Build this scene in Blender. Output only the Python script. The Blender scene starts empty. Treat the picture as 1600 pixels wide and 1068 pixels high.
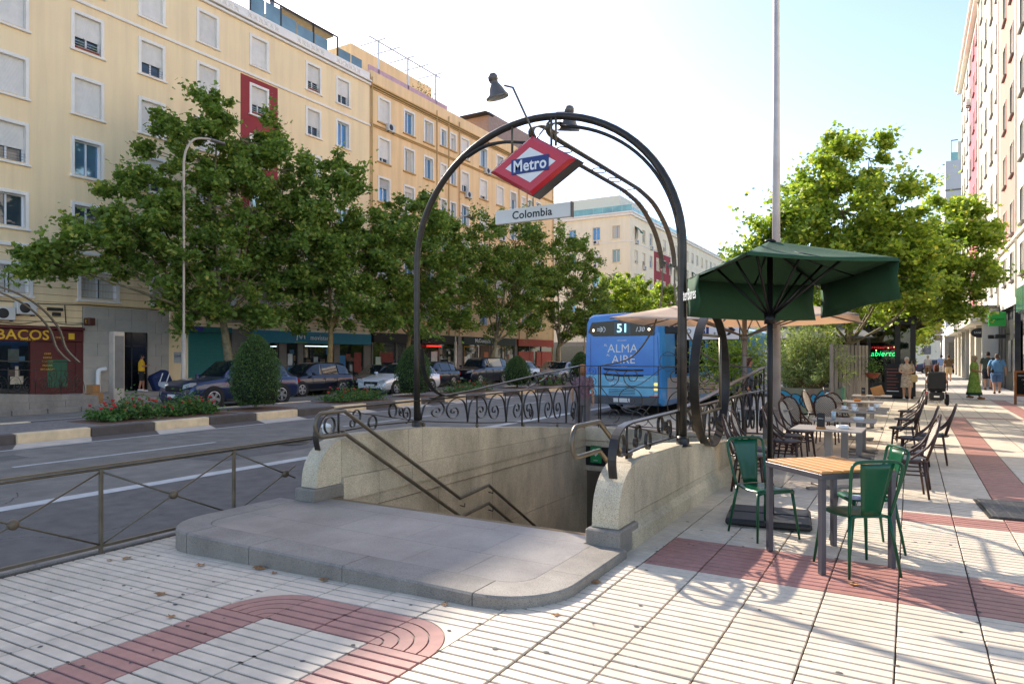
import bpy, math, random
import numpy as np
from mathutils import Vector, Matrix
random.seed(7); rng = np.random.default_rng(7)
S = bpy.context.scene; COL = S.collection
R = math.radians; PI = math.pi

# ---------------- camera, sky, sun, exposure ----------------
cam_d = bpy.data.cameras.new('camera'); cam = bpy.data.objects.new('camera', cam_d); COL.objects.link(cam)
cam_d.sensor_width = 36; cam_d.lens = 24.0; cam_d.shift_y = 0.01375; cam_d.clip_start = .05; cam_d.clip_end = 3000
cam.location = (0, 0, 1.65); cam.rotation_euler = (R(90), 0, R(30.24))
S.camera = cam
SUN_EL = R(32.0); SUN_DIR = Vector((-.873*math.cos(SUN_EL), .487*math.cos(SUN_EL), math.sin(SUN_EL))).normalized()
W = bpy.data.worlds.new('World'); S.world = W; W.use_nodes = True
nt = W.node_tree; nt.nodes.clear()
wo = nt.nodes.new('ShaderNodeOutputWorld'); bg = nt.nodes.new('ShaderNodeBackground'); sky = nt.nodes.new('ShaderNodeTexSky')
sky.sky_type = 'NISHITA'; sky.sun_disc = False; sky.sun_elevation = SUN_EL; sky.sun_rotation = math.atan2(SUN_DIR.x, SUN_DIR.y)
sky.altitude = 600; sky.air_density = .9; sky.dust_density = 1.3; sky.ozone_density = 2.2
bg.inputs[1].default_value = .15
tint = nt.nodes.new('ShaderNodeMix'); tint.data_type = 'RGBA'; tint.blend_type = 'MULTIPLY'; tint.inputs[0].default_value = 1; tint.inputs[7].default_value = (1.07, .955, .89, 1)   # camera white balance for the whole sky
nt.links.new(sky.outputs[0], tint.inputs[6]); nt.links.new(tint.outputs[2], bg.inputs[0]); nt.links.new(bg.outputs[0], wo.inputs[0])
sd = bpy.data.lights.new('sun', 'SUN'); sd.energy = 3.3; sd.angle = R(.55); sd.color = (1, .90, .78)
so = bpy.data.objects.new('sun', sd); COL.objects.link(so); so.rotation_euler = SUN_DIR.to_track_quat('Z', 'Y').to_euler()
so.location = (0, 0, 60)
S.view_settings.view_transform = 'Standard'; S.view_settings.look = 'None'
S.view_settings.gamma = 1; S.view_settings.use_curve_mapping = False; S.view_settings.exposure = 1.45

# ---------------- helpers ----------------
def hexc(h, k=1.0):
    h = h.lstrip('#'); o = []
    for i in (0, 2, 4):
        c = int(h[i:i+2], 16)/255.; o.append((c/12.92 if c <= .04045 else ((c+.055)/1.055)**2.4)*k)
    return tuple(o)
class MB:
    def __init__(s): s.v = []; s.f = []; s.m = []; s.s = []
    def add(s, vs, fs, mi=0, sm=False, M=None):
        b = len(s.v)
        for p in vs:
            s.v.append(tuple(M @ Vector(p)) if M is not None else tuple(p))
        for f in fs: s.f.append([b+i for i in f]); s.m.append(mi); s.s.append(sm)
        return s
    def box(s, x0, x1, y0, y1, z0, z1, b=0, mi=0, M=None):
        if b <= 0:
            vs = [(x, y, z) for z in (z0, z1) for y in (y0, y1) for x in (x0, x1)]
            fs = [(0, 2, 3, 1), (4, 5, 7, 6), (0, 1, 5, 4), (2, 6, 7, 3), (0, 4, 6, 2), (1, 3, 7, 5)]
            return s.add(vs, fs, mi, False, M)
        b = min(b, abs(x1-x0)*.45, abs(y1-y0)*.45, abs(z1-z0)*.45)
        vs = []; idx = {}
        for sx in (0, 1):
            for sy in (0, 1):
                for sz in (0, 1):
                    for ax in range(3):
                        p = [(x0, x1)[sx], (y0, y1)[sy], (z0, z1)[sz]]
                        d = [(b, -b)[sx], (b, -b)[sy], (b, -b)[sz]]
                        for k in range(3):
                            if k != ax: p[k] += d[k]
                        idx[(sx, sy, sz, ax)] = len(vs); vs.append(p)
        fs = []
        g = lambda a, b_, c, ax: idx[(a, b_, c, ax)]
        for e in (0, 1):
            q = [g(e, 0, 0, 0), g(e, 1, 0, 0), g(e, 1, 1, 0), g(e, 0, 1, 0)]; fs.append(q if e else q[::-1])
            q = [g(0, e, 0, 1), g(0, e, 1, 1), g(1, e, 1, 1), g(1, e, 0, 1)]; fs.append(q if e else q[::-1])
            q = [g(0, 0, e, 2), g(1, 0, e, 2), g(1, 1, e, 2), g(0, 1, e, 2)]; fs.append(q if e else q[::-1])
        for a in (0, 1):
            for c in (0, 1):
                q = [g(0, a, c, 1), g(1, a, c, 1), g(1, a, c, 2), g(0, a, c, 2)]; fs.append(q if a != c else q[::-1])
                q = [g(a, 0, c, 0), g(a, 1, c, 0), g(a, 1, c, 2), g(a, 0, c, 2)]; fs.append(q[::-1] if a != c else q)
                q = [g(a, c, 0, 0), g(a, c, 1, 0), g(a, c, 1, 1), g(a, c, 0, 1)]; fs.append(q if a != c else q[::-1])
        for a in (0, 1):
            for c in (0, 1):
                for e in (0, 1):
                    q = [g(a, c, e, 0), g(a, c, e, 1), g(a, c, e, 2)]; fs.append(q if (a+c+e) % 2 else q[::-1])
        return s.add(vs, fs, mi, False, M)
    def tube(s, path, r, n=8, mi=0, closed=False, caps=True, M=None, sm=True, sq=1.0):
        P = [Vector(p) for p in path]; N = len(P)
        rad = r if isinstance(r, (list, tuple)) else [r]*N
        vs = []; up = None
        for i in range(N):
            a = P[(i-1) % N] if (i or closed) else P[i]; c = P[(i+1) % N] if (i < N-1 or closed) else P[i]
            t = (c-a).normalized() if (c-a).length > 1e-9 else Vector((0, 0, 1))
            if up is None:
                up = Vector((0, 0, 1)) if abs(t.z) < .9 else Vector((1, 0, 0))
            x = (up - t*up.dot(t))
            if x.length < 1e-6: x = t.orthogonal()
            x.normalize(); y = t.cross(x); up = x
            for k in range(n):
                an = 2*PI*(k+.5)/n; vs.append(P[i] + x*math.cos(an)*rad[i] + y*math.sin(an)*rad[i]*sq)
        fs = []
        for i in range(N if closed else N-1):
            for k in range(n):
                a = i*n+k; b_ = i*n+(k+1) % n; j = (i+1) % N
                fs.append((a, b_, j*n+(k+1) % n, j*n+k))
        if caps and not closed:
            fs.append(tuple(range(n))[::-1]); fs.append(tuple((N-1)*n+k for k in range(n)))
        return s.add(vs, fs, mi, sm, M)
    def cyl(s, c, r, z0, z1, n=16, mi=0, M=None, r2=None, sm=True):
        r2 = r if r2 is None else r2
        return s.tube([(c[0], c[1], z0), (c[0], c[1], z1)], [r, r2], n, mi, M=M, sm=sm)
    def lathe(s, prof, c=(0, 0, 0), n=20, mi=0, M=None, sm=True):
        vs = []; fs = []
        for (r, z) in prof:
            for k in range(n):
                a = 2*PI*k/n; vs.append((c[0]+r*math.cos(a), c[1]+r*math.sin(a), c[2]+z))
        for i in range(len(prof)-1):
            for k in range(n):
                fs.append((i*n+k, i*n+(k+1) % n, (i+1)*n+(k+1) % n, (i+1)*n+k))
        return s.add(vs, fs, mi, sm, M)
    def ribbon(s, path, B, w, t, mi=0, closed=False, M=None, sm=False):
        # flat bar: width w along the constant direction B, thickness t across
        P = [Vector(p) for p in path]; N = len(P); B = Vector(B).normalized(); vs = []
        for i in range(N):
            a = P[(i-1) % N] if (i or closed) else P[i]; c = P[(i+1) % N] if (i < N-1 or closed) else P[i]
            tt = (c-a).normalized(); nn = tt.cross(B)
            nn = nn.normalized() if nn.length > 1e-6 else Vector((0, 0, 1))
            for (e, g_) in ((-1, -1), (1, -1), (1, 1), (-1, 1)):
                vs.append(P[i] + B*e*w/2 + nn*g_*t/2)
        fs = []
        for i in range(N if closed else N-1):
            j = (i+1) % N
            for k in range(4):
                fs.append((i*4+k, i*4+(k+1) % 4, j*4+(k+1) % 4, j*4+k))
        if not closed: fs += [(3, 2, 1, 0), ((N-1)*4, (N-1)*4+1, (N-1)*4+2, (N-1)*4+3)]
        return s.add(vs, fs, mi, sm, M)
    def prism(s, poly, z0, z1, mi=0, M=None, top_mi=None):
        n = len(poly)
        vs = [(p[0], p[1], z0) for p in poly] + [(p[0], p[1], z1) for p in poly]
        s.add(vs, [tuple(range(n))[::-1]] + [(i, (i+1) % n, n+(i+1) % n, n+i) for i in range(n)], mi, False, M)
        s.add(vs[n:], [tuple(range(n))], mi if top_mi is None else top_mi, False, M)
        return s
    def loft(s, rings, mi=0, sm=True, M=None, caps=True, mis=None):
        n = len(rings[0]); vs = [p for r_ in rings for p in r_]; b = len(s.v)
        s.add(vs, [], mi, sm, M)
        for i in range(len(rings)-1):
            for k in range(n):
                s.f.append([b+i*n+k, b+i*n+(k+1) % n, b+(i+1)*n+(k+1) % n, b+(i+1)*n+k]); s.s.append(sm)
                s.m.append(mis(i, k) if mis else mi)
        if caps:
            s.f.append([b+k for k in range(n)][::-1]); s.m.append(mi); s.s.append(False)
            s.f.append([b+(len(rings)-1)*n+k for k in range(n)]); s.m.append(mi); s.s.append(False)
        return s
    def mesh(s, name, mats):
        me = bpy.data.meshes.new(name); me.from_pydata(s.v, [], s.f)
        for m in (mats if isinstance(mats, (list, tuple)) else [mats]): me.materials.append(m)
        if s.f:
            me.polygons.foreach_set('material_index', s.m); me.polygons.foreach_set('use_smooth', s.s)
        me.update(); return me
    def build(s, name, mats, parent=None, loc=None, rz=0):
        o = bpy.data.objects.new(name, s.mesh(name, mats)); COL.objects.link(o)
        if parent is not None: o.parent = parent
        if loc is not None: o.location = loc
        if rz: o.rotation_euler = (0, 0, rz)
        return o
def tag(o, label=None, cat=None, group=None, kind=None):
    if label: o['label'] = label
    if cat: o['category'] = cat
    if group: o['group'] = group
    if kind: o['kind'] = kind
    return o
def empty(name, loc=(0, 0, 0), rz=0, label=None, cat=None, group=None, parent=None):
    o = bpy.data.objects.new(name, None); COL.objects.link(o); o.location = loc; o.rotation_euler = (0, 0, rz)
    o.empty_display_size = .1
    if parent is not None: o.parent = parent
    return tag(o, label, cat, group)
def inst(name, me, parent=None, loc=(0, 0, 0), rot=(0, 0, 0), sc=None):
    o = bpy.data.objects.new(name, me); COL.objects.link(o)
    if parent is not None: o.parent = parent
    o.location = loc; o.rotation_euler = rot
    if sc: o.scale = sc
    return o
def copy_tree(o, parent=None):
    c = o.copy(); COL.objects.link(c); c.parent = parent
    for ch in list(o.children): copy_tree(ch, c)
    return c
def place(proto, used, loc, rz, label, group=None):
    # the first call moves the prototype itself, later calls copy it
    o = proto if not used else copy_tree(proto)
    used.append(1); o.location = loc; o.rotation_euler = (0, 0, rz); o['label'] = label
    if group: o['group'] = group
    return o
def mat(name, col, rough=.6, metal=0., var=.12, scale=4., bump=0., bscale=40., coords='P', spec=None, col2=None,
        detail=4, coat=0., emis=None, estr=0., dirt=0., objvar=0., streak=0.):
    m = bpy.data.materials.new(name); m.use_nodes = True; t = m.node_tree; n = t.nodes; L = t.links
    b = n['Principled BSDF']; b.inputs['Roughness'].default_value = rough; b.inputs['Metallic'].default_value = metal
    if spec is not None: b.inputs['Specular IOR Level'].default_value = spec
    if coat: b.inputs['Coat Weight'].default_value = coat; b.inputs['Coat Roughness'].default_value = .05
    if coords == 'P': co = n.new('ShaderNodeNewGeometry').outputs['Position']
    else: co = n.new('ShaderNodeTexCoord').outputs['Object']
    c2 = col2 if col2 else tuple(min(1, c*(1+var)) for c in col)
    c1 = tuple(c*(1-var) for c in col) if not col2 else col
    nz = n.new('ShaderNodeTexNoise'); nz.inputs['Scale'].default_value = scale; nz.inputs['Detail'].default_value = detail
    L.new(co, nz.inputs['Vector'])
    rp = n.new('ShaderNodeMapRange'); rp.inputs[1].default_value = .3; rp.inputs[2].default_value = .7
    L.new(nz.outputs[0], rp.inputs[0])
    mx = n.new('ShaderNodeMix'); mx.data_type = 'RGBA'; L.new(rp.outputs[0], mx.inputs[0])
    mx.inputs[6].default_value = (*c1, 1); mx.inputs[7].default_value = (*c2, 1)
    out = mx.outputs[2]
    if dirt:
        z2 = n.new('ShaderNodeTexNoise'); z2.inputs['Scale'].default_value = scale*.27; z2.inputs['Detail'].default_value = 8
        z2.inputs['Roughness'].default_value = .7; L.new(co, z2.inputs['Vector'])
        r2 = n.new('ShaderNodeMapRange'); r2.inputs[1].default_value = .45; r2.inputs[2].default_value = .75
        r2.inputs[4].default_value = dirt; L.new(z2.outputs[0], r2.inputs[0])
        m2 = n.new('ShaderNodeMix'); m2.data_type = 'RGBA'; L.new(r2.outputs[0], m2.inputs[0]); L.new(out, m2.inputs[6])
        m2.inputs[7].default_value = (*[c*.45 for c in col], 1); out = m2.outputs[2]
    if streak:
        mp = n.new('ShaderNodeMapping'); mp.inputs['Scale'].default_value = (1.1, 1.1, .07); L.new(co, mp.inputs[0])
        z3 = n.new('ShaderNodeTexNoise'); z3.inputs['Scale'].default_value = 1.6; z3.inputs['Detail'].default_value = 8; z3.inputs['Roughness'].default_value = .65; L.new(mp.outputs[0], z3.inputs['Vector'])
        r4 = n.new('ShaderNodeMapRange'); r4.inputs[1].default_value = .42; r4.inputs[2].default_value = .8; r4.inputs[3].default_value = 1; r4.inputs[4].default_value = 1-streak; L.new(z3.outputs[0], r4.inputs[0])
        h3 = n.new('ShaderNodeHueSaturation'); L.new(r4.outputs[0], h3.inputs['Value']); L.new(out, h3.inputs['Color']); out = h3.outputs[0]
    if objvar:
        oi = n.new('ShaderNodeObjectInfo'); r3 = n.new('ShaderNodeMapRange')
        r3.inputs[3].default_value = 1-objvar; r3.inputs[4].default_value = 1+objvar; L.new(oi.outputs['Random'], r3.inputs[0])
        hv = n.new('ShaderNodeHueSaturation'); L.new(r3.outputs[0], hv.inputs['Value']); L.new(out, hv.inputs['Color']); out = hv.outputs[0]
    L.new(out, b.inputs['Base Color'])
    if bump:
        bn = n.new('ShaderNodeTexNoise'); bn.inputs['Scale'].default_value = bscale; bn.inputs['Detail'].default_value = 3
        L.new(co, bn.inputs['Vector']); bp = n.new('ShaderNodeBump'); bp.inputs['Strength'].default_value = bump
        bp.inputs['Distance'].default_value = .01; L.new(bn.outputs[0], bp.inputs['Height']); L.new(bp.outputs[0], b.inputs['Normal'])
    if emis: b.inputs['Emission Color'].default_value = (*emis, 1); b.inputs['Emission Strength'].default_value = estr
    return m
def speckle(name, a, b_, c, scale=90, rough=.7, big=1.2, bigv=.25, stain=.0, coords='P'):
    # granite: fine grains of three tones plus broad weathering
    m = mat(name, a, rough, bump=.25, bscale=scale*1.5); t = m.node_tree; n = t.nodes; L = t.links
    geo = n.new('ShaderNodeNewGeometry'); vo = n.new('ShaderNodeTexVoronoi'); vo.inputs['Scale'].default_value = scale
    L.new(geo.outputs['Position'], vo.inputs['Vector'])
    sp = n.new('ShaderNodeSeparateColor'); L.new(vo.outputs['Color'], sp.inputs[0])
    cr = n.new('ShaderNodeValToRGB'); e = cr.color_ramp.elements
    e[0].position = 0; e[0].color = (*c, 1); e[1].position = .22; e[1].color = (*a, 1)
    x = e.new(.7); x.color = (*b_, 1); x = e.new(1.); x.color = (*a, 1)
    L.new(sp.outputs[0], cr.inputs[0])
    nz = n.new('ShaderNodeTexNoise'); nz.inputs['Scale'].default_value = big; nz.inputs['Detail'].default_value = 7; nz.inputs['Roughness'].default_value = .65
    mp = n.new('ShaderNodeMapping'); mp.inputs['Scale'].default_value = (1, 1, .55)
    L.new(geo.outputs['Position'], mp.inputs[0]); L.new(mp.outputs[0], nz.inputs['Vector'])
    mr = n.new('ShaderNodeMapRange'); mr.inputs[1].default_value = .3; mr.inputs[2].default_value = .7
    mr.inputs[3].default_value = 1-bigv; mr.inputs[4].default_value = 1+bigv*.5; L.new(nz.outputs[0], mr.inputs[0])
    hv = n.new('ShaderNodeHueSaturation'); L.new(mr.outputs[0], hv.inputs['Value']); L.new(cr.outputs[0], hv.inputs['Color'])
    out = hv.outputs[0]
    oi = n.new('ShaderNodeObjectInfo'); r3 = n.new('ShaderNodeMapRange'); r3.inputs[3].default_value = .94; r3.inputs[4].default_value = 1.05
    L.new(oi.outputs['Random'], r3.inputs[0]); h2 = n.new('ShaderNodeHueSaturation'); L.new(r3.outputs[0], h2.inputs['Value']); L.new(out, h2.inputs['Color']); out = h2.outputs[0]
    L.new(out, n['Principled BSDF'].inputs['Base Color'])
    return m
def glassmat(name, col=(.03, .04, .05), rough=.03, metal=0., spec=1.):
    m = mat(name, col, rough, metal, var=.3, scale=.6, spec=spec); return m
def text(s, size, mat_, parent=None, loc=(0, 0, 0), rot=(R(90), 0, 0), name='lettering', ext=.002, align='CENTER', sc=(1, 1, 1), bold=0., shear=0.):
    c = bpy.data.curves.new(name, 'FONT'); c.body = s; c.size = size; c.extrude = ext; c.align_x = align; c.align_y = 'CENTER'
    c.offset = bold*.55; c.space_character = 1.04; c.shear = shear; c.resolution_u = 3
    c.materials.append(mat_)
    f_ = bpy.data.objects.new(name, c); COL.objects.link(f_)
    me = bpy.data.meshes.new_from_object(f_.evaluated_get(bpy.context.evaluated_depsgraph_get())); bpy.data.objects.remove(f_)
    o = bpy.data.objects.new(name, me); COL.objects.link(o)
    if parent is not None: o.parent = parent
    o.location = loc; o.rotation_euler = rot; o.scale = sc
    return o
def arc(cx, cy, r, a0, a1, n=12, ry=None):
    ry = r if ry is None else ry
    return [(cx+r*math.cos(R(a0+(a1-a0)*i/n)), cy+ry*math.sin(R(a0+(a1-a0)*i/n))) for i in range(n+1)]
def smooth_path(pts, sub=4):
    # Catmull-Rom through the points
    P = [Vector(p) for p in pts]; o = []
    for i in range(len(P)-1):
        a = P[max(i-1, 0)]; b = P[i]; c = P[i+1]; d = P[min(i+2, len(P)-1)]
        for k in range(sub):
            t = k/sub
            o.append(.5*((2*b)+(c-a)*t+(2*a-5*b+4*c-d)*t*t+(3*b-a-3*c+d)*t**3))
    o.append(P[-1]); return o
def gz(x): return .03*min(0., max(x, -6.4)+2)
# ================= materials =================
M_white_tile = mat('white_terrazzo_tile', hexc('#d3c4ae'), .55, var=.09, scale=7, bump=.15, bscale=120, dirt=.36, objvar=.06, detail=9)
M_pink_tile = mat('red_terrazzo_tile', hexc('#a8766a'), .5, var=.12, scale=12, bump=.15, bscale=120, dirt=.32, objvar=.07, detail=9)
M_joint = mat('tile_joint_grime', hexc('#6b5b48'), .9, var=.25, scale=20)
M_joint_pale = mat('tile_joint_mortar', hexc('#9c9084'), .9, var=.15, scale=20)
M_asphalt = mat('asphalt', hexc('#79746b'), .8, var=.2, scale=2.6, bump=.9, bscale=110, detail=14, dirt=.4)
M_asphalt_new = mat('asphalt_patch', hexc('#64605a'), .82, var=.2, scale=5, bump=.9, bscale=120, detail=14, dirt=.3)
M_asphalt2 = mat('asphalt_far', hexc('#79746b'), .85, var=.12, scale=.8, bump=.4, bscale=120, detail=10)
M_line = mat('road_paint', hexc('#bdbdb9'), .7, var=.1, scale=6, dirt=.5)
M_granite = speckle('granite_buff', hexc('#dccdb0'), hexc('#b9a98a'), hexc('#857a64'), 200, .75, 1.5, .42)
M_granite_dark = speckle('granite_grey', hexc('#857e73'), hexc('#989085'), hexc('#5d574e'), 260, .6, 2.0, .35)
M_granite_floor = speckle('granite_polished', hexc('#938b81'), hexc('#9f978d'), hexc('#736b61'), 260, .38, 1.3, .38)
M_cream_kerb = mat('kerb_cream_stone', hexc('#dcc39c'), .8, var=.12, scale=5, dirt=.3, bump=.3)
M_dark_kerb = mat('kerb_dark_stone', hexc('#59504a'), .8, var=.15, scale=5, bump=.3)
M_pale_paint = mat('gutter_pale', hexc('#c9bba8'), .8, var=.12, scale=5, dirt=.3)
M_iron = mat('black_iron', hexc('#3d3934'), .38, .5, var=.2, scale=8, bump=.12, bscale=60)
M_iron2 = mat('grey_iron', hexc('#6a6152'), .4, .45, var=.18, scale=9, bump=.1, bscale=60)
M_earth = mat('planting_earth', hexc('#6b4c35'), .95, var=.3, scale=14, bump=.8, bscale=40)
M_white = mat('white_plaster_trim', hexc('#f3ebdf'), .7, var=.04, scale=2, dirt=.12)
M_brown_leaf = mat('dry_leaf', hexc('#9a6c3c'), .8, var=.3, scale=20)

# ================= ground sheets =================
def sheet(name, rects, z, m, bump=None):
    b = MB()
    for (x0, x1, y0, y1) in rects: b.add([(x0, y0, z), (x1, y0, z), (x1, y1, z), (x0, y1, z)], [(0, 1, 2, 3)])
    return tag(b.build(name, m), kind='structure')
RZ = -.16
tag(MB().add([(-900, -600, -6), (900, -600, -6), (900, 1500, -6), (-900, 1500, -6)], [(0, 1, 2, 3)]).build('ground', mat('bare_earth', hexc('#6d675d'), .9)), kind='structure')
sheet('road', [(-25.4, -6.45, -60, 420), (-25.4, 300, -420, -60)], RZ, M_asphalt)
sheet('side_street', [(-120, -25.4, 76, 86.5)], RZ+.002, M_asphalt2)
# pavement bed under the tiles (with the stair opening left out), then the plain far part
bed = MB()
def bedq(x0, x1, y0, y1):
    bed.add([(x0, y0, gz(x0)-.035), (x1, y0, gz(x1)-.035), (x1, y1, gz(x1)-.035), (x0, y1, gz(x0)-.035)], [(0, 1, 2, 3)])
for (x0, x1) in ((-6.4, -5.58), (-5.58, -2.36), (-2.36, -2.0), (-2.0, 9.0)):
    if x0 == -5.58: bedq(x0, x1, -20, 5.0); bedq(x0, x1, 12.9, 31.36)
    else: bedq(x0, x1, -20, 31.36)
pav = tag(bed.build('pavement', M_joint), kind='structure')

# tile meshes: five raised slats across each tile
TP = .445; TX0 = -.07; TY0 = 3.03
def slat_mesh(name, m, var):
    b = MB(); r = random.Random(var); p = TP/5
    for k in range(5):
        y0 = k*p+.0075+r.uniform(-.001, .001); y1 = (k+1)*p-.0075+r.uniform(-.001, .001)
        x0, x1 = .0045+r.uniform(-.0015, .0015), TP-.0045+r.uniform(-.001, .001); zt = -.002+r.uniform(-.0012, .0012); c = .004
        vs = [(x0, y0, -.034), (x1, y0, -.034), (x1, y1, -.034), (x0, y1, -.034),
              (x0, y0, zt-c), (x1, y0, zt-c), (x1, y1, zt-c), (x0, y1, zt-c),
              (x0+c, y0+c, zt), (x1-c, y0+c, zt), (x1-c, y1-c, zt), (x0+c, y1-c, zt)]
        b.add(vs, [(0, 1, 5, 4), (1, 2, 6, 5), (2, 3, 7, 6), (3, 0, 4, 7), (4, 5, 9, 8), (5, 6, 10, 9), (6, 7, 11, 10), (7, 4, 8, 11), (8, 9, 10, 11)])
    b.box(.003, TP-.003, .003, TP-.003, -.034, -.014, mi=1)
    return b.mesh(name, [m, M_joint_pale if m is M_pink_tile else M_joint])
W_T = [slat_mesh('white_tile', M_white_tile, i) for i in range(4)]
P_T = [slat_mesh('red_tile', M_pink_tile, 10+i) for i in range(3)]
def corner_mesh(flip):
    # quarter-round bands, centre at the corner the curve turns about
    b = MB(); n = 10
    radii = [(.0, .08), (.092, .17), (.182, .26), (.272, .348), (.36, TP-.004)]
    for (a, c) in radii:
        top = []
        for i in range(n+1):
            an = R(90*i/n); top.append((a*math.cos(an), a*math.sin(an)))
        outer = [(c*math.cos(R(90*i/n)), c*math.sin(R(90*i/n))) for i in range(n+1)]
        for i in range(n):
            q = [top[i], outer[i], outer[i+1], top[i+1]]
            if flip: q = [(TP-x, y) for x, y in q][::-1]
            b.prism([(x, y) for x, y in q], -.034, -.002)
    # white outside the curve
    for i in range(n):
        an0, an1 = R(90*i/n), R(90*(i+1)/n); rr = TP+.004
        def out(an):
            d = max(math.cos(an), math.sin(an)); k = TP/d
            return (math.cos(an)*k, math.sin(an)*k)
        q = [(rr*math.cos(an0), rr*math.sin(an0)), out(an0), out(an1), (rr*math.cos(an1), rr*math.sin(an1))]
        if out(an0)[0] < q[0][0]+.001 and out(an0)[1] < q[0][1]+.001 and i in (0, n-1): continue
        q = [(min(max(x, 0), TP-.003), min(max(y, 0), TP-.003)) for x, y in q]
        if flip: q = [(TP-x, y) for x, y in q][::-1]
        b.prism(q, -.034, -.003, mi=1)
    b.box(.003, TP-.003, .003, TP-.003, -.034, -.012, mi=2)
    return b.mesh('curved_tile', [M_pink_tile, M_white_tile, M_joint_pale])
C_R, C_L = corner_mesh(False), corner_mesh(True)
def pink(k, j):
    x = TX0+k*TP; y = TY0+j*TP
    if j == 0 and k in (-8, -7): return 1
    if j < 0 and k in (-6, -9): return 1
    if x > -2.1 and j in (5, 6): return 1
    if k >= 0 and j == 11: return 1
    if k == 2 and j > 11 and j <= 42: return 1
    if k == 6 and j > 16: return 1
    if j == 42 and k > 2: return 1
    return 0
tiles = []
for k in range(-15, 19):
    for j in range(-9, 63):
        x = TX0+k*TP; y = TY0+j*TP
        if x < -6.35 or x > 8.2: continue
        if -6.02 < x < -2.5 and 3.78 < y+TP*.5 < 5.3: continue          # platform
        if -6.3 < x+.2 and x+TP*.5 < -2.22 and 5.1 < y+TP*.5 < 12.9: continue  # stair well and walls
        dep = -x*.5036+y*.8639; lat = x*.8639+y*.5036
        vis = dep > .8 and abs(lat/dep) < .95 and dep < 14
        tiles.append((x, y, k, j, math.hypot(x+.2, y+.2) if vis else 999+y))
tiles.sort(key=lambda t: t[4])
far = MB()
for n_, (x, y, k, j, d) in enumerate(tiles):
    a = math.atan(.03) if x < -2 else 0
    pk = pink(k, j); r = random.Random(k*97+j)
    if n_ < 298 and d < 900:
        me = C_R if (k, j) == (-6, 0) else C_L if (k, j) == (-9, 0) else (P_T if pk else W_T)[r.randrange(3)]
        o = inst('paving_tile', me, pav, (x, y, gz(x)+r.uniform(-.001, .001)), (0, -a, 0))
    else:
        z = gz(x); zz = z+.03*TP if x < -2 else z; e = .005; m_ = 1 if pk else 0; t = r.uniform(-.001, .001)
        if -3 < x < 4 and y < 14 or (x < -2 and y < 8 and d < 900):
            for q in range(5):
                y0 = y+q*TP/5+.005; y1 = y+(q+1)*TP/5-.005
                far.add([(x+e, y0, z+t-.003), (x+TP-e, y0, zz+t-.003), (x+TP-e, y1, zz+t-.003), (x+e, y1, z+t-.003)], [(0, 1, 2, 3)], m_)
                far.add([(x+e, y0, z-.034), (x+TP-e, y0, zz-.034), (x+TP-e, y0, zz+t-.003), (x+e, y0, z+t-.003)], [(0, 1, 2, 3)], m_)
        else:
            far.add([(x+e, y+e, z+t-.003), (x+TP-e, y+e, zz+t-.003), (x+TP-e, y+TP-e, zz+t-.003), (x+e, y+TP-e, z+t-.003)], [(0, 1, 2, 3)], m_)
tag(far.build('paving_tile_field', [M_white_tile, M_pink_tile], pav), kind='stuff')
# far pavement: tile pattern by material only
def tilefield_mat():
    m = mat('far_paving', hexc('#cbc3b8'), .6); t = m.node_tree; n = t.nodes; L = t.links
    g = n.new('ShaderNodeNewGeometry'); br = n.new('ShaderNodeTexBrick'); br.offset = 0; br.inputs['Scale'].default_value = 1
    br.inputs['Brick Width'].default_value = TP*2; br.inputs['Row Height'].default_value = TP*2; br.inputs['Mortar Size'].default_value = .015
    br.inputs['Color1'].default_value = (*hexc('#c9c1b6'), 1); br.inputs['Color2'].default_value = (*hexc('#c0b8ac'), 1); br.inputs['Mortar'].default_value = (*hexc('#8a7f73'), 1)
    L.new(g.outputs['Position'], br.inputs['Vector']); L.new(br.outputs[0], n['Principled BSDF'].inputs['Base Color']); return m
M_farpave = tilefield_mat()
sheet('far_pavement', [(-6.4, 9, 31.36, 420)], -.004, M_farpave)
# kerb between the near pavement and the road
kb = tag(MB().box(-6.45, -6.40, -20, 420, -.3, -.14).build('kerb_base', M_granite_dark), kind='structure')
for i in range(46):
    y = -2+i*1.0
    MB().box(-6.60, -6.405, 0, .988, -.3, -.128, .012).build('kerb_stone', M_granite_dark, kb, (0, y, 0)) if i == 0 else None
me_k = kb.children[0].data
for i in range(1, 46): inst('kerb_stone', me_k, kb, (0, -2+i*1.0, 0))
# road markings
mk = MB()
def linestrip(x0, x1, y0, y1): mk.add([(x0, y0, RZ+.005), (x1, y0, RZ+.005), (x1, y1, RZ+.005), (x0, y1, RZ+.005)], [(0, 1, 2, 3)])
linestrip(-9.4, -9.14, -20, 120)
for i in range(-4, 30): linestrip(-12.66, -12.54, 6.0-3.0+i*7.5-5, 6.75-3.0+i*7.5-2)
linestrip(-14.98, -14.88, -20, 120)
linestrip(-21.2, -21.08, -20, 17); 
tag(mk.build('road_marking', M_line), kind='structure')
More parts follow.
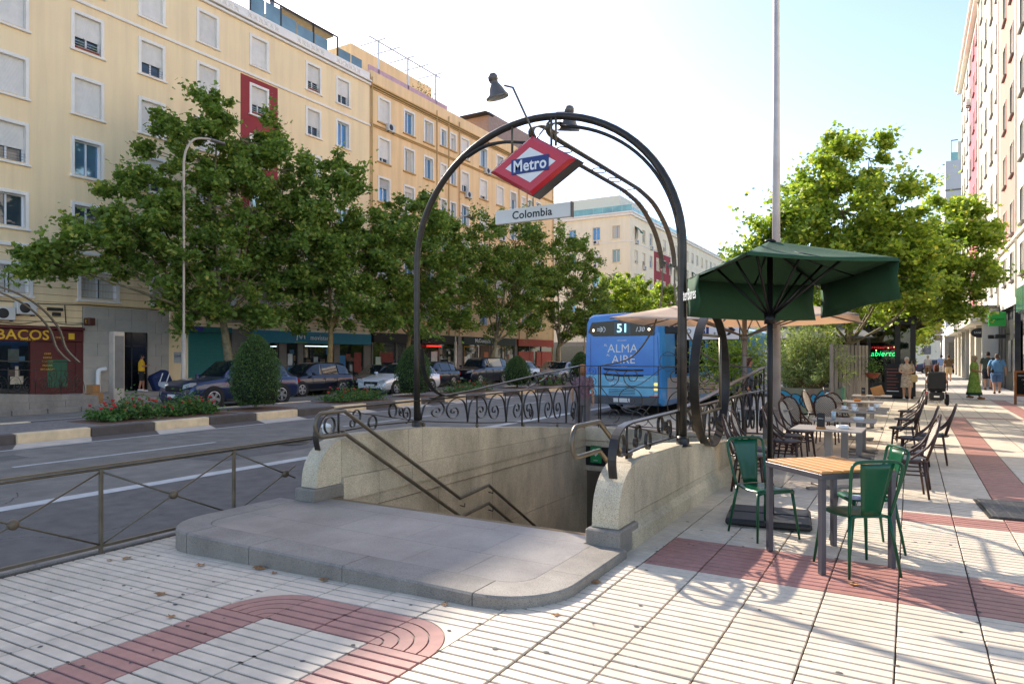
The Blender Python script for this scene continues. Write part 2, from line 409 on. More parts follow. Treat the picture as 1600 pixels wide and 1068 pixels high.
# ================= median =================
MX0, MX1, MT = -18.6, -16.0, .05
med = tag(MB().box(MX0+.1, MX1-.1, -20, 150, -.25, MT-.015).build('median', mat('median_cobbles', hexc('#77716b'), .9, var=.3, scale=14, bump=1., bscale=25)), kind='structure')
kmesh = [MB().box(0, .22, 0, 1.48, -.25, MT, .02).mesh('kerb_block', m_) for m_ in (M_cream_kerb, M_dark_kerb)]
gmesh = [MB().add([(0, .0, RZ+.004), (.86, -.45, RZ+.004), (.86, 1.03, RZ+.004), (0, 1.48, RZ+.004)], [(0, 1, 2, 3)]).mesh('gutter_block', m_) for m_ in (M_pale_paint, M_dark_kerb)]
for i in range(46):
    y = 1.0+i*1.5
    inst('kerb_block', kmesh[i % 2], med, (MX1-.1, y, 0)); inst('gutter_block', gmesh[i % 2], med, (MX1+.125, y, 0))
    if i < 30: inst('kerb_block', kmesh[i % 2], med, (MX0-.12, y, 0))
# far pavement (left side)
fp = MB()
fp.box(-32.3, -25.4, 17.2, 76, -.4, -.02); fp.box(-32.3, -23.6, -40, 17.2, -.4, -.02)
lp = tag(fp.build('opposite_pavement', mat('grey_paving', hexc('#9c9186'), .7, var=.12, scale=3, dirt=.4)), kind='structure')
fp2 = MB().box(-60, -25.4, 86.5, 420, -.4, -.02)
tag(fp2.build('opposite_pavement', M_farpave), kind='structure')
for j in range(0, 26):
    for i in range(0, 11):
        if i >= 9 and j > 1: pass
kst = MB().box(0, .2, 0, .98, -.4, -.005, .015).mesh('kerb_stone', M_granite_dark)
for i in range(57):
    y = 17.2+i*1.0; inst('kerb_stone', kst, lp, (-25.4, y, 0))
for i in range(17): inst('kerb_stone', kst, lp, (-23.6, .2+i*1.0, 0))
slabm = [MB().box(.004, .596, .004, .596, -.03, -.012, .004).mesh('paving_slab', mat('paving_slab_%d' % q, hexc(c), .65, var=.08, scale=4, dirt=.3)) for q, c in enumerate(('#a39a90', '#8a7b72', '#aaa095'))]
for i in range(11):
    for j in range(17):
        inst('paving_slab', slabm[(2 if j % 4 else 1) if (i+j) % 5 else 0], lp, (-32.2+i*.6, 12.0+j*.6, 0)) if -32.2+i*.6 < -25.9 else None
# drain cover near the right edge
g = empty('drain_grate', (1.0, 8.98, .004), R(4), 'cast iron slotted drain cover set in the tiled pavement at right', 'drain cover')
gb = MB()
gb.box(-.34, .34, -.5, .5, -.03, .004)
gb.build('frame', mat('drain_dark', hexc('#2b2a29'), .6, .4), g)
bar = MB().box(-.31, .31, -.012, .012, .004, .022, .003).mesh('grate_bar', mat('drain_iron', hexc('#77736d'), .5, .6, var=.2, scale=30))
for i in range(18): inst('grate_bar', bar, g, (0, -.46+i*.054, 0))
cb = MB().box(-.01, .01, -.48, .48, .004, .018).mesh('cross_bar', bpy.data.materials['drain_iron'])
for i in range(5): inst('cross_bar', cb, g, (-.26+i*.13, 0, 0))
# dry plane-tree leaves on the paving
def maple(r_, seed):
    r = random.Random(seed); pts = []
    for i in range(10):
        a = 2*PI*i/10; rad = r_*(1. if i % 2 == 0 else .5)*r.uniform(.8, 1.15); pts.append((rad*math.cos(a), rad*math.sin(a), r.uniform(0, .25)*r_+.004))
    b = MB(); b.add([(0, 0, .012)]+pts, [(0, 1+i, 1+(i+1) % 10) for i in range(10)]); return b.mesh('fallen_leaf', M_brown_leaf)
lm = [maple(.05, i) for i in range(5)]
lpos = [(-5.98, 3.35), (-5.9, 3.45), (-4.55, 3.76), (-4.35, 3.72), (-4.7, 3.0), (-3.85, 3.76), (-2.7, 3.74), (-1.98, 4.6), (-5.1, 3.6), (-1.95, 3.9), (-.35, 5.5), (-4.6, 3.76), (-4.2, 2.75)]
for i, (x, y) in enumerate(lpos):
    o = inst('fallen_leaf', lm[i % 5], None, (x, y, gz(x)+.002), (0, 0, i*1.3), (1, 1, 1) if i % 3 else (.7, .7, .7))
    tag(o, 'curled brown fallen plane leaf lying on the pale paving tiles', 'leaf', 'fallen leaves scattered on the paving')
tag(MB().add([(-9.14, -20, RZ+.003), (-6.6, -20, RZ+.003), (-6.6, 120, RZ+.003), (-9.14, 120, RZ+.003)], [(0, 1, 2, 3)]).build('road_lane', M_asphalt_new), kind='structure')
for (x0, x1, y0, y1) in ((-11.3, -10.2, 7.5, 12.5), (-14.2, -13.5, 3.0, 6.2), (-20.4, -19.5, 9, 13)):
    tag(MB().add([(x0, y0, RZ+.0035), (x1, y0+.1, RZ+.0035), (x1-.1, y1, RZ+.0035), (x0, y1, RZ+.0035)], [(0, 1, 2, 3)]).build('road_patch', M_asphalt_new), kind='structure')
ck = MB(); r = random.Random(17)
for (x, y, a, n_) in ((-10.2, 4.5, .3, 34), (-12.9, 8.5, 1.2, 30), (-8.0, 2.6, 1.4, 26), (-8.4, 7.5, 1.1, 26)):
    for q in range(n_):
        a += r.gauss(0, .35); w_ = r.uniform(.004, .010); dx, dy = math.cos(a)*.11, math.sin(a)*.11
        ck.add([(x-dy*w_*9, y+dx*w_*9, RZ+.0045), (x+dy*w_*9, y-dx*w_*9, RZ+.0045), (x+dx, y+dy, RZ+.0045)], [(0, 1, 2)]); x += dx*.9; y += dy*.9
tag(ck.build('asphalt_cracks', mat('crack_tar', hexc('#2d2c2b'), .9)), kind='stuff')
mh = empty('manhole_cover', (-11.0, 9.9, RZ+.004), 0, 'round iron manhole cover in the asphalt of the near carriageway', 'manhole cover')
MB().cyl((0, 0), .36, -.01, .004, 28).build('rim', M_iron2, mh); MB().cyl((0, 0), .31, .004, .008, 28).build('lid', M_iron, mh)
ch = MB(); r = random.Random(23)
for i in range(520):
    k = r.randrange(-14, 4); j = r.randrange(-5, 22); x = TX0+k*TP+r.choice((0, .0, r.uniform(0, TP))); y = TY0+j*TP/1.+TP/5*r.randrange(5)
    if -6.15 < x < -1.95 and y > 3.7: continue
    rr = r.uniform(.005, .014); ch.add([(x+rr*1.5*math.cos(a)*r.uniform(.6, 1.2), y+rr*.8*math.sin(a), gz(x)+.0008) for a in [2*PI*q/6 for q in range(6)]], [tuple(range(6))])
tag(ch.build('joint_grime_spots', mat('joint_grime_dark', hexc('#3f372f'), .9), pav), kind='stuff')
gum = MB(); r = random.Random(3)
for i in range(170):
    x = r.uniform(-5.9, 1.6); y = r.uniform(1.6, 7.5)
    if -6.1 < x < -1.95 and y > 3.7: continue
    rr = r.uniform(.006, .019); pts = [(x+rr*math.cos(a)*r.uniform(.7, 1.3), y+rr*math.sin(a)*r.uniform(.6, 1.1), gz(x)+.0012) for a in [2*PI*q/7 for q in range(7)]]
    gum.add(pts, [tuple(range(7))])
tag(gum.build('gum_spots', mat('old_chewing_gum', hexc('#55524e'), .8), pav), kind='stuff')
# ================= metro stairway =================
YZ = Matrix(((0, 0, 1, 0), (1, 0, 0, 0), (0, 1, 0, 0), (0, 0, 0, 1)))   # (a,b,c) -> x=c, y=a, z=b
WP = [(5.30, .20), (5.365, .22), (5.37, .31), (5.385, .39), (5.41, .46), (5.445, .52), (5.49, .575), (5.545, .62), (5.61, .66), (5.69, .69), (5.78, .71), (5.88, .725), (6.05, .73), (7.3, .70), (8.7, .56), (9.74, .48), (11.0, .37), (12.62, .20)]
def wtop(y):
    for (a, za), (b_, zb) in zip(WP, WP[1:]):
        if a <= y <= b_: return za+(zb-za)*(y-a)/(b_-a)
    return WP[-1][1]
def wallblock(y0, y1, zb0, zb1, x0, x1, par, m, ztop=None, name='stone_block'):
    g_ = .003; y0 += g_; y1 -= g_; ys = [y0]+[p[0] for p in WP if y0 < p[0] < y1]+[y1]
    top = [(y, (wtop(y) if ztop is None else ztop(y))-0) for y in ys]
    poly = [(y0, zb0), (y1, zb1)]+top[::-1]
    b = MB(); b.prism(poly, x0, x1, M=YZ); return b.build(name, m, par)
course = lambda y: .27-(y-5.3)*.012
def parapet(side):
    t = empty('stone_parapet', (0, 0, 0), 0, 'buff granite parapet on the road side of the metro stairs' if side == 'L' else 'buff granite parapet of the metro stairs beside the green cafe chair', 'parapet wall')
    if side == 'L': xo, xi, jo = -5.83, -5.60, [5.36, 5.75, 6.95, 7.25, 8.6, 9.95, 11.3, 12.6]
    else: xo, xi, jo = -2.10, -2.34, [5.36, 5.75, 7.1, 7.45, 9.0, 10.6, 12.6]
    a, c = min(xo, xi), max(xo, xi)
    for y0, y1 in zip(jo, jo[1:]):
        f_ = y0 < 5.7; wallblock(y0, y1, .204 if f_ else course(y0)+.004, .204 if f_ else course(y1)+.004, a, c, t, M_granite)
    jc = [5.75, 6.35, 7.0, 7.9, 8.8, 9.7, 10.7, 11.7, 12.6]
    inner = (a, c+.03) if side == 'L' else (a-.03, c+.0)
    for y0, y1 in zip(jc, jc[1:]):
        if side == 'R': ztp = lambda y: course(y)
        wallblock(y0, y1, .0 if side == 'L' else -.05, 0 if side == 'L' else -.05, inner[0], inner[1], t, M_granite, lambda y: course(y))
    # lower wall inside the stair well
    xi2 = (xi, xi+.02) if side == 'L' else (xi-.02, xi)
    b_ = [5.4, 6.4, 7.6, 9.0, 10.4, 11.6, 12.6]
    for zi, (z0, z1) in enumerate(((-1.0, -.003), (-2.0, -1.005), (-3.0, -2.005))):
        for y0, y1 in zip(b_, b_[1:]):
            o = zi % 2*.5
            MB().box(xi-.1 if side == 'L' else xi, xi if side == 'L' else xi+.1, y0+.003+o*(y0 > 5.4), y1-.003+o*(y1 < 12.6), z0, z1, .003).build('stone_block', M_granite, t)
    # front pier foot
    px = (-5.86, -5.57) if side == 'L' else (-2.37, -2.06)
    MB().box(px[0], px[1], 5.29, 5.748, .055 if side == 'L' else -.05, .20, .012).build('pier_foot', M_granite_dark, t)
    if side == 'R':
        jp = [5.57, 6.7, 7.9, 9.1, 10.3, 11.5, 12.6]
        for y0, y1 in zip(jp, jp[1:]):
            b = MB(); b.prism([(-2.098, -.05), (-2.045, -.05), (-2.045, .13), (-2.098, .185)][::1], 0, y1-y0-.006, M=Matrix(((1, 0, 0, 0), (0, 0, 1, y0+.003), (0, 1, 0, 0), (0, 0, 0, 1))))
            b.build('plinth_stone', M_granite, t)
    return t
parapet('L'); parapet('R')
bw = empty('stair_back_wall', (0, 0, 0), 0, 'granite end wall of the metro stairwell above the dark passage', 'wall')
for x0, x1 in ((-5.6, -4.9), (-4.9, -4.0), (-4.0, -3.1), (-3.1, -2.34)):
    MB().box(x0+.003, x1-.003, 12.48, 12.72, -.02, .24, .006).build('stone_block', M_granite, bw)
    MB().box(x0+.003, x1-.003, 12.5, 12.70, -.14, -.026, .004).build('stone_block', M_granite, bw)
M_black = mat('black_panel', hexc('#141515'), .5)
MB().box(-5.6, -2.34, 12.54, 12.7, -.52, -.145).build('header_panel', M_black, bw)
MB().box(-5.6, -2.34, 12.5, 12.7, -.62, -.525, .005).build('lintel_stone', M_granite, bw)
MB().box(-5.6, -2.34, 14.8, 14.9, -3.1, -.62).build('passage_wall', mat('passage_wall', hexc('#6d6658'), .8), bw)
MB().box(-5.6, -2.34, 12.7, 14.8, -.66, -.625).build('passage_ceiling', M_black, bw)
st = empty('stair_flight', (0, 0, 0), 0, 'granite steps going down inside the metro entrance', 'stairs')
for i in range(18):
    MB().box(-5.595, -2.345, 5.62+i*.3, 5.93+i*.3, .07-.165*(i+1)-.16, .07-.165*(i+1), .006).build('step', M_granite_dark, st)
MB().box(-5.6, -2.34, 10.9, 14.9, -3.2, -3.06).build('passage_floor', M_granite_dark, st)
# defibrillator sign on the black header
M_green_sign = mat('green_sign_enamel', hexc('#1f8a4c'), .4, var=.03); M_sgn_white = mat('sign_white', hexc('#e6e6e2'), .5, var=.03)
ae = empty('defibrillator_sign', (-5.37, 12.50, -.29), 0, 'small green sign with white heart and bolt at the stair passage', 'sign')
MB().box(-.115, .115, -.0, .03, -.17, .17, .004).build('sign_plate', M_green_sign, ae)
hp = []
for i in range(24):
    a = 2*PI*i/24; hp.append((.0052*16*math.sin(a)**3*.9, .0052*(13*math.cos(a)-5*math.cos(2*a)-2*math.cos(3*a)-math.cos(4*a))))
XZ = Matrix(((1, 0, 0, 0), (0, 0, 1, 0), (0, 1, 0, 0), (0, 0, 0, 1)))
b = MB(); b.prism([(x, z+.04) for x, z in hp], -.006, -.003, M=XZ); b.build('heart', M_sgn_white, ae)
b = MB(); b.prism([(.005, .10), (-.022, .045), (0, .045), (-.012, -.01), (.028, .055), (.006, .055), (.024, .10)], -.009, -.0065, M=XZ); b.build('bolt', M_green_sign, ae)
b = MB(); b.box(-.02, .02, -.006, -.002, .098, .11); b.build('cross', M_sgn_white, ae, (.075, 0, 0))
text('DESA', .035, M_sgn_white, ae, (0, -.006, -.12))

# ---------- granite landing in front of the stairs ----------
pf = empty('entrance_platform', (0, 0, 0), 0, 'grey granite landing slab with rounded corners before the metro stairs', 'platform')
PZ = .07; bx0, bx1, by0, by1 = -6.1, -2.0, 3.80, 5.29; RC = .52
def prim(o, a0, a1, n=8):  # arc points at a corner
    return o
inset = .30
def outline(d):
    x0, x1, y0 = bx0+d, bx1-d, by0+d; r = max(RC-d, .22)
    L_ = [(x0, by1)]+[(x0+r+r*math.cos(R(a)), y0+r+r*math.sin(R(a))) for a in range(180, 271, 10)]
    Rr = [(x1-r+r*math.cos(R(a)), y0+r+r*math.sin(R(a))) for a in range(270, 361, 10)]+[(x1, by1)]
    return L_, Rr
oL, oR = outline(0); iL, iR = outline(inset)
def kerbpiece(out, inn):
    b = MB(); n = len(out); c = .014
    vs = []; fs = []
    for (x, y), (u, v) in zip(out, inn):
        dx, dy = u-x, v-y; l = math.hypot(dx, dy); dx /= l; dy /= l
        vs += [(x, y, -.2), (x, y, PZ-c), (x+dx*c, y+dy*c, PZ), (u, v, PZ), (u, v, -.2)]
    for i in range(n-1):
        for k in range(4): fs.append((i*5+k, (i+1)*5+k, (i+1)*5+k+1, i*5+k+1))
    fs.append((0, 1, 2, 3, 4)); fs.append(tuple((n-1)*5+k for k in (4, 3, 2, 1, 0)))
    b.add(vs, fs); return b.build('kerb_stone', M_granite_dark, pf)
kerbpiece([(bx0, 5.29), (bx0, 4.86)], [(bx0+inset, 5.29), (bx0+inset, 4.86)])
kerbpiece([(bx0, 4.855)]+oL[1:], [(bx0+inset, 4.855)]+iL[1:])
xs = [-5.575, -4.75, -3.7, -2.525]
for a, c in zip(xs, xs[1:]): kerbpiece([(a+.003, by0), (c-.003, by0)], [(a+.003, by0+inset), (c-.003, by0+inset)])
kerbpiece(oR[:-1]+[(bx1, 4.5)], iR[:-1]+[(bx1-inset, 4.5)])
kerbpiece([(bx1, 4.503), (bx1, 5.29)], [(bx1-inset, 4.503), (bx1-inset, 5.29)])
# inner slabs clipped to the rounded field
fx0, fx1, fy0 = bx0+inset+.003, bx1-inset-.003, by0+inset+.003; r_ = .22
def slab(x0, x1, y0, y1, cut=None):
    g_ = .0014; x0 += g_; x1 -= g_; y0 += g_; y1 -= g_
    p = [(x0, y0), (x1, y0), (x1, y1), (x0, y1)]
    if cut == 'L': p = [(x0+r_+r_*math.cos(R(a)), y0+r_+r_*math.sin(R(a))) for a in range(180, 271, 15)]+p[1:]
    if cut == 'R': p = [p[0]]+[(x1-r_+r_*math.cos(R(a)), y0+r_+r_*math.sin(R(a))) for a in range(270, 361, 15)]+p[2:]
    b = MB(); b.prism(p, PZ-.05, PZ-.001); b.build('paving_slab', M_granite_floor, pf)
sx = [fx0, -5.0, -4.2, -3.4, -2.85, fx1]
for i, (a, c) in enumerate(zip(sx, sx[1:])):
    slab(a, c, fy0, 4.62, 'L' if i == 0 else 'R' if i == 4 else None)
sx = [fx0, -5.55, -4.6, -3.8, -3.0, fx1]
for a, c in zip(sx, sx[1:]): slab(a, c, 4.62, 5.28)
sx = [-5.56, -4.4, -3.3, -2.38]
for a, c in zip(sx, sx[1:]): slab(a, c, 5.28, 5.60)
b = MB()
for q in range(3): b.box(-5.56, -2.38, 5.535+q*.022, 5.543+q*.022, PZ-.002, PZ+.002)
tag(b.build('tread_strip', mat('tread_strip', hexc('#8d7450'), .7), pf), kind='stuff')

# ---------- ironwork ----------
def scroll_unit():
    k = [(0, 0), (.05, .35), (.17, .78), (.48, .985), (.80, .86), (.97, .50), (.84, .15), (.58, .10), (.44, .32), (.55, .55), (.73, .53), (.77, .38), (.66, .31), (.62, .40)]
    return [(p.x, p.y) for p in smooth_path([(a, b_, 0) for a, b_ in k], 4)]
SU = scroll_unit()
def spiral(cx, cz, r, turns, a0, dr=1, n=26):
    return [(cx+r*(1-.88*i/n)*math.cos(a0+dr*2*PI*turns*i/n), cz+r*(1-.88*i/n)*math.sin(a0+dr*2*PI*turns*i/n)) for i in range(n+1)]
m_scroll = MB().ribbon([(0, a, b_) for a, b_ in SU], (1, 0, 0), .028, .016).mesh('scroll', M_iron)
m_spiral = MB().ribbon([(0, a, b_) for a, b_ in spiral(0, 0, 1, 1.6, -PI/2)], (1, 0, 0), .026, .09).mesh('scroll', M_iron)
m_ring = MB().ribbon([(0, math.cos(2*PI*i/20), math.sin(2*PI*i/20)) for i in range(20)], (1, 0, 0), .03, .1, closed=True).mesh('ring', M_iron)
MIDZ = [(5.8, 1.04), (7.3, 1.05), (8.8, 1.05), (10.9, 1.07), (12.55, 1.05)]
UPZ = [(7.6, 1.07), (8.6, 1.13), (10.2, 1.27), (12.5, 1.455)]
def interp(T, y):
    for (a, za), (b_, zb) in zip(T, T[1:]):
        if a <= y <= b_: return za+(zb-za)*(y-a)/(b_-a)
    return T[0][1] if y < T[0][0] else T[-1][1]
def side_rail(X, lab):
    t = empty('iron_railing', (X, 5.5, 0), 0, lab, 'railing'); t.location = (X, 0, 0)
    front = smooth_path([(0, 5.50, .60), (0, 5.47, .76), (0, 5.53, .93), (0, 5.68, 1.02), (0, 5.9, 1.045)], 4)
    MB().ribbon(front+[(0, y, z) for y, z in MIDZ[1:]], (1, 0, 0), .075, .016).build('top_band', M_iron, t)
    MB().ribbon([(0, y, z) for y, z in UPZ], (1, 0, 0), .075, .016).build('rising_rail', M_iron, t)
    bot = [(0, y, wtop(y)+.075) for y in (5.72, 6.4, 7.3, 8.7, 9.74, 11, 12.5)]
    MB().ribbon(bot, (1, 0, 0), .035, .014).build('bottom_rail', M_iron, t)
    # front part: post, diagonal and rings
    for y in (5.82, 8.75, 10.15, 12.45):
        MB().tube([(0, y, wtop(y)+.01), (0, y, interp(MIDZ, y)-.005)], .014, 6).build('baluster', M_iron, t)
    for y in (5.9, 7.42, 8.75, 10.2, 11.5):
        MB().lathe([(0, .062), (.018, .06), (.028, .045), (.028, .03), (.018, .012), (.022, 0)], (0, y, wtop(y)), 12).build('ball_foot', M_iron2, t)
    MB().ribbon([(0, 5.85, 1.02), (0, 7.2, wtop(7.2)+.09)], (1, 0, 0), .022, .01).build('diagonal_bar', M_iron, t)
    for (y, z, s_) in ((5.68, .86, .095), (6.12, .93, .075), (6.05, .85, .045), (6.40, .83, .085), (6.78, .95, .085)):
        inst('ring', m_ring, t, (0, y, z), (0, 0, 0), (1, s_*.85, s_))
    inst('scroll', m_spiral, t, (0, 7.05, .89), (0, 0, 0), (1, .10, .12))
    inst('scroll', m_spiral, t, (0, 6.95, .93), (0, 0, 0), (1, -.05, .06))
    ys = [7.36+i*.565 for i in range(10)]
    for i, (a, c) in enumerate(zip(ys, ys[1:])):
        if c > 12.47: c = 12.44
        z0 = max(wtop(a), wtop(c))+.085; z1 = interp(MIDZ, (a+c)/2)-.012; w_ = c-a-.01; h_ = z1-z0
        if i in (5, 8):
            inst('scroll', m_scroll, t, (0, c if i % 2 else a, z0), (0, 0, 0), (1, -w_ if i % 2 else w_, h_))
            inst('scroll', m_spiral, t, (0, (a+c)/2, z0+h_*.24), (0, 0, 0), (1, h_*.16, h_*.2))
        elif i % 2: inst('scroll', m_scroll, t, (0, c, z0), (0, 0, 0), (1, -w_, h_))
        else: inst('scroll', m_scroll, t, (0, a, z0), (0, 0, 0), (1, w_, h_))
        if i % 2 == 0: MB().tube([(0, a-.006, z0), (0, a-.03, z1)], .010, 5).build('baluster', M_iron, t)
    for y, s_ in ((10.4, .05), (10.7, .07), (11.05, .09), (11.4, .10), (11.8, .13), (12.2, .16)):
        z = (interp(MIDZ, y)+interp(UPZ, y))/2
        inst('scroll', m_spiral, t, (0, y, z), (0, 0, 0), (1, s_ if int(y*10) % 2 else -s_, s_))
    MB().ribbon([(0, 10.3, 1.09), (0, 10.9, 1.22), (0, 11.2, 1.32)], (1, 0, 0), .03, .012).build('curved_brace', M_iron, t)
    return t
RL = side_rail(-5.72, 'black scrolled iron railing rising along the road side of the metro stairs')
RR = side_rail(-2.20, 'black scrolled iron railing over the parapet next to the cafe tables')
def back_rail():
    t = empty('iron_railing', (0, 12.5, 0), 0, 'black iron railing with curls and stars across the far end of the metro stairs', 'railing')
    x0, x1 = -5.72, -2.2
    for z, w_ in ((1.455, .04), (1.05, .03), (.30, .03)):
        MB().ribbon([(x0, 0, z), (x1, 0, z)], (0, 1, 0), w_, .016).build('rail', M_iron, t)
    MB().ribbon([(-4.0, 0, 1.66), (x1, 0, 1.66)], (0, 1, 0), .02, .012).build('rail', M_iron, t)
    sc = MB().ribbon([(a, 0, b_) for a, b_ in SU], (0, 1, 0), .024, .016).mesh('scroll', M_iron)
    sp = MB().ribbon([(a, 0, b_) for a, b_ in spiral(0, 0, 1, 1.6, -PI/2)], (0, 1, 0), .02, .07).mesh('scroll', M_iron)
    rg = MB().ribbon([(math.cos(2*PI*i/24), 0, math.sin(2*PI*i/24)) for i in range(24)], (0, 1, 0), .02, .05, closed=True).mesh('ring', M_iron)
    for x in (x0, -5.60, -5.31, -5.27, -4.1, -2.95, x1):
        MB().tube([(x, 0, .2), (x, 0, 1.45)], .015 if x in (x0, -5.27, x1) else .009, 6).build('baluster', M_iron, t)
    for z in (1.36, 1.16, .94): inst('scroll', sp, t, (-5.45, 0, z), (0, 0, 0), (.10, 1, .10))
    # long S curls in the upper tier
    for (x, s1) in ((-5.05, 1), (-4.62, -1), (-3.75, 1), (-3.25, -1), (-2.6, 1)):
        inst('scroll', sp, t, (x, 0, 1.25), (0, 0, 0), (.19*s1, 1, .185))
    MB().ribbon(smooth_path([(-4.75, 0, 1.07), (-4.5, 0, 1.09), (-4.25, 0, 1.25), (-4.0, 0, 1.43), (-3.75, 0, 1.44)], 4), (0, 1, 0), .02, .012).build('scroll', M_iron, t)
    for (x, z, s1) in ((-4.65, .80, .24), (-4.65, .80, .1), (-3.62, .72, .30), (-3.62, .74, .15), (-5.0, .5, .15), (-4.45, .48, .17), (-2.75, .72, .28), (-2.75, .72, .12), (-3.9, 1.55, .17)):
        inst('ring' if s1 > .16 else 'scroll', rg if s1 > .16 else sp, t, (x, 0, z), (0, 0, 0), (s1, 1, s1))
    MB().ribbon(smooth_path([(-5.25, 0, 1.03), (-5.0, 0, .75), (-4.7, 0, .62), (-4.45, 0, .55), (-4.2, 0, .32)], 4), (0, 1, 0), .02, .012).build('scroll', M_iron, t)
    MB().ribbon(smooth_path([(-4.1, 0, .9), (-4.3, 0, .65), (-4.5, 0, .45), (-4.9, 0, .33)], 4), (0, 1, 0), .02, .012).build('scroll', M_iron, t)
    star = []
    for i in range(10):
        a = PI/2+2*PI*i/10; rr = .055 if i % 2 == 0 else .023; star.append((rr*math.cos(a), rr*math.sin(a)))
    sm = MB().prism(star, -.008, .008, M=XZ).mesh('star', M_iron)
    for (x, z) in ((-3.70+.12, 1.30), (-3.40, 1.30), (-3.20, 1.30), (-3.53, 1.14), (-3.33, 1.14), (-3.0, 1.22)): inst('star', sm, t, (x, -.02, z))
    MB().ribbon([(-3.7, 0, 1.30), (-3.0, 0, 1.30)], (0, 1, 0), .012, .01).build('star_bar', M_iron, t)
    MB().ribbon([(-3.7, 0, 1.14), (-3.0, 0, 1.14)], (0, 1, 0), .012, .01).build('star_bar', M_iron, t)
back_rail()
# arch with ladder ribbons and flared ends
ar = empty('entrance_arch', (0, 7.3, 0), 0, 'tall black iron arch spanning the metro stairs and carrying the red sign', 'arch')
def arch_path(cx, a, b_, z0, zb, n=36, y=0):
    L_ = [(cx-a, y, zb), (cx-a, y, (zb+z0)/2)]
    L_ += [(cx-a*math.cos(PI*i/n), y, z0+b_*math.sin(PI*i/n)) for i in range(n+1)]
    return L_+[(cx+a, y, (zb+z0)/2), (cx+a, y, zb)]
MB().tube(arch_path(-3.93, 1.81, 1.68, 2.85, .70), .043, 10).build('arch_tube', M_iron, ar)
for sx_ in (1,):
    pth = [(-3.93+sx_*1.74, .10, .72), (-3.93+sx_*1.745, .10, 1.8)]+[(-3.93+sx_*1.745*math.cos(R(a)), .10, 2.84+1.60*math.sin(R(a))) for a in range(0, 82, 4)]
    MB().tube(pth, .022, 6).build('inner_tube', M_iron, ar)
    MB().ribbon(smooth_path([(-4.93, 0, 4.21), (-4.68, .02, 4.31), (-4.40, .05, 4.33), (-4.1, .1, 4.29)], 6), (0, 1, 0), .07, .02).build('inner_band', M_iron, ar)
for x_, top_ in ((-4.24, 4.50), (-3.70, 4.53), (-3.64, 4.53)):
    MB().tube([(x_, -.02, top_), (x_, -.02, 4.15)], .014, 6).build('hanger_bar', M_iron2, ar)
MB().tube([(-3.72, -.02, 4.45), (-3.98, -.02, 4.2)], .01, 5).build('hanger_bar', M_iron2, ar)
for x_, dr in ((-4.02, -1), (-3.78, 1)):
    low = smooth_path([(x_+.10, .55, 4.50), (x_+.08, .18, 4.49), (x_+.03, .03, 4.42), (x_, .14, 4.345), (x_, .6, 4.335)], 5)
    run = [(x_, 1.6, 4.34), (x_, 3.2, 4.34)]
    bend = smooth_path([(x_, 3.2, 4.34), (x_, 4.0, 4.24), (x_, 4.7, 3.95), (x_, 5.08, 3.6), (x_, 5.18, 3.3)], 5)
    fl = smooth_path([(x_, 5.18, 3.3), (x_+dr*.02, 5.2, 2.7), (x_+dr*.22, 5.2, 2.1), (x_+dr*.62, 5.2, 1.62), (x_+dr*1.22, 5.2, 1.46)], 6)
    MB().ribbon(low+run+bend, (1, 0, 0), .085, .014).build('ladder_band', M_iron2, ar)
    MB().tube(fl, .016, 6, sq=1.4).build('flared_end', M_iron2, ar)
for y_ in (.75, 1.9, 2.5):
    rp = [(-3.90+.085*math.cos(2*PI*i/16), y_+.14*math.sin(2*PI*i/16), 4.34) for i in range(16)]
    MB().ribbon(rp, (0, 0, 1), .012, .012, closed=True).build('link_ring', M_iron2, ar)
MB().tube([(-4.0, 3.2, 4.34), (-3.8, 3.2, 4.34)], .008, 5).build('link_bar', M_iron2, ar)
# big oval hoop on the cafe side, quarter hoop on the road side
MB().ribbon([(1.83-.0, 1.06+.76*math.cos(2*PI*i/90), 1.37+.80*math.sin(2*PI*i/90)) for i in range(90)], (1, 0, 0), .10, .02, closed=True, sm=False).build('oval_hoop', M_iron, ar, (-3.93+.02, 0, 0))
fr = MB()
for p, q in (((.52, .98), (.52, 1.90)), ((1.60, .98), (1.60, 1.90)), ((.52, 1.90), (1.60, 1.90)), ((.52, .98), (1.60, .98))):
    fr.tube([(-2.10, p[0], p[1]), (-2.10, q[0], q[1])], .018, 6)
fr.build('hoop_frame', M_iron2, ar)
MB().ribbon(smooth_path([(-5.72, .08, 1.75), (-5.72, .13, 1.45), (-5.72, .32, 1.2), (-5.72, .62, 1.08), (-5.72, .9, 1.08)], 5), (1, 0, 0), .07, .014).build('quarter_hoop', M_iron, ar)
for x_ in (-5.74, -2.12): MB().lathe([(.0, .09), (.06, .085), (.07, .05), (.07, 0), (.10, -.02)], (x_, 0, .70), 14).build('post_collar', M_iron, ar)

# red diamond metro sign
M_red = mat('sign_red_enamel', hexc('#c4202f'), .3, var=.05, scale=2, coat=.4); M_blue = mat('sign_blue_enamel', hexc('#17316f'), .35, var=.04)
M_dgrey = mat('sign_case_grey', hexc('#4a4849'), .5, .3)
ms = empty('metro_sign', (-3.85, 7.10, 3.89), 0, 'red diamond sign reading Metro on a blue band hung under the arch', 'sign')
hw, hh = .585, .36
MB().prism([(-hw, 0), (0, -hh), (hw, 0), (0, hh)], -.02, .17, M=XZ).build('sign_case', M_dgrey, ms)
b = MB(); k1 = .93; k2 = .86
dia = lambda k, y: [(-hw*k, y, 0), (0, y, -hh*k), (hw*k, y, 0), (0, y, hh*k)]
vs = dia(.98, -.022)+dia(k2, -.075); b.add(vs, [(i, (i+1) % 4, 4+(i+1) % 4, 4+i) for i in range(4)]+[(4, 5, 6, 7)]); b.build('red_face', M_red, ms)
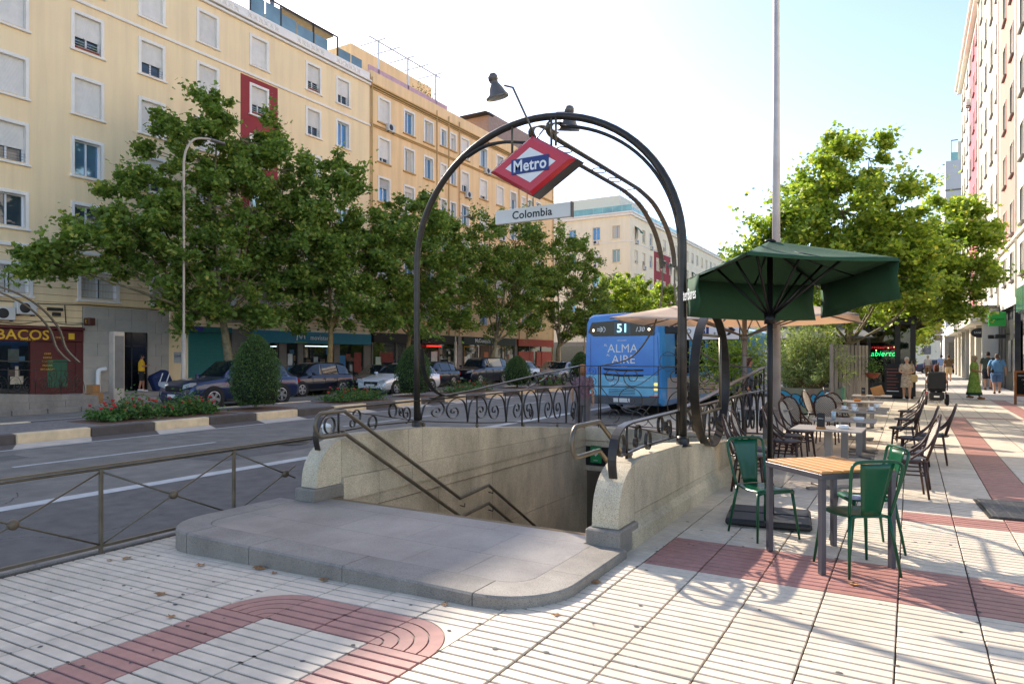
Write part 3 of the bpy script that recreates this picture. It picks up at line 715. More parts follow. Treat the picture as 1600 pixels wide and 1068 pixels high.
b = MB(); b.prism([(-.335, 0), (0, -.205), (.335, 0), (0, .205)], -.079, -.0755, M=XZ); b.build('white_diamond', M_sgn_white, ms)
b = MB(); b.box(-.25, .25, -.088, -.080, -.09, .09, .003); b.build('blue_band', M_blue, ms)
text('Metro', .19, M_sgn_white, ms, (0, -.0885, -.004), ext=.001, bold=.007, sc=(.9, 1, 1))
# station name board
nb = empty('station_name_board', (-3.96, 7.30, 3.375), 0, 'long white board reading Colombia hanging below the red diamond sign', 'sign')
MB().box(-.52, .52, -.03, .03, -.085, .085, .004).build('board', mat('board_cream', hexc('#d8d6cc'), .5, var=.05, dirt=.2), nb)
MB().box(.52, .53, -.035, .035, -.09, .09).build('end_cap', M_dgrey, nb)
text('Colombia', .135, mat('board_black', hexc('#1b1b1d'), .5), nb, (.0, -.032, -.002), ext=.001, bold=.004)
MB().tube([(-.0, .0, .08), (-.0, .0, .25)], .008, 6).build('hanger_rod', M_iron2, nb)
# spot lamps
M_lampg = mat('lamp_grey', hexc('#6d6660'), .45, .4); M_lampin = mat('lamp_reflector', hexc('#c9c8b8'), .25, .6)
def spot(loc, arm, lab, tilt):
    t = empty('spot_lamp', loc, 0, lab, 'lamp')
    MM = Matrix.Rotation(R(tilt), 4, 'Y') @ Matrix.Rotation(R(14), 4, 'X')
    MB().lathe([(.135, -.10), (.14, -.085), (.132, -.07), (.115, -.05), (.085, .02), (.055, .07), (.05, .075), (.05, .11), (.058, .115), (.058, .16), (.04, .19), (0, .2)], n=20, M=MM).build('lamp_shade', M_lampg, t)
    MB().lathe([(.128, -.098), (.11, -.05), (.07, .01), (0, .03)], n=20, M=MM).build('reflector', M_lampin, t)
    MB().lathe([(0, -.085), (.12, -.083), (.128, -.095)], n=20, M=MM).build('lamp_glass', glassmat('lamp_glass', hexc('#c6c8bd')), t)
    MB().tube(arm, .013, 6).build('arm', M_iron2, t)
    return t
spot((-4.32, 7.02, 4.86), [(.12, 0, .03), (.24, 0, -.02), (.46, .0, -.48), (.48, .1, -.62)], 'spot lamp raised on a thin bent arm above the red diamond sign', -8)
spot((-3.60, 7.55, 4.50), [(0, 0, .12), (-.1, -.12, .10), (-.2, -.2, -.05)], 'spot lamp tucked beneath the crown of the iron arch', 10)
# stair handrails
def handrail(X, up, lo, fu, lab):
    t = empty('handrail', (X, 0, 0), 0, lab, 'handrail')
    p = [(0, y, z) for y, z in up][::-1]; q = [(0, y, z) for y, z in lo]
    cy, cz, rr = fu
    mid = [(0, cy+rr*math.cos(R(a))*.85, cz+rr*math.sin(R(a))) for a in range(90, 271, 18)]
    MB().tube(p+mid+q, .023, 8).build('rail_tube', M_iron2, t)
    for (y, z) in up[1:]+lo[1:]:
        MB().tube([(0, y+.12, z-.09), (0, y+.12, z-.14), (-.08 if X < -4 else .08, y+.12, z-.13)], .008, 5).build('wall_bracket', M_iron, t)
    return t
handrail(-5.47, [(5.66, 1.035), (7.93, -.35), (8.69, -.29), (10.6, -1.5)], [(5.68, .775), (7.96, -.62), (8.69, -.56), (10.6, -1.77)], (5.33, .905, .13), 'dark tube handrail zigzagging down the road side stair wall')
handrail(-2.50, [(5.90, 1.04), (8.1, -.33), (8.8, -.3), (10.6, -1.5)], [(5.90, .77), (8.1, -.6), (8.8, -.56), (10.6, -1.77)], (5.42, .905, .135), 'dark tube handrail looping beside the right stair pier')
# roadside guard fence in front
gf = empty('guard_fence', (0, 0, 0), 0, 'low brown iron guard fence with crossed bars and round bosses by the road', 'fence')
FX = -6.3; fz = lambda z: -.13+z
yp = [-.75, .65, 2.05, 3.45, 4.85]
MB().ribbon([(FX, -2, fz(.775)), (FX, 6.2, fz(.80))], (1, 0, 0), .05, .018).build('top_rail', M_iron2, gf)
MB().tube([(FX, -2, fz(.745)), (FX, 6.2, fz(.77))], .012, 6).build('top_rail', M_iron2, gf)
MB().ribbon([(FX, -2, fz(.06)), (FX, 5.6, fz(.075))], (1, 0, 0), .035, .025).build('bottom_rail', M_iron2, gf)
for y in yp: MB().box(FX-.016, FX+.016, y-.016, y+.016, fz(0), fz(.765), .004).build('post', M_iron2, gf)
for a, c in zip(yp, yp[1:]+[6.25]):
    m_ = (a+c)/2; e = min(c, 5.7)
    for (p, q) in (((a, .74), (c, .08)), ((a, .08), (c, .74))):
        t1 = (e-a)/(c-a); q2 = (a+(c-a)*t1, p[1]+(q[1]-p[1])*t1)
        MB().tube([(FX, p[0], fz(p[1])), (FX, q2[0], fz(q2[1]))], .009, 5).build('cross_bar', M_iron2, gf)
    bM = Matrix.Translation((FX, m_, fz(.41))) @ Matrix.Rotation(R(90), 4, 'Y')
    MB().lathe([(0, -.035), (.03, -.033), (.042, -.02), (.044, 0), (.042, .02), (.03, .033), (0, .035)], n=14, M=bM).build('boss', mat('boss_brass', hexc('#6d604e'), .5, .5) if 'boss_brass' not in bpy.data.materials else bpy.data.materials['boss_brass'], gf)
# small light cap beside the left pier
lc = empty('bollard_light', (-6.2, 6.1, -.1), 0, 'small white capped light on a short post behind the left stair pier', 'light')
MB().cyl((0, 0), .022, 0, .82, 8).build('post', M_iron2, lc)
MB().lathe([(.03, .80), (.05, .83), (.05, .87), (.065, .88), (.05, .91), (0, .93)], n=14).build('cap', M_sgn_white, lc)
# ================= facades =================
M_yel = mat('yellow_render', hexc('#ffe1b2'), .85, var=.035, scale=.5, bump=.1, bscale=50, dirt=.06, streak=.16)
M_yel_rust = M_yel
M_och = mat('ochre_render', hexc('#fbd5a0'), .85, var=.04, scale=.5, bump=.1, bscale=50, dirt=.1, streak=.22)
M_och_dark = mat('ochre_cornice', hexc('#c9a368'), .85, var=.05, scale=1, dirt=.2)
M_cream = mat('cream_render', hexc('#f8e8c8'), .85, var=.03, scale=.4, dirt=.08, streak=.12)
M_oxblood = mat('oxblood_render', hexc('#97393b'), .85, var=.06, scale=1.2)
M_ivory = mat('ivory_render', hexc('#d8d2c2'), .85, var=.03, scale=.4, dirt=.08)
M_salmon = mat('salmon_render', hexc('#cf8f7d'), .85, var=.04, scale=.5)
M_rose = mat('rose_render', hexc('#c76a72'), .85, var=.04, scale=.5)
def slatmat(name, col, pitch):
    m = mat(name, col, .6, var=.05, objvar=.07, streak=.12); t = m.node_tree; n = t.nodes; L = t.links
    g = n.new('ShaderNodeTexCoord'); sp = n.new('ShaderNodeSeparateXYZ'); L.new(g.outputs['Object'], sp.inputs[0])
    w = n.new('ShaderNodeTexWave'); w.bands_direction = 'Z'; w.inputs['Scale'].default_value = 1/pitch/6.2832*3.1416*2/3.1416/1.0
    w.inputs['Scale'].default_value = .314/pitch; L.new(g.outputs['Object'], w.inputs['Vector'])
    bp = n.new('ShaderNodeBump'); bp.inputs['Strength'].default_value = .8; bp.inputs['Distance'].default_value = .012
    L.new(w.outputs['Fac'], bp.inputs['Height']); L.new(bp.outputs[0], n['Principled BSDF'].inputs['Normal']); return m
M_shut = slatmat('roller_shutter', hexc('#ece6db'), .05)
M_shut2 = slatmat('roller_shutter_grey', hexc('#bdbcb8'), .05)
M_pane = glassmat('window_glass', hexc('#35424c'), .04)
M_paneb = mat('painted_sky_glass', hexc('#6d93b0'), .06, .55, var=.25, scale=.35)  # blue base colour stands in for the reflected sky
M_sash = mat('window_sash', hexc('#dfe0e0'), .5, var=.03)
M_sill_och = M_och_dark
M_dark_in = mat('dark_room', hexc('#1c1d1e'), .9, var=.2)
M_rail_dk = mat('balconet_iron', hexc('#3a3a3c'), .5, .5)
XZW = XZ
_wc = {}
def window_meshes(w, h, kind, sur, trim, sillm, depth=.22):
    key = (w, h, kind, sur, trim.name, sillm.name, depth)
    if key in _wc: return _wc[key]
    s_ = sur; b = MB()
    # surround: four flat boards proud of the wall plus the four reveals
    if s_ > 0:
        b.box(-w/2-s_, -w/2, -.045, 0, -h/2-s_*.4, h/2+s_, .008); b.box(w/2, w/2+s_, -.045, 0, -h/2-s_*.4, h/2+s_, .008)
        b.box(-w/2, w/2, -.045, 0, h/2, h/2+s_, .008)
    for sx in (-1, 1):
        b.add([(sx*w/2, -.045 if s_ else 0, -h/2), (sx*w/2, depth, -h/2), (sx*w/2, depth, h/2), (sx*w/2, -.045 if s_ else 0, h/2)], [(0, 1, 2, 3)])
    b.add([(-w/2, -.04 if s_ else 0, h/2), (w/2, -.04 if s_ else 0, h/2), (w/2, depth, h/2), (-w/2, depth, h/2)], [(0, 1, 2, 3)])
    b.add([(-w/2, -.04 if s_ else 0, -h/2), (w/2, -.04 if s_ else 0, -h/2), (w/2, depth, -h/2), (-w/2, depth, -h/2)], [(0, 1, 2, 3)])
    out = [('window', b.mesh('window', trim))]
    sl = MB().box(-w/2-s_-.06, w/2+s_+.06, -.12, .02, -h/2-s_*.4-.09, -h/2-s_*.4, .012)
    out.append(('sill', sl.mesh('sill', sillm)))
    d = depth-.01
    # pane with meeting stile and frame
    fr = MB(); f_ = .05
    fr.box(-w/2, -w/2+f_, d-.05, d, -h/2, h/2); fr.box(w/2-f_, w/2, d-.05, d, -h/2, h/2)
    fr.box(-w/2+f_, w/2-f_, d-.05, d, h/2-f_, h/2); fr.box(-w/2+f_, w/2-f_, d-.05, d, -h/2, -h/2+f_)
    fr.box(-.035, .035, d-.055, d, -h/2+f_, h/2-f_)
    pn = MB().add([(-w/2, d, -h/2), (w/2, d, -h/2), (w/2, d, h/2), (-w/2, d, h/2)], [(0, 1, 2, 3)])
    if kind != 'shut':
        out.append(('sash', fr.mesh('sash', M_sash))); out.append(('pane', pn.mesh('pane', M_paneb if kind in ('blue', 'hb') else M_pane)))
    if kind in ('cur', 'q2'):
        cu = MB(); nn = 14
        for (a, c) in ((-w/2+.04, -.08 if kind == 'cur' else .02), (.10, w/2-.04)):
            vs = []
            for q in range(nn+1):
                x = a+(c-a)*q/nn; y = d-.012-.006*math.cos(q*2.1); vs += [(x, y, -h/2+.05), (x, y, h/2-.05)]
            cu.add(vs, [(2*q, 2*q+2, 2*q+3, 2*q+1) for q in range(nn)])
        out.append(('curtain', cu.mesh('curtain', bpy.data.materials.get('curtain_cloth') or mat('curtain_cloth', hexc('#c9c4b8'), .9, var=.1, scale=20))))
    if kind in ('shut', 'half', 'plants', 'hb', 'q1', 'q2'):
        z0 = {'shut': -h/2, 'hb': h*.1, 'q1': -h*.32, 'q2': h*.28}.get(kind, -h*.14)
        out.append(('shutter', MB().box(-w/2+.01, w/2-.01, d-.10, d-.07, z0, h/2).mesh('shutter', M_shut if kind != 'hb' else M_shut2)))
    if kind in ('plants', 'half'):
        r = MB()
        for q in range(3): r.tube([(-w/2, -.03, -h/2+.10+q*.12), (w/2, -.03, -h/2+.10+q*.12)], .008, 4)
        out.append(('guard_rail', r.mesh('guard_rail', M_sash if kind == 'plants' else M_rail_dk)))
    if kind == 'plants':
        r = MB(); r.box(-w/2+.08, w/2-.08, -.0, .12, -h/2, -h/2+.14); out.append(('flower_box', r.mesh('flower_box', bpy.data.materials.get('terracotta') or mat('terracotta', hexc('#8d4a35'), .8))))
        lf = MB(); rr = random.Random(4)
        for q in range(90):
            x = rr.choice((-.28, .28))*w/1.1+rr.gauss(0, .07); z = -h/2+.14+abs(rr.gauss(0, .14)); y = .05+rr.gauss(0, .05); e = .035
            lf.add([(x-e, y, z), (x, y-e*.5, z-e*.3), (x+e, y, z+e*.5), (x, y+e*.4, z+e)], [(0, 1, 2, 3)])
        out.append(('pot_plant', lf.mesh('pot_plant', bpy.data.materials.get('pot_plant_green') or mat('pot_plant_green', hexc('#3f5a2c'), .7, var=.4, scale=9))))
    _wc[key] = out; return out
def put_window(par, x, z, w, h, kind, sur=.16, trim=None, sillm=None, depth=.22, y=0):
    ms_ = window_meshes(w, h, kind, sur, trim or M_white, sillm or M_white, depth)
    o = inst(ms_[0][0], ms_[0][1], par, (x, y, z))
    for n_, me in ms_[1:]: inst(n_, me, o)
    return o
def facade(par, x0, x1, z0, z1, holes, m, y=0, name='wall', patches=()):
    # a wall sheet split round its openings; patches = (x0,x1,z0,z1,matindex)
    xs = sorted({x0, x1, *[v for h in holes for v in h[:2]], *[v for p in patches for v in p[:2]]}); zs = sorted({z0, z1, *[v for h in holes for v in h[2:4]], *[v for p in patches for v in p[2:4]]})
    b = MB()
    for a, c in zip(xs, xs[1:]):
        for d, e in zip(zs, zs[1:]):
            mx_, mz = (a+c)/2, (d+e)/2
            if mx_ < x0 or mx_ > x1 or mz < z0 or mz > z1: continue
            if any(h[0] < mx_ < h[1] and h[2] < mz < h[3] for h in holes): continue
            mi = next((p[4] for p in patches if p[0] < mx_ < p[1] and p[2] < mz < p[3]), 0)
            b.add([(a, y, d), (c, y, d), (c, y, e), (a, y, e)], [(0, 1, 2, 3)], mi)
    return b.build(name, m, par)
def shell(par, x0, x1, D, z0, z1, m, name='body'):
    b = MB(); y = .24
    b.add([(x0, y, z0), (x1, y, z0), (x1, y, z1), (x0, y, z1)], [(0, 1, 2, 3)], 1)
    b.add([(x0, 0, z0), (x0, D, z0), (x0, D, z1), (x0, 0, z1)], [(0, 1, 2, 3)]); b.add([(x1, 0, z0), (x1, 0, z1), (x1, D, z1), (x1, D, z0)], [(0, 1, 2, 3)])
    b.add([(x0, D, z0), (x0, D, z1), (x1, D, z1), (x1, D, z0)], [(0, 1, 2, 3)]); b.add([(x0, 0, z1-.5), (x1, 0, z1-.5), (x1, D, z1-.5), (x0, D, z1-.5)], [(0, 1, 2, 3)])
    return b.build(name, [m, M_dark_in], par)
def acunit(par, x, z, y=-.0, fan=True):
    b = MB().box(-.38, .38, -.32, -.02, -.27, .27, .03); o = b.build('air_conditioner', bpy.data.materials.get('ac_white') or mat('ac_white', hexc('#cfcdc6'), .5, var=.05), par, (x, y, z))
    MB().lathe([(0, .004), (.04, .008), (.2, .006), (.21, 0)], n=18, M=Matrix.Translation((-.08, -.322, 0)) @ Matrix.Rotation(R(90), 4, 'X')).build('fan', M_rail_dk, o)
    MB().box(-.3, -.26, -.3, 0, -.32, -.27).box(.26, .3, -.3, 0, -.32, -.27).build('bracket', M_rail_dk, o)
    return o
def pipe(par, x, z0, z1, m, y=-.08, r_=.055):
    MB().tube([(x, y, z0), (x, y, z1)], r_, 8).build('downpipe', m, par)
BX = -32.3
# ----- building 1: yellow block (local x = world y, facing +x) -----
b1 = empty('apartment_building', (BX, 0, 0), R(90), 'pale yellow apartment block with white window frames above a tobacco shop', 'building')
rows = [19.02, 16.23, 13.35, 10.57, 7.75]; h_ = 1.55
cols = [(5.0, 1.15), (8.2, 1.15), (11.0, 1.15), (13.9, 1.3), (17.1, 1.15), (20.15, 1.1), (23.25, 1.05), (26.57, 1.05), (30.7, 1.0), (33.28, 1.0)]
kinds = {(19.02, 13.9): 'plants', (16.23, 17.1): 'plants', (16.23, 20.15): 'half', (19.02, 30.7): 'plants', (19.02, 33.28): 'half', (16.23, 26.57): 'plants', (16.23, 30.7): 'half',
         (16.23, 33.28): 'blue', (13.35, 17.1): 'shut', (10.57, 17.1): 'blue', (10.57, 13.9): 'half', (7.75, 13.9): 'glass', (7.75, 17.1): 'glass', (7.75, 20.15): 'blue', (13.35, 13.9): 'shut', (10.57, 20.15): 'half', (10.57, 26.57): 'blue', (10.57, 30.7): 'q1', (10.57, 33.28): 'blue', (13.35, 30.7): 'q1', (13.35, 33.28): 'q2', (7.75, 30.7): 'cur', (7.75, 33.28): 'half', (7.75, 26.57): 'q2', (13.35, 26.57): 'q1'}
holes = []; wl = []
for rz_ in rows:
    for cx_, ww in cols:
        hh_ = 1.55 if rz_ > 8 else 1.35; holes.append((cx_-ww/2, cx_+ww/2, rz_-hh_/2, rz_+hh_/2)); wl.append((cx_, rz_, ww, hh_, kinds.get((rz_, cx_), 'shut')))
for cx_, ww in ((13.95, 1.5), (17.6, 1.6), (20.9, 1.5), (24.1, 1.5), (27.3, 1.4), (30.7, 1.3), (33.3, 1.3), (9.8, 1.5), (5.5, 1.5)):
    holes.append((cx_-ww/2, cx_+ww/2, 4.25, 5.45)); wl.append((cx_, 4.85, ww, 1.2, 'cur' if cx_ < 15 else 'q2'))
shopz = 3.15
facade(b1, 0, 35.85, shopz, 20.35, holes, [M_yel, M_oxblood], patches=[(25.3, 27.9, 6.4, 17.45, 1)])
for w_ in wl: put_window(b1, w_[0], w_[1], w_[2], w_[3], w_[4], .15)
shell(b1, 0, 35.85, 12, 0, 21.0, M_yel)
tr = MB()
for (z, dp, hg) in ((17.52, .09, .14), (6.22, .11, .16), (20.35, .16, .14), (20.55, .26, .1)):
    tr.box(0, 35.87, -dp, 0, z, z+hg, .02)
tr.build('string_course', M_white, b1)
pb = MB(); pb.box(0, 35.85, -.04, .16, 20.65, 21.22, .02); pr = pb.build('parapet', M_white, b1)
# pierced lattice panels of the parapet
for c_ in (12.2, 16.3, 20.3, 24.2, 27.0, 30.6, 33.9):
    lat = MB()
    for i in range(6):
        x = c_-1.1+i*.38
        for s_ in (-1, 1): lat.tube([(x-.14, -.055, 20.93-.14*s_), (x+.14, -.055, 20.93+.14*s_)], .022, 4)
        lat.ribbon([(x+.1*math.cos(2*PI*q/10), -.05, 20.93+.1*math.sin(2*PI*q/10)) for q in range(10)], (0, 1, 0), .03, .02, closed=True)
    lat.build('lattice_panel', M_white, b1)
gr_ = MB()
for z in [3.35+.32*i for i in range(9)]: gr_.box(0, 35.84, -.006, .0, z, z+.02)
tag(gr_.build('groove_shade_strip', mat('groove_shadow_paint', hexc('#b28f50'), .9), b1), kind='stuff')  # raised strips; the shade of the wall grooves is put into their colour
# terrace: glass screens, awning frame, chimneys
M_scr = glassmat('terrace_glass', hexc('#6f8a92'), .08)
for (a, c, zt) in ((26.2, 27.2, 22.4), (27.3, 28.4, 22.4), (28.5, 29.6, 22.2), (29.7, 31.0, 22.1), (31.1, 32.2, 22.1), (33.2, 34.3, 22.0), (34.4, 35.4, 22.0)):
    MB().box(a, c, .3, .33, 21.0, zt).build('glass_screen', M_scr, b1)
fr = MB()
for x in (26.2, 28.4, 31.0, 33.1): fr.box(x-.04, x+.04, .28, .36, 21, 22.7)
fr.box(26.2, 33.1, .28, .36, 22.62, 22.7); fr.build('awning_frame', M_rail_dk, b1)
MB().box(28.6, 32.8, .4, 3.4, 22.55, 22.66).build('terrace_awning', mat('awning_beige', hexc('#7f7a6c'), .9), b1)
MB().cyl((29.6, 2.5), .15, 21, 24.2, 12).build('chimney', mat('chimney_zinc', hexc('#8b9299'), .4, .6), b1)
MB().box(2, 24, 3.0, 10, 20.6, 23.0).build('penthouse', M_ivory, b1)
# ----- ground floor of building 1 -----
M_maroon = mat('maroon_shopfront', hexc('#571b1e'), .45, var=.08); M_yletter = mat('yellow_letters', hexc('#e0b02a'), .5)
M_grst = mat('grey_cladding', hexc('#b0a89c'), .6, var=.07, scale=2, dirt=.2)
M_shopin = mat('shop_interior', hexc('#33302c'), .7, var=.8, scale=2.5)
def shopglass(name='shop_glass'): return bpy.data.materials.get(name) or glassmat(name, hexc('#1c2226'), .03)
sf = empty('shopfront', (0, -.0, 0), 0, parent=b1); sf.name = 'shopfront'
fc = MB(); fc.box(0, 16.85, -.16, .2, 2.28, 2.78, .02); fc.box(0, 16.85, -.28, .2, 2.80, 2.92, .02)
fc.box(16.55, 16.85, -.1, .2, -.1, 2.27, .01); fc.box(14.72, 14.86, -.1, .2, 0, 2.27); fc.box(13.2, 13.34, -.1, .2, 0, 2.27); fc.box(0, 13.2, -.06, .2, -.1, .55); fc.box(14.86, 16.55, -.05, .2, -.1, 2.27)
fc.build('shopfront_frame', M_maroon, b1)
MB().box(0, 14.7, .03, .05, .55, 2.27).build('shop_window', shopglass(), b1)
MB().box(13.36, 14.7, .0, .04, -.02, 2.2).build('shop_door', shopglass(), b1)
MB().box(0, 16.85, -.02, .0, 2.95, 3.13).build('wall_band', M_yel, b1)
text('TABACOS', .58, M_yletter, b1, (15.42, -.165, 2.53), ext=.01, bold=.014, sc=(1.05, 1, 1), align='RIGHT')
text('A.M.B.E. JR.', .12, M_yletter, b1, (14.6, -.165, 2.34), ext=.003)
text('TIMBRES', .1, M_yletter, b1, (15.85, -.165, 2.45), ext=.003)
MB().box(16.2, 16.45, -.17, -.16, 2.38, 2.66).build('logo_plate', M_yletter, b1)
MB().box(15.4, 16.2, -.056, -.05, .3, 1.5).build('green_panel', mat('poster_green', hexc('#2c5d44'), .6), b1)
for i, t_ in enumerate(('CHES', 'ROPAS', 'TABACO', 'PRENSA', 'RECARGAS')): text(t_, .11, M_yletter, b1, (15.4, -.06, 1.75-i*.17), ext=.002)
b = MB()
for q in range(5):
    b.box(.4, 13.1, .06, .3, .7+q*.3, .72+q*.3)
b.build('shop_shelf', mat('shelf_tan', hexc('#a88a5c'), .6), b1)  # tan shelf boards with slight random tone
for i in range(24):
    o_ = i*.5; MB().box(1+o_, 1.22+o_, -.0, .025, .72+(i % 4)*.32, .92+(i % 4)*.32).build('shop_item', [bpy.data.materials.get('item_%d' % (i % 4)) or mat('item_%d' % (i % 4), hexc(('#a33a2a', '#c8b27a', '#5e88a0', '#3c5a40')[i % 4]), .6)][0], b1)
# double hanging sign of the shop
MB().box(16.75, 17.05, -.75, -.3, 3.02, 3.36, .03).build('hanging_sign', mat('brown_box', hexc('#4d2417'), .5), b1)
text('t', .3, M_yletter, b1, (17.052, -.52, 3.2), rot=(R(90), 0, R(90)), ext=.004); text('t', .3, M_yletter, b1, (16.748, -.52, 3.2), rot=(R(90), 0, R(-90)), ext=.004)
acunit(b1, 14.5, 3.66); acunit(b1, 13.7, 3.4)
cab = MB()
cab.tube(smooth_path([(13, -.05, 3.1), (14.3, -.06, 3.0), (15.2, -.06, 3.15), (16.2, -.06, 3.05), (17.2, -.06, 3.12)], 4), .018, 5)
cab.tube([(12, -.05, 3.95), (15.2, -.05, 3.9), (17, -.05, 3.96), (22, -.05, 3.93), (35, -.05, 3.9)], .02, 5); cab.tube([(16.1, -.05, 3.9), (16.15, -.05, 3.1)], .02, 5)
cab.box(15.4, 16.0, -.12, 0, 3.62, 3.76); cab.box(15.6, 15.9, -.14, 0, 3.4, 3.55); cab.build('wall_cables', M_rail_dk, b1)
# grey clad entrance with dark door
cl = []
for q in range(7):
    z0 = q*.56; xs_ = [16.87, 17.5, 18.3] if q % 2 else [16.87, 18.0, 18.3]
    for a, c in zip(xs_, xs_[1:]): cl.append((a, c, z0, z0+.55))
    xs_ = [19.85, 20.3, 21.0] if q % 2 else [19.85, 20.6, 21.0]
    for a, c in zip(xs_, xs_[1:]): cl.append((a, c, z0, z0+.55))
for q in range(2): cl += [(18.3, 19.1, 2.8+q*.56, 3.35+q*.56), (19.1, 19.85, 2.8+q*.56, 3.35+q*.56)]
for (a, c, d, e) in cl: MB().box(a+.006, c-.006, -.07, 0, d+.006-.02, min(e, 3.9)-.006, .006).build('cladding_panel', M_grst, b1)
MB().box(16.86, 21.0, -.0, .1, -.1, 3.9).build('cladding_back', mat('cladding_joint', hexc('#5c5a57'), .8), b1)
MB().box(18.3, 19.85, -.09, -.071, -.02, 2.79).build('entrance_door', mat('door_black_glass', hexc('#101214'), .12), b1)
fr = MB()
for x in (18.3, 19.05, 19.8): fr.box(x, x+.05, -.11, -.09, 0, 2.75)
fr.box(18.3, 19.85, -.11, -.09, 2.1, 2.15); fr.build('door_frame', M_rail_dk, b1)
facade(b1, 21.0, 22.1, -.1, shopz, [], M_yel, -.001); facade(b1, 16.85, 35.85, 3.9, 3.905, [], M_yel, -.002)
# teal shutter shop, phone shop
M_teal = mat('teal_shutter', hexc('#0f6d6a'), .45, var=.08)
for q in range(16): MB().box(22.1, 24.6, -.03, .02, q*.18-.02, q*.18+.165, .006).build('shutter_slat', M_teal, b1)
MB().box(22.0, 24.7, -.1, .1, 2.88, 3.2, .02).build('shop_fascia', mat('teal_fascia', hexc('#17635f'), .5), b1)
MB().box(22.15, 22.9, -.13, -.1, 2.95, 3.2).build('blue_plate', mat('blue_plate', hexc('#3b3f8d'), .5), b1)
M_tqb = mat('turquoise_fascia', hexc('#1c7c92'), .4, var=.05); 
MB().box(25.9, 35.8, -.22, .2, 2.42, 3.14, .03).build('shop_fascia', M_tqb, b1)
text('movistar', .42, M_sgn_white, b1, (31.0, -.225, 2.78), ext=.008, bold=.004)
MB().ribbon([(p[0], 0, p[1]) for p in [(29.15, 2.6), (29.2, 2.9), (29.32, 2.98), (29.42, 2.75), (29.5, 2.72), (29.6, 2.96), (29.72, 3.0), (29.78, 2.7)]], (0, 1, 0), .02, .07).build('emblem', M_sgn_white, b1, (0, -.235, 0))
MB().box(29.0, 30.0, -.226, -.221, 2.46, 2.52).build('green_strip', mat('lime_strip', hexc('#6f9a35'), .5), b1)
M_stone_post = mat('grey_stone_post', hexc('#77726b'), .7, var=.08, dirt=.3)
for a, c in ((24.7, 25.9), (28.0, 28.5), (29.4, 29.8), (32.4, 32.9), (35.2, 35.85)): MB().box(a, c, -.09, .1, -.05, 2.41 if a > 25 else shopz, .01).build('stone_post', M_stone_post, b1)
for a, c in ((25.9, 28.0), (28.5, 29.4), (29.8, 32.4), (32.9, 35.2)):
    MB().box(a, c, .0, .03, -.02, 2.41).build('shop_window', shopglass(), b1)
M_lit = mat('shop_strip_light', hexc('#cfe3ee'), .5, emis=hexc('#cfe3ee'), estr=1.2); M_bluep = mat('poster_blue', hexc('#2f77a8'), .5); M_redp = mat('poster_red', hexc('#7c3630'), .6); M_whp = mat('poster_white', hexc('#c9cdcf'), .5)
for i, (a, c, d, e, m_) in enumerate(((26.3, 26.9, .8, 1.9, M_bluep), (27.1, 27.6, 1.2, 1.9, M_whp), (28.6, 29.2, .6, 1.0, M_bluep), (28.65, 29.0, 1.1, 1.8, M_whp), (29.85, 30.1, .1, 1.1, M_bluep), (32.95, 33.5, .7, 1.7, M_bluep), (34.3, 35.0, .5, 1.9, M_redp), (31.8, 32.3, 1.75, 2.2, M_bluep), (26.1, 27.8, 2.2, 2.24, M_lit), (30.0, 32.0, 2.25, 2.29, M_lit))):
    MB().box(a, c, -.015, -.002, d, e).build('window_poster', m_, b1)
for x in (21.05,): pipe(b1, x, 3.2, 3.9, M_yel)
text('CINE', .16, M_rail_dk, b1, (21.5, -.03, 1.65), ext=.002); MB().box(21.3, 21.75, -.025, -.005, 1.3, 1.85).build('notice_plate', mat('notice_grey', hexc('#a5aaae'), .5), b1)

def window_display(par, xa, xb, za, zb, n_, y, seed):
    rd = random.Random(seed)
    for i in range(n_):
        w_ = rd.uniform(.12, .5); h_ = rd.uniform(.15, .6); x = rd.uniform(xa, xb-w_); z = rd.uniform(za, zb-h_); k_ = rd.randrange(9)
        mm = bpy.data.materials.get('display_%d' % k_) or mat('display_%d' % k_, hexc(('#5f7f94', '#8e9aa0', '#6b5a45', '#7a3d34', '#2f5870', '#a59a86', '#3d4a44', '#c0bba8', '#4a3d33')[k_]), .5, var=.3, scale=6)
        MB().box(x, x+w_, y-.012-.0007*i, y-.001-.0007*i, z, z+h_).build('display_item', mm, par)
for (a, c) in ((26.0, 27.9), (28.6, 29.3), (29.9, 32.3), (33.0, 35.1)): window_display(b1, a, c, .2, 2.2, 9, .0, int(a))
window_display(b1, 9.0, 13.1, .6, 2.2, 16, .03, 77); window_display(b1, 13.4, 14.6, .2, 2.1, 5, .0, 78)
# ----- building 2: ochre block -----
b2 = empty('apartment_building', (BX, 35.95, 0), R(90), 'long ochre apartment block with ribbed cornices and windows whose blue imitates reflected sky', 'building')
L2 = 28.0
cs = [1.4, 4.25, 6.65]; ns = [8.6, 9.95]
base = [1.4, 4.25, 6.65]; cols2 = []
for off in (0, 13.1, 26.2):
    cols2 += [(off+1.4, 1.05, 1.6), (off+4.2, 1.05, 1.6), (off+6.6, 1.0, 1.6), (off+8.55, .65, 1.25), (off+9.85, .65, 1.25), (off+11.6, 1.0, 1.6)]
cols2 = [c for c in cols2 if c[0] < L2-.8]
rows2 = [19.0, 16.2, 13.4, 10.6, 7.8, 5.2]
holes = []; wl = []; rr = random.Random(5)
for rz_ in rows2:
    for (cx_, ww, hh_) in cols2:
        zc = rz_+(.1 if hh_ < 1.4 else 0); holes.append((cx_-ww/2, cx_+ww/2, zc-hh_/2, zc+hh_/2))
        wl.append((cx_, zc, ww, hh_, rr.choice(['blue', 'blue', 'hb', 'half', 'shut', 'blue', 'q1', 'q2', 'cur'])))
facade(b2, 0, L2, 3.3, 20.2, holes, M_och)
for w_ in wl: put_window(b2, w_[0], w_[1], w_[2], w_[3], w_[4], .15, M_white, M_och_dark)
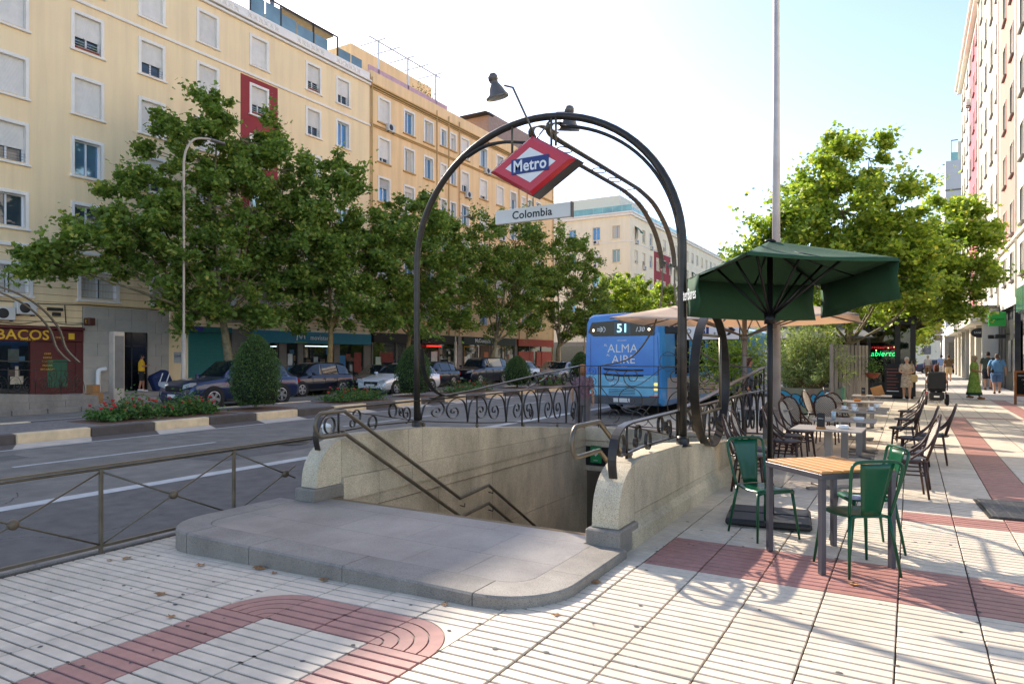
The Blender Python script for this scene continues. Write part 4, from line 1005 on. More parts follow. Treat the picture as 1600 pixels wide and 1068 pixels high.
shell(b2, 0, L2, 12, 0, 21.2, M_och)
tr = MB()
for z in (20.2, 20.34, 20.48, 17.62, 17.74, 6.4, 6.5): tr.box(-.02, L2, -.1-.04*((z > 20.3)+(z > 20.4)), 0, z, z+.075, .01)
tr.build('cornice', M_och_dark, b2)
MB().box(0, L2, .02, .2, 20.5, 21.5).build('parapet', M_och, b2)
for x in (.08, 7.6, 9.2, 10.7, 20.7, 22.3, 27.9): pipe(b2, x, 3.3, 21.0, M_och_dark, r_=.045)
for (x, z) in ((1.9, 17.95), (11.9, 15.2), (14.9, 17.9), (19.5, 17.95), (17.5, 12.4), (3.5, 12.2)): acunit(b2, x, z)
M_pinkw = mat('pink_terrace_wall', hexc('#c9a3ab'), .8)
MB().box(.2, 9.5, .3, .45, 21.3, 22.0).build('terrace_wall', M_pinkw, b2)
MB().box(.4, 9.9, 2.2, 8, 21.0, 24.0).build('penthouse', M_och, b2)
pg = MB()
for x in (1.2, 4.5, 8.0): pg.box(x-.05, x+.05, .3, .4, 21.4, 24.0)
pg.box(.2, 8.6, .3, .38, 23.95, 24.03)
for x in (1.2, 2.8, 4.5, 6.2, 8.0): pg.box(x-.03, x+.03, -.3, 2.2, 24.03, 24.1)
pg.build('pergola', M_sash, b2)
MB().box(16, 27, .4, 5, 21.2, 23.6).build('penthouse', mat('corrugated_brown', hexc('#9c8578'), .8), b2)
MB().box(15.2, 16.6, .2, 3, 23.3, 23.4).build('terrace_awning', M_rail_dk, b2)
# shops of building 2
shops = [(0, 5.4, '#25211f', '#8c1f22'), (5.4, 10.4, '#1d1c1b', '#d0d0cc'), (11.0, 19.8, '#23302c', '#e3e0d5'), (20.2, 27.8, '#a8391d', '#d86b3a')]
for i, (a, c, f_, l_) in enumerate(shops):
    MB().box(a+.1, c-.1, -.25, .2, 2.6, 3.28, .02).build('shop_fascia', mat('fascia_%d' % i, hexc(f_), .5), b2)
    n_ = max(2, int((c-a)/2)); w_ = (c-a-.2)/n_
    for q in range(n_):
        MB().box(a+.1+q*w_+.06, a+.1+(q+1)*w_-.06, 0, .03, .1, 2.6).build('shop_window', shopglass(), b2)
        MB().box(a+.1+q*w_-.06, a+.1+q*w_+.06, -.08, .08, -.05, 2.6).build('stone_post', M_stone_post, b2)
facade(b2, 0, L2, 3.28, 3.31, [], M_och, -.001)
MB().box(10.4, 11.0, -.1, .1, -.05, 3.3, .02).build('stone_post', mat('pale_stone_post', hexc('#9a948c'), .7), b2); MB().box(19.8, 20.2, -.1, .1, -.05, 3.3, .02).build('stone_post', M_stone_post, b2)
text("McDonald's", .5, M_sgn_white, b2, (14.0, -.255, 2.95), ext=.01, bold=.008)
M_gold = mat('gold_frame', hexc('#9c7427'), .4, .5)
fr = MB()
for a, c in ((11.4, 13.6), (16.2, 18.2)):
    fr.box(a, a+.08, -.05, .04, 0, 2.5); fr.box(c-.08, c, -.05, .04, 0, 2.5); fr.box(a+.08, c-.08, -.05, .04, 2.4, 2.5)
tag(fr.build('window_frame', M_gold, b2), kind='stuff')
MB().box(13.9, 15.9, -.06, .03, 0, 2.58).build('brown_panel', mat('brown_panel', hexc('#5d4638'), .6), b2)
MB().box(14.5, 15.2, -.075, -.06, 1.0, 2.0).build('orange_poster', mat('orange_poster', hexc('#c2703b'), .5), b2)
MB().box(20.6, 23.6, -.08, .02, .6, 2.1).build('orange_poster', bpy.data.materials['fascia_3'], b2); MB().box(24.2, 27.4, -.08, .02, .6, 2.1).build('orange_poster', bpy.data.materials['fascia_3'], b2)
MB().box(1.0, 2.4, -.02, -.005, 1.2, 1.9).build('window_poster', M_redp, b2); MB().box(6.9, 7.7, -.03, 0, .9, 2.0).build('window_poster', M_whp, b2); MB().box(6.0, 7.6, -.5, -.25, 2.35, 2.5).build('red_light_box', mat('red_box', hexc('#a02a25'), .5, emis=hexc('#c03028'), estr=.6), b2)
MB().box(.5, 1.1, -.02, -.005, .2, 1.6).build('clothes_display', mat('clothes_pale', hexc('#b7c9bd'), .7), b2)

for i, (a, c) in enumerate(((.3, 5.2), (5.6, 10.2), (11.3, 13.6), (16.2, 19.6), (20.4, 27.6))): window_display(b2, a, c, .3, 2.4, 12, -.0, 90+i)
# ----- cream corner building beyond the side street -----
b3 = empty('apartment_building', (BX, 86.8, 0), 0, 'cream corner apartment block with glass roof terrace and green awnings', 'building')
def cfac(par, X1, cols_, y=0, red=None, theta=0):
    p = empty('street_front', (0, 0, 0), theta, parent=par) if theta else empty('corner_front', (0, 0, 0), 0, parent=par)
    hs = []; ws = []
    for rz_ in (18.4, 15.2, 12.0, 8.8, 5.6):
        for q, cx_ in enumerate(cols_):
            hs.append((cx_-.55, cx_+.55, rz_-.85, rz_+.85)); ws.append((cx_, rz_))
    x0, x1 = (-22, 0) if not theta else (0, X1)
    facade(p, x0, x1, 3.4, 20.6, hs, [M_cream, M_oxblood], patches=red or ())
    return p, ws
# front facing -y (local x from -22 to 0)
rr = random.Random(8)
pA, ws = cfac(b3, 0, [-19, -15.5, -12, -8.5, -4.9-.0, -2.0])
for (x, z) in ws: put_window(pA, x, z, 1.1, 1.7, rr.choice(['half', 'blue', 'shut', 'blue', 'q1', 'cur']), .1, M_cream, M_cream)
pB, ws = cfac(b3, 95, [2.2+i*3.1 for i in range(30)], theta=R(90), red=[(9.7, 17.8, 3.4, 17.2, 1)])
for (x, z) in ws: put_window(pB, x, z, 1.1, 1.7, rr.choice(['half', 'blue', 'shut', 'hb', 'q1', 'q2', 'cur']), .1, M_cream, M_cream)
b = MB(); b.box(-22, -.25, .25, 90, 0, 20.9); b.build('body', [M_cream], b3)
tr = MB(); tr.box(-22, .3, -.3, 0, 20.5, 20.8); tr.box(-22, .45, -.45, 0, 20.82, 21.0); tr.box(0, .3, 0, 95, 20.5, 20.8); tr.box(0, .45, 0, 95, 20.82, 21.0); tr.box(-22, .06, -.06, 0, 17.0, 17.12); tr.box(0, .06, 0, 95, 17.0, 17.12)
tr.build('cornice', M_white, b3)
for q in range(14):
    MB().box(-19.5+q*1.4+.02, -18.1+q*1.4-.02, .3, .34, 21.0, 22.0).build('glass_panel', bpy.data.materials.get('green_glass') or glassmat('green_glass', hexc('#7fb0a8'), .08), b3)
    MB().box(-.5, -.46, .5+q*2+.02, .5+q*2+1.96, 21.0, 22.0).build('glass_panel', bpy.data.materials['green_glass'], b3)
MB().box(-17, -3, 4, 16, 20.9, 24.3).build('penthouse', M_ivory, b3)
rl = MB()
for q in range(11): rl.box(-17+q*1.4, -16.96+q*1.4, 4, 4.04, 24.3, 25.2); rl.box(-3.04, -3, 4+q*1.2, 4.04+q*1.2, 24.3, 25.2)
for z in (24.6, 24.9, 25.2): rl.box(-17, -3, 4, 4.03, z, z+.03); rl.box(-3.03, -3, 4, 16, z, z+.03)
rl.build('roof_railing', M_rail_dk, b3)
M_gaw = mat('green_awning', hexc('#1f5a47'), .8)
for (x, z) in ((2.2, 18.4), (17.7, 15.2), (20.8, 15.2), (14.6, 15.2), (8.4, 8.8), (11.5, 8.8), (5.3, 8.8), (2.2, 8.8), (30.1, 15.2), (36.3, 12)):
    MB().add([(x-.6, -.02, z+.9), (x+.6, -.02, z+.9), (x+.6, -.8, z+.1), (x-.6, -.8, z+.1), (x-.6, -.8, z-.1), (x+.6, -.8, z-.1)], [(0, 1, 2, 3), (3, 2, 5, 4)]).build('window_awning', M_gaw, pB)
for (x, z) in ((2.2, 17.2), (8.4, 17.2), (5.3, 14), (11.5, 17.2), (20.8, 14)): acunit(pB, x, z)
for (x, z) in ((-8.5, 17.2), (-4.9, 17.2), (-4.9, 14)): acunit(pA, x, z)
for q in range(4): MB().box(-21.5+q*5.5+.2, -16.2+q*5.5, -.05, .1, 0, 3.3).build('shop_window', shopglass(), b3)
for q in range(16): MB().box(.0, .08, .5+q*5.6, 5.6+q*5.6, .1, 3.0).build('shop_window', shopglass(), b3)
MB().box(-22, .1, -.1, .25, 3.0, 3.6).build('shop_fascia', mat('fascia_stone', hexc('#8c8578'), .7), b3); MB().box(-.3, .1, .25, 95, 3.0, 3.6).build('shop_fascia', bpy.data.materials['fascia_stone'], b3)
# roof garden plants
def leafcloud(name, par, blobs, n, size, m, seed=1):
    r_ = np.random.default_rng(seed); C = []
    for (c, rad, k) in blobs:
        kk = int(n*k); d = r_.normal(size=(kk, 3)); d /= np.linalg.norm(d, axis=1)[:, None]; d *= r_.uniform(.3, 1, (kk, 1))**.5
        C.append(np.array(c)+d*np.array(rad))
    return leaves(name, np.concatenate(C), size, m, par, r_)
# ================= foliage =================
def leafmat(name, c1, c2, c3, trans=.35, rough=.5):
    m = bpy.data.materials.new(name); m.use_nodes = True; t = m.node_tree; n = t.nodes; L = t.links; n.clear()
    out = n.new('ShaderNodeOutputMaterial'); at = n.new('ShaderNodeAttribute'); at.attribute_name = 'tint'
    cr = n.new('ShaderNodeValToRGB'); e = cr.color_ramp.elements; e[0].color = (*c1, 1); e[0].position = .05; e[1].color = (*c3, 1); e[1].position = .97
    x = e.new(.62); x.color = (*c2, 1); L.new(at.outputs['Fac'], cr.inputs[0])
    p = n.new('ShaderNodeBsdfPrincipled'); p.inputs['Roughness'].default_value = rough; p.inputs['Specular IOR Level'].default_value = .35
    tr = n.new('ShaderNodeBsdfTranslucent'); mx = n.new('ShaderNodeMixShader'); mx.inputs[0].default_value = trans
    g = n.new('ShaderNodeMix'); g.data_type = 'RGBA'; g.blend_type = 'MULTIPLY'; g.inputs[0].default_value = 1; g.inputs[7].default_value = (1.5, 1.6, .7, 1)
    L.new(cr.outputs[0], g.inputs[6]); L.new(g.outputs[2], tr.inputs[0]); L.new(cr.outputs[0], p.inputs['Base Color'])
    L.new(p.outputs[0], mx.inputs[1]); L.new(tr.outputs[0], mx.inputs[2]); L.new(mx.outputs[0], out.inputs[0]); return m
def leaves(name, C, size, m, parent=None, r_=None, shape='maple', up=.5):
    r_ = r_ or rng; N = len(C)
    nr = r_.normal(size=(N, 3)); nr[:, 2] = np.abs(nr[:, 2])+up; nr /= np.linalg.norm(nr, axis=1)[:, None]
    a = r_.normal(size=(N, 3)); u = np.cross(nr, a); u /= np.linalg.norm(u, axis=1)[:, None]; v = np.cross(nr, u)
    if shape == 'maple': P = np.array([(0, -.55), (.28, -.3), (.62, -.12), (.3, .12), (.36, .5), (.0, .62), (-.36, .46), (-.3, .1), (-.6, -.16), (-.26, -.3)])
    elif shape == 'quad': P = np.array([(0, -.6), (.36, -.05), (0, .6), (-.36, .05)])
    elif shape == 'long': P = np.array([(0, -.9), (.16, 0), (0, .9), (-.16, 0)])
    K = len(P); s = size*r_.uniform(.65, 1.25, (N, 1, 1))
    bend = (np.abs(P[:, 0])*-.35)[None, :, None]*nr[:, None, :]
    V = C[:, None, :]+s*(P[None, :, 0, None]*u[:, None, :]+P[None, :, 1, None]*v[:, None, :]+bend)
    me = bpy.data.meshes.new(name); me.vertices.add(N*K); me.vertices.foreach_set('co', V.reshape(-1).astype(np.float32))
    me.loops.add(N*K); me.loops.foreach_set('vertex_index', np.arange(N*K, dtype=np.int32))
    me.polygons.add(N); me.polygons.foreach_set('loop_start', np.arange(0, N*K, K, dtype=np.int32))
    try: me.polygons.foreach_set('loop_total', np.full(N, K, dtype=np.int32))
    except Exception: pass
    me.update(calc_edges=True); at = me.attributes.new('tint', 'FLOAT', 'FACE')
    at.data.foreach_set('value', np.clip(r_.beta(2, 2.6, N), 0, 1).astype(np.float32)); me.materials.append(m)
    o = bpy.data.objects.new(name, me); COL.objects.link(o)
    if parent is not None: o.parent = parent
    return o
M_lf_dark = leafmat('plane_leaf_dark', hexc('#596f34'), hexc('#7f984b'), hexc('#c4c06c'), .4)
M_lf_lit = leafmat('plane_leaf_light', hexc('#5f7838'), hexc('#96a848'), hexc('#d3c862'), .5)
M_lf_top = leafmat('box_leaf', hexc('#3a5228'), hexc('#4f6b34'), hexc('#77894a'), .2)
M_lf_ole = leafmat('oleander_leaf', hexc('#76874f'), hexc('#a3b078'), hexc('#dbd9b4'), .4)
M_lf_rose = leafmat('rose_leaf', hexc('#3c5a28'), hexc('#55793a'), hexc('#8ba052'), .3)
M_bark = mat('plane_bark', hexc('#8d8268'), .85, var=.35, scale=6, bump=.6, bscale=18, col2=hexc('#5e5a43'), detail=6)
M_bark2 = mat('plane_bark_warm', hexc('#9c8558'), .85, col2=hexc('#6f5f3c'), scale=4, bump=.5, bscale=14)
def tree(loc, blobs, n, size, m, trunk_h, trunk_r, lab, group=None, lean=(0, 0), seed=1, bark=None, shape='quad', name='plane_tree', clus=.55):
    # blobs: (dx,dy,z, rx,ry,rz, weight) crown masses relative to the foot
    r_ = np.random.default_rng(seed); rd = random.Random(seed)
    t = empty(name, loc, 0, lab, 'tree', group)
    b = MB(); top = Vector((lean[0], lean[1], trunk_h))
    tp = smooth_path([(0, 0, -.2), (lean[0]*.2+rd.uniform(-.08, .08), lean[1]*.2, trunk_h*.35), (lean[0]*.6, lean[1]*.6+rd.uniform(-.08, .08), trunk_h*.7), top], 4)
    b.tube(tp, [trunk_r*(1.25-.55*i/(len(tp)-1)) for i in range(len(tp))], 10)
    C = []; tot = sum(q[6] for q in blobs)
    for bl in blobs:
        c = Vector(bl[:3]); rad = np.array(bl[3:6])
        mid = top.lerp(c, .5)+Vector((rd.uniform(-.3, .3), rd.uniform(-.3, .3), -.25))
        lp = smooth_path([top-Vector((0, 0, .3)), mid, c], 4); k = len(lp)
        b.tube(lp, [trunk_r*(.50-.40*i/(k-1)) for i in range(k)], 6, caps=False)
        nc = max(8, int(44*bl[6]/max(q[6] for q in blobs)*(rad.prod()**(1/3.))/1.6*(.55/clus)**2))
        d = r_.normal(size=(nc, 3)); d /= np.linalg.norm(d, axis=1)[:, None]; rr_ = r_.uniform(.35, 1.08, (nc, 1))**.6
        cc = np.array(c)+d*rad*rr_
        for q in range(nc):
            if q % 3 == 0 and q < 26*3: b.tube([c, tuple(np.array(c)*.35+cc[q]*.65+np.array((0, 0, -.12))), tuple(cc[q])], [trunk_r*.15, trunk_r*.09, .01], 4, caps=False)
        per = int(n*bl[6]/tot/nc)
        ax = d*rad.mean()*.16+np.array((0, 0, .06))
        tw = d*np.array((1, 1, .8))+r_.normal(size=(nc, 3))*.45; sc1 = r_.uniform(.45, 1.2, (nc, 1, 1))
        off = r_.normal(size=(nc, per, 3))*clus*np.array((.40, .40, .30))*sc1+tw[:, None, :]*np.abs(r_.normal(size=(nc, per, 1)))*clus*.62*sc1
        C.append((cc[:, None, :]+off).reshape(-1, 3))
    b.build('trunk', bark or M_bark, t)
    leaves('crown', np.concatenate(C), size, m, t, r_, shape)
    return t
TG = 'plane trees along the opposite pavement'
zf = -.02
tree((-28, 21.4, zf), [(0, -1.5, 10.6, 1.4, 2.6, 2.1, 1.5), (0.4, .3, 12.0, 1.2, 2.0, 1.6, 1.0), (0, 3.0, 11.2, 1.3, 2.1, 1.7, 1.1), (.3, 1.0, 8.8, 1.8, 4.2, 2.2, 2.0), (.2, -5.0, 6.9, 1.3, 2.2, 1.4, 1.1), (.1, -4.2, 8.2, 1.0, 1.6, 1.1, .5), (0, -6.3, 5.9, 1.2, 1.8, 1.1, .8), (0, -7.8, 5.2, .9, 1.2, .8, .35),
    (.6, -3.0, 5.9, 1.7, 3.2, 1.6, 1.5), (.5, .6, 5.2, 2.0, 3.4, 1.7, 1.5), (0, 3.6, 7.0, 1.7, 2.2, 2.0, 1.2), (.4, -1.0, 13.1, .7, 1.0, .8, .3), (.9, -1.6, 3.9, 1.4, 2.2, .9, .5), (.9, 2.2, 3.7, 1.4, 2.0, .9, .5)], 58000, .17, M_lf_dark, 3.6, .2, 'largest plane tree, with two leafy lobes before the yellow block behind the street lamp', TG, (0, -.5), 11, shape='maple')
tree((-26.4, 26.2, zf), [(0, .3, 9.7, 1.5, 1.7, 1.9, 1.2), (0, -2.0, 7.6, 1.5, 1.8, 1.5, 1.0), (.3, 2.6, 8.2, 1.5, 1.7, 1.7, 1.0), (.3, .5, 6.4, 2.2, 3.2, 1.6, 1.6), (.2, .8, 4.6, 2.0, 3.0, 1.2, 1.1), (0, .3, 11.4, .8, .8, .8, .25)], 30000, .17, M_lf_dark, 3.4, .15, 'plane tree before the turquoise shopfront with a straight bare trunk', TG, (0, .1), 12, M_bark2, 'maple')
tree((-25.9, 31.8, zf), [(0, 1.0, 10.0, 1.5, 1.9, 1.8, 1.1), (0, 3.6, 9.0, 1.4, 1.9, 1.6, 1.0), (0, -1.6, 8.4, 1.4, 1.6, 1.6, .9), (.4, 1.0, 6.9, 2.1, 3.6, 1.8, 1.7), (.2, 1.4, 5.0, 2.0, 3.0, 1.2, 1.0), (.6, -1.2, 3.8, 1.5, 1.8, .8, .5), (.4, 4.6, 4.6, 1.6, 1.8, 1.2, .6)], 30000, .17, M_lf_dark, 3.2, .14, 'plane tree just left of the arch post, yellowish at its base', TG, (0, .5), 13, M_bark2, 'maple')
tree((-25.4, 40.5, zf), [(0, .0, 9.4, 1.7, 2.2, 2.1, 1.2), (0, 3.6, 10.0, 1.6, 2.0, 2.1, 1.2), (0, -2.5, 7.4, 1.6, 1.8, 1.6, 1.0), (.4, 1.5, 6.6, 2.4, 4.2, 2.1, 1.9), (.2, 5.4, 7.6, 1.8, 2.0, 2.0, 1.0), (.6, 1.0, 4.4, 2.0, 3.6, .9, .7), (.4, 5.2, 5.0, 1.6, 2.0, 1.2, .6)], 30000, .2, M_lf_dark, 3.0, .16, 'plane tree between the dark burger shopfront and the arch, leaning trunk', TG, (0, .9), 14)
tree((-25.2, 50.5, zf), [(0, 0, 9.6, 1.8, 2.4, 2.3, 1.2), (0, 4.0, 9.8, 1.8, 2.2, 2.2, 1.2), (.4, 2.0, 6.4, 2.6, 4.6, 2.2, 1.9), (0, -3.0, 7.0, 1.6, 1.8, 1.8, .9), (.2, 6.5, 7.0, 1.9, 2.4, 2.4, 1.0), (.6, 1.5, 4.2, 2.0, 3.8, .9, .7), (.4, 6.5, 4.6, 1.8, 2.4, 1.2, .6)], 28000, .22, M_lf_dark, 2.8, .2, 'dense plane tree behind the station name board, thick forked trunk', TG, (0, .6), 15)
tree((-25, 62.5, zf), [(0, 0, 7.4, 1.9, 2.6, 1.9, 1.2), (0, 4.5, 7.9, 1.9, 2.6, 2.1, 1.2), (.4, 2.0, 5.9, 2.6, 5.0, 2.0, 1.9), (.2, 8.0, 6.8, 1.9, 2.6, 2.1, 1.0)], 18000, .28, M_lf_lit, 2.8, .18, 'lighter plane tree left of the bus roof', TG, (0, .4), 16)
tree((-25, 78, zf), [(0, 0, 7.6, 2.2, 3.6, 2.2, 1.2), (0, 6, 8.0, 2.2, 3.6, 2.2, 1.2), (.4, 3.0, 5.2, 2.8, 6.0, 2.0, 1.9)], 14000, .34, M_lf_lit, 2.8, .18, 'pale plane tree farthest down the opposite pavement under the cream corner block', TG, (0, .4), 17)
# trees of our own side of the street
TR = 'plane trees along the cafe pavement'
tree((-2.1, 23.2, 0), [(.5, -2.4, 5.6, 1.55, 1.5, 1.15, 1.3), (-.8, -2.8, 4.7, 1.05, 1.2, .95, .8), (1.7, -2.2, 4.6, 1.15, 1.3, .95, .9), (.6, -2.4, 4.0, 1.8, 1.6, .85, 1.1), (.2, -2.5, 7.15, .45, .6, .6, .2), (1.15, -2.4, 7.0, .55, .6, .6, .22), (-.1, -2.4, 6.5, .6, .7, .5, .25), (-1.6, -2.8, 4.2, .6, .8, .5, .25), (2.3, -2.0, 3.6, .8, 1.0, .6, .4), (1.9, -2.3, 5.7, .5, .7, .45, .2), (1.0, -1.6, 3.1, 1.2, 1.1, .45, .35)],
     42000, .105, M_lf_lit, 2.3, .10, 'sunlit yellow green plane tree above the cafe terrace, slanting pale trunk', TR, (.55, -.5), 21, M_bark, 'maple', clus=.36)
tree((-.9, 34.6, 0), [(1.9, -4.6, 5.9, .75, 1.0, .8, .5), (2.9, -4.6, 6.5, .55, .7, .55, .3), (2.1, -4.6, 7.0, .45, .6, .55, .22), (1.6, -4.6, 4.9, 1.2, 1.3, .85, .9), (2.7, -4.6, 4.6, .85, 1.0, .7, .5), (1.0, -4.4, 4.0, 1.5, 1.3, .7, .8), (2.6, -4.5, 3.6, .55, .8, .5, .25), (.2, -4.3, 4.9, 1.0, 1.1, .8, .6), (3.4, -4.6, 6.0, .35, .5, .35, .1)],
     26000, .12, M_lf_lit, 3.0, .14, 'plane tree reaching towards the rose facade over the walking people', TR, (.9, -2.0), 22, M_bark, 'maple', clus=.38)
for i, (x, y, hh_, lab) in enumerate(((-1.9, 46, 6.0, 'plane tree behind the glass pavilion'), (-1.6, 62, 6.2, 'farther plane tree over the crossing lights'), (-.6, 84, 7.0, 'plane tree at the far end of the cafe pavement'), (-7.2, 62, 4.6, 'dark plane tree at the kerb behind the white direction sign'), (-7.6, 80, 5.2, 'second dark plane tree at the kerb beyond the bus'), (-7.6, 100, 6.0, 'third dark plane tree at the kerb beyond the bus'))):
    tree((x, y, 0), [(0, 0, hh_, 2.2, 2.6, 1.8, 1.2), (1.4, .8, hh_-1.6, 2.2, 2.6, 1.5, 1.1), (-1.3, 0, hh_-1.8, 2.0, 2.4, 1.5, 1.1), (.2, .2, hh_-3.0, 2.2, 2.6, 1.1, .9)], 11000, .24, M_lf_lit if i < 3 else M_lf_dark, 2.3, .15, lab, TR, (0, 0), 30+i)
# clipped topiaries on the median
def topiary(loc, w, h, lab, seed, n=9000):
    loc = (loc[0], loc[1], .04); t = empty('topiary_shrub', loc, 0, lab, 'shrub', 'clipped shrubs on the median')
    r_ = np.random.default_rng(seed); k = n; z = r_.uniform(0, 1, k)**.85; prof = np.clip(np.sin(np.clip(z, 0, 1)*PI*.86+.42), 0, 1)**.62*(1-.22*z)
    a = r_.uniform(0, 2*PI, k); rr_ = w/2*prof*np.clip(r_.normal(.95, .09, k), .5, 1.2)*(1+.07*np.sin(a*5+z*9+seed))+np.where(r_.uniform(0, 1, k) > .975, r_.uniform(0, .14, k), 0)
    C = np.stack([rr_*np.cos(a), rr_*np.sin(a), .12+z*h], 1)
    leaves('foliage', C, .05, M_lf_top, t, r_, 'quad', .2)
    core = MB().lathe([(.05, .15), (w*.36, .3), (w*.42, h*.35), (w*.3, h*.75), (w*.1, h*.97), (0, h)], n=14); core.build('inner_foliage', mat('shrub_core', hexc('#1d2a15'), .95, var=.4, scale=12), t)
    MB().tube([(0, 0, 0), (0, 0, .4)], .05, 7).build('stem', M_bark, t)
    return t
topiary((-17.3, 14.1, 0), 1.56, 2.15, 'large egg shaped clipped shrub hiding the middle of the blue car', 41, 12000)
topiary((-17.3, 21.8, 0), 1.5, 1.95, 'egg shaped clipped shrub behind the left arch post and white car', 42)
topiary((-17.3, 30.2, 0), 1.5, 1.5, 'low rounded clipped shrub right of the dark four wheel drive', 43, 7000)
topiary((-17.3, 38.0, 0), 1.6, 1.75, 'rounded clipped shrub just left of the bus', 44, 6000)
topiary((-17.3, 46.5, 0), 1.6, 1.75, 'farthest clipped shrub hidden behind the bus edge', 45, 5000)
def rosebed(loc, ly, lab, seed, red=26, n=2600):
    loc = (loc[0], loc[1], .04); t = empty('rose_bush', loc, 0, lab, 'bush', 'rose bushes on the median')
    r_ = np.random.default_rng(seed); y = r_.uniform(-ly/2, ly/2, n); x = r_.normal(0, .3, n); z = np.abs(r_.normal(0, .17, n))*(1+.5*np.sin(y*4+seed))+.06
    leaves('foliage', np.stack([x, y, z], 1), .075, M_lf_rose, t, r_, 'quad')
    fl = MB(); rd = random.Random(seed)
    for i in range(red):
        fx, fy, fz_ = rd.gauss(0, .25), rd.uniform(-ly/2, ly/2), rd.uniform(.2, .5)
        fl.lathe([(0, -.03), (.035, -.01), (.045, .02), (.03, .035), (.012, .025), (0, .03)], (fx, fy, fz_), 7)
    fl.build('blossoms', bpy.data.materials.get('red_rose') or mat('red_rose', hexc('#b92b28'), .6, var=.25, scale=30), t)
    st = MB()
    for i in range(16):
        fx, fy = rd.gauss(0, .15), rd.uniform(-ly/2, ly/2); st.tube([(fx, fy, -.02), (fx+rd.uniform(-.1, .1), fy+rd.uniform(-.1, .1), .35)], .008, 4)
    st.build('stems', M_bark, t); return t
rosebed((-17.2, 10.0, 0), 1.5, 'left rose bush with small red blossoms on the near median', 51)
rosebed((-17.2, 11.75, 0), 1.5, 'rose bush with red blossoms left of the large clipped shrub', 52)
rosebed((-17.2, 18.3, 0), 2.4, 'rose bush with red blossoms in front of the dark parked minivan', 53, 22)
rosebed((-17.2, 25.6, 0), 3.0, 'sparse rose bush beyond the sloping railing', 54, 14, 1500)
rosebed((-17.2, 33.8, 0), 2.4, 'rusty red rose bush right of the low rounded shrub', 55, 26, 1500)
for (a, c) in ((9.0, 12.8), (13.2, 15.0), (16.9, 19.7), (21.0, 22.6), (24.0, 27.3), (29.4, 31.0), (32.4, 35.2), (37.2, 38.8), (45.7, 47.3)):
    b = MB(); b.box(-17.95, -16.45, a, c, 0, .046, .01); tag(b.build('planting_bed', M_earth), kind='structure')
# oleander in the graffiti planter
pl = empty('planter_box', (-2.55, 21.3, 0), R(0), 'wooden planter box painted with blue and pink graffiti at the terrace edge', 'planter')
b = MB(); b.box(-.72, .72, -.3, .3, .02, .80, .01); b.build('planter_side', mat('graffiti_ground', hexc('#8f6a5a'), .8, col2=hexc('#7b8c72'), scale=2.2), pl)
M_gblue = mat('graffiti_blue', hexc('#2f8fb0'), .6); M_gk = mat('graffiti_black', hexc('#17171a'), .6)
for (x, z, w_, h_) in ((-.5, .47, .19, .26), (-.22, .42, .14, .2), (-.02, .45, .10, .24), (.16, .4, .09, .22), (.40, .48, .20, .27), (-.36, .25, .12, .14), (.3, .22, .12, .15)):
    p_ = [(x+w_*math.cos(2*PI*i/16)*(1+.15*math.sin(i*1.7)), z+h_*math.sin(2*PI*i/16)) for i in range(16)]
    MB().prism(p_, -.306-.001*w_*10, -.301, M=XZ).build('graffiti_patch', M_gblue, pl)
    MB().ribbon([(a, -.312, c) for a, c in p_], (0, 1, 0), .008, .022, closed=True).build('graffiti_outline', M_gk, pl)
MB().box(.70, .76, -.32, .32, 0, .84, .006).box(-.76, -.70, -.32, .32, 0, .84, .006).build('corner_post', mat('planter_green', hexc('#5f8a6a'), .7), pl)
MB().box(-.68, .68, -.27, .27, .7, .78).build('soil', M_earth, pl)
pl.scale = (1.28, 1.1, .92)
ol = empty('oleander_bush', (-2.55, 21.3, .72), 0, 'feathery grey green oleander bush growing out of the graffiti planter', 'bush')
r_ = np.random.default_rng(61); C = []; stb = MB(); rd = random.Random(6)
for i in range(150):
    a = rd.uniform(0, 2*PI); tilt = min(1.05, abs(rd.gauss(.0, .5))); ln = rd.uniform(1.0, 2.35)*(1-.28*tilt); bx_ = Vector((rd.uniform(-.4, .4), rd.uniform(-.15, .15), 0))
    d = Vector((math.sin(tilt)*math.cos(a)*1.25, math.sin(tilt)*math.sin(a), math.cos(tilt))); p_ = [bx_+d*ln*k/4+Vector((0, 0, -.16*(k/4)**2*tilt*2)) for k in range(5)]
    stb.tube(p_, [.012, .01, .008, .006, .003], 4, caps=False)
    for k in range(95):
        f_ = rd.uniform(.3, 1.04); q = bx_+d*ln*f_+Vector((0, 0, -.16*f_*f_*tilt*2)); C.append((q.x+rd.gauss(0, .06), q.y+rd.gauss(0, .06), q.z+rd.gauss(0, .06)))
stb.build('stems', M_bark2, ol); leaves('foliage', np.array(C), .078, M_lf_ole, ol, r_, 'long', .3)
# extra leafy shrub left of it
sh = empty('leafy_shrub', (-4.6, 21.0, 0), 0, 'bright green leafy shrub left of the oleander behind the parasol pole', 'bush')
C = np.random.default_rng(9).normal(size=(5200, 3))*np.array((.50, .4, .42))+np.array((0, 0, 1.5)); C = C[C[:, 2] > .2]
leaves('foliage', C, .085, M_lf_lit, sh, np.random.default_rng(9), 'quad'); MB().tube([(0, 0, 0), (.1, 0, 1.2)], .04, 6).build('stem', M_bark, sh)
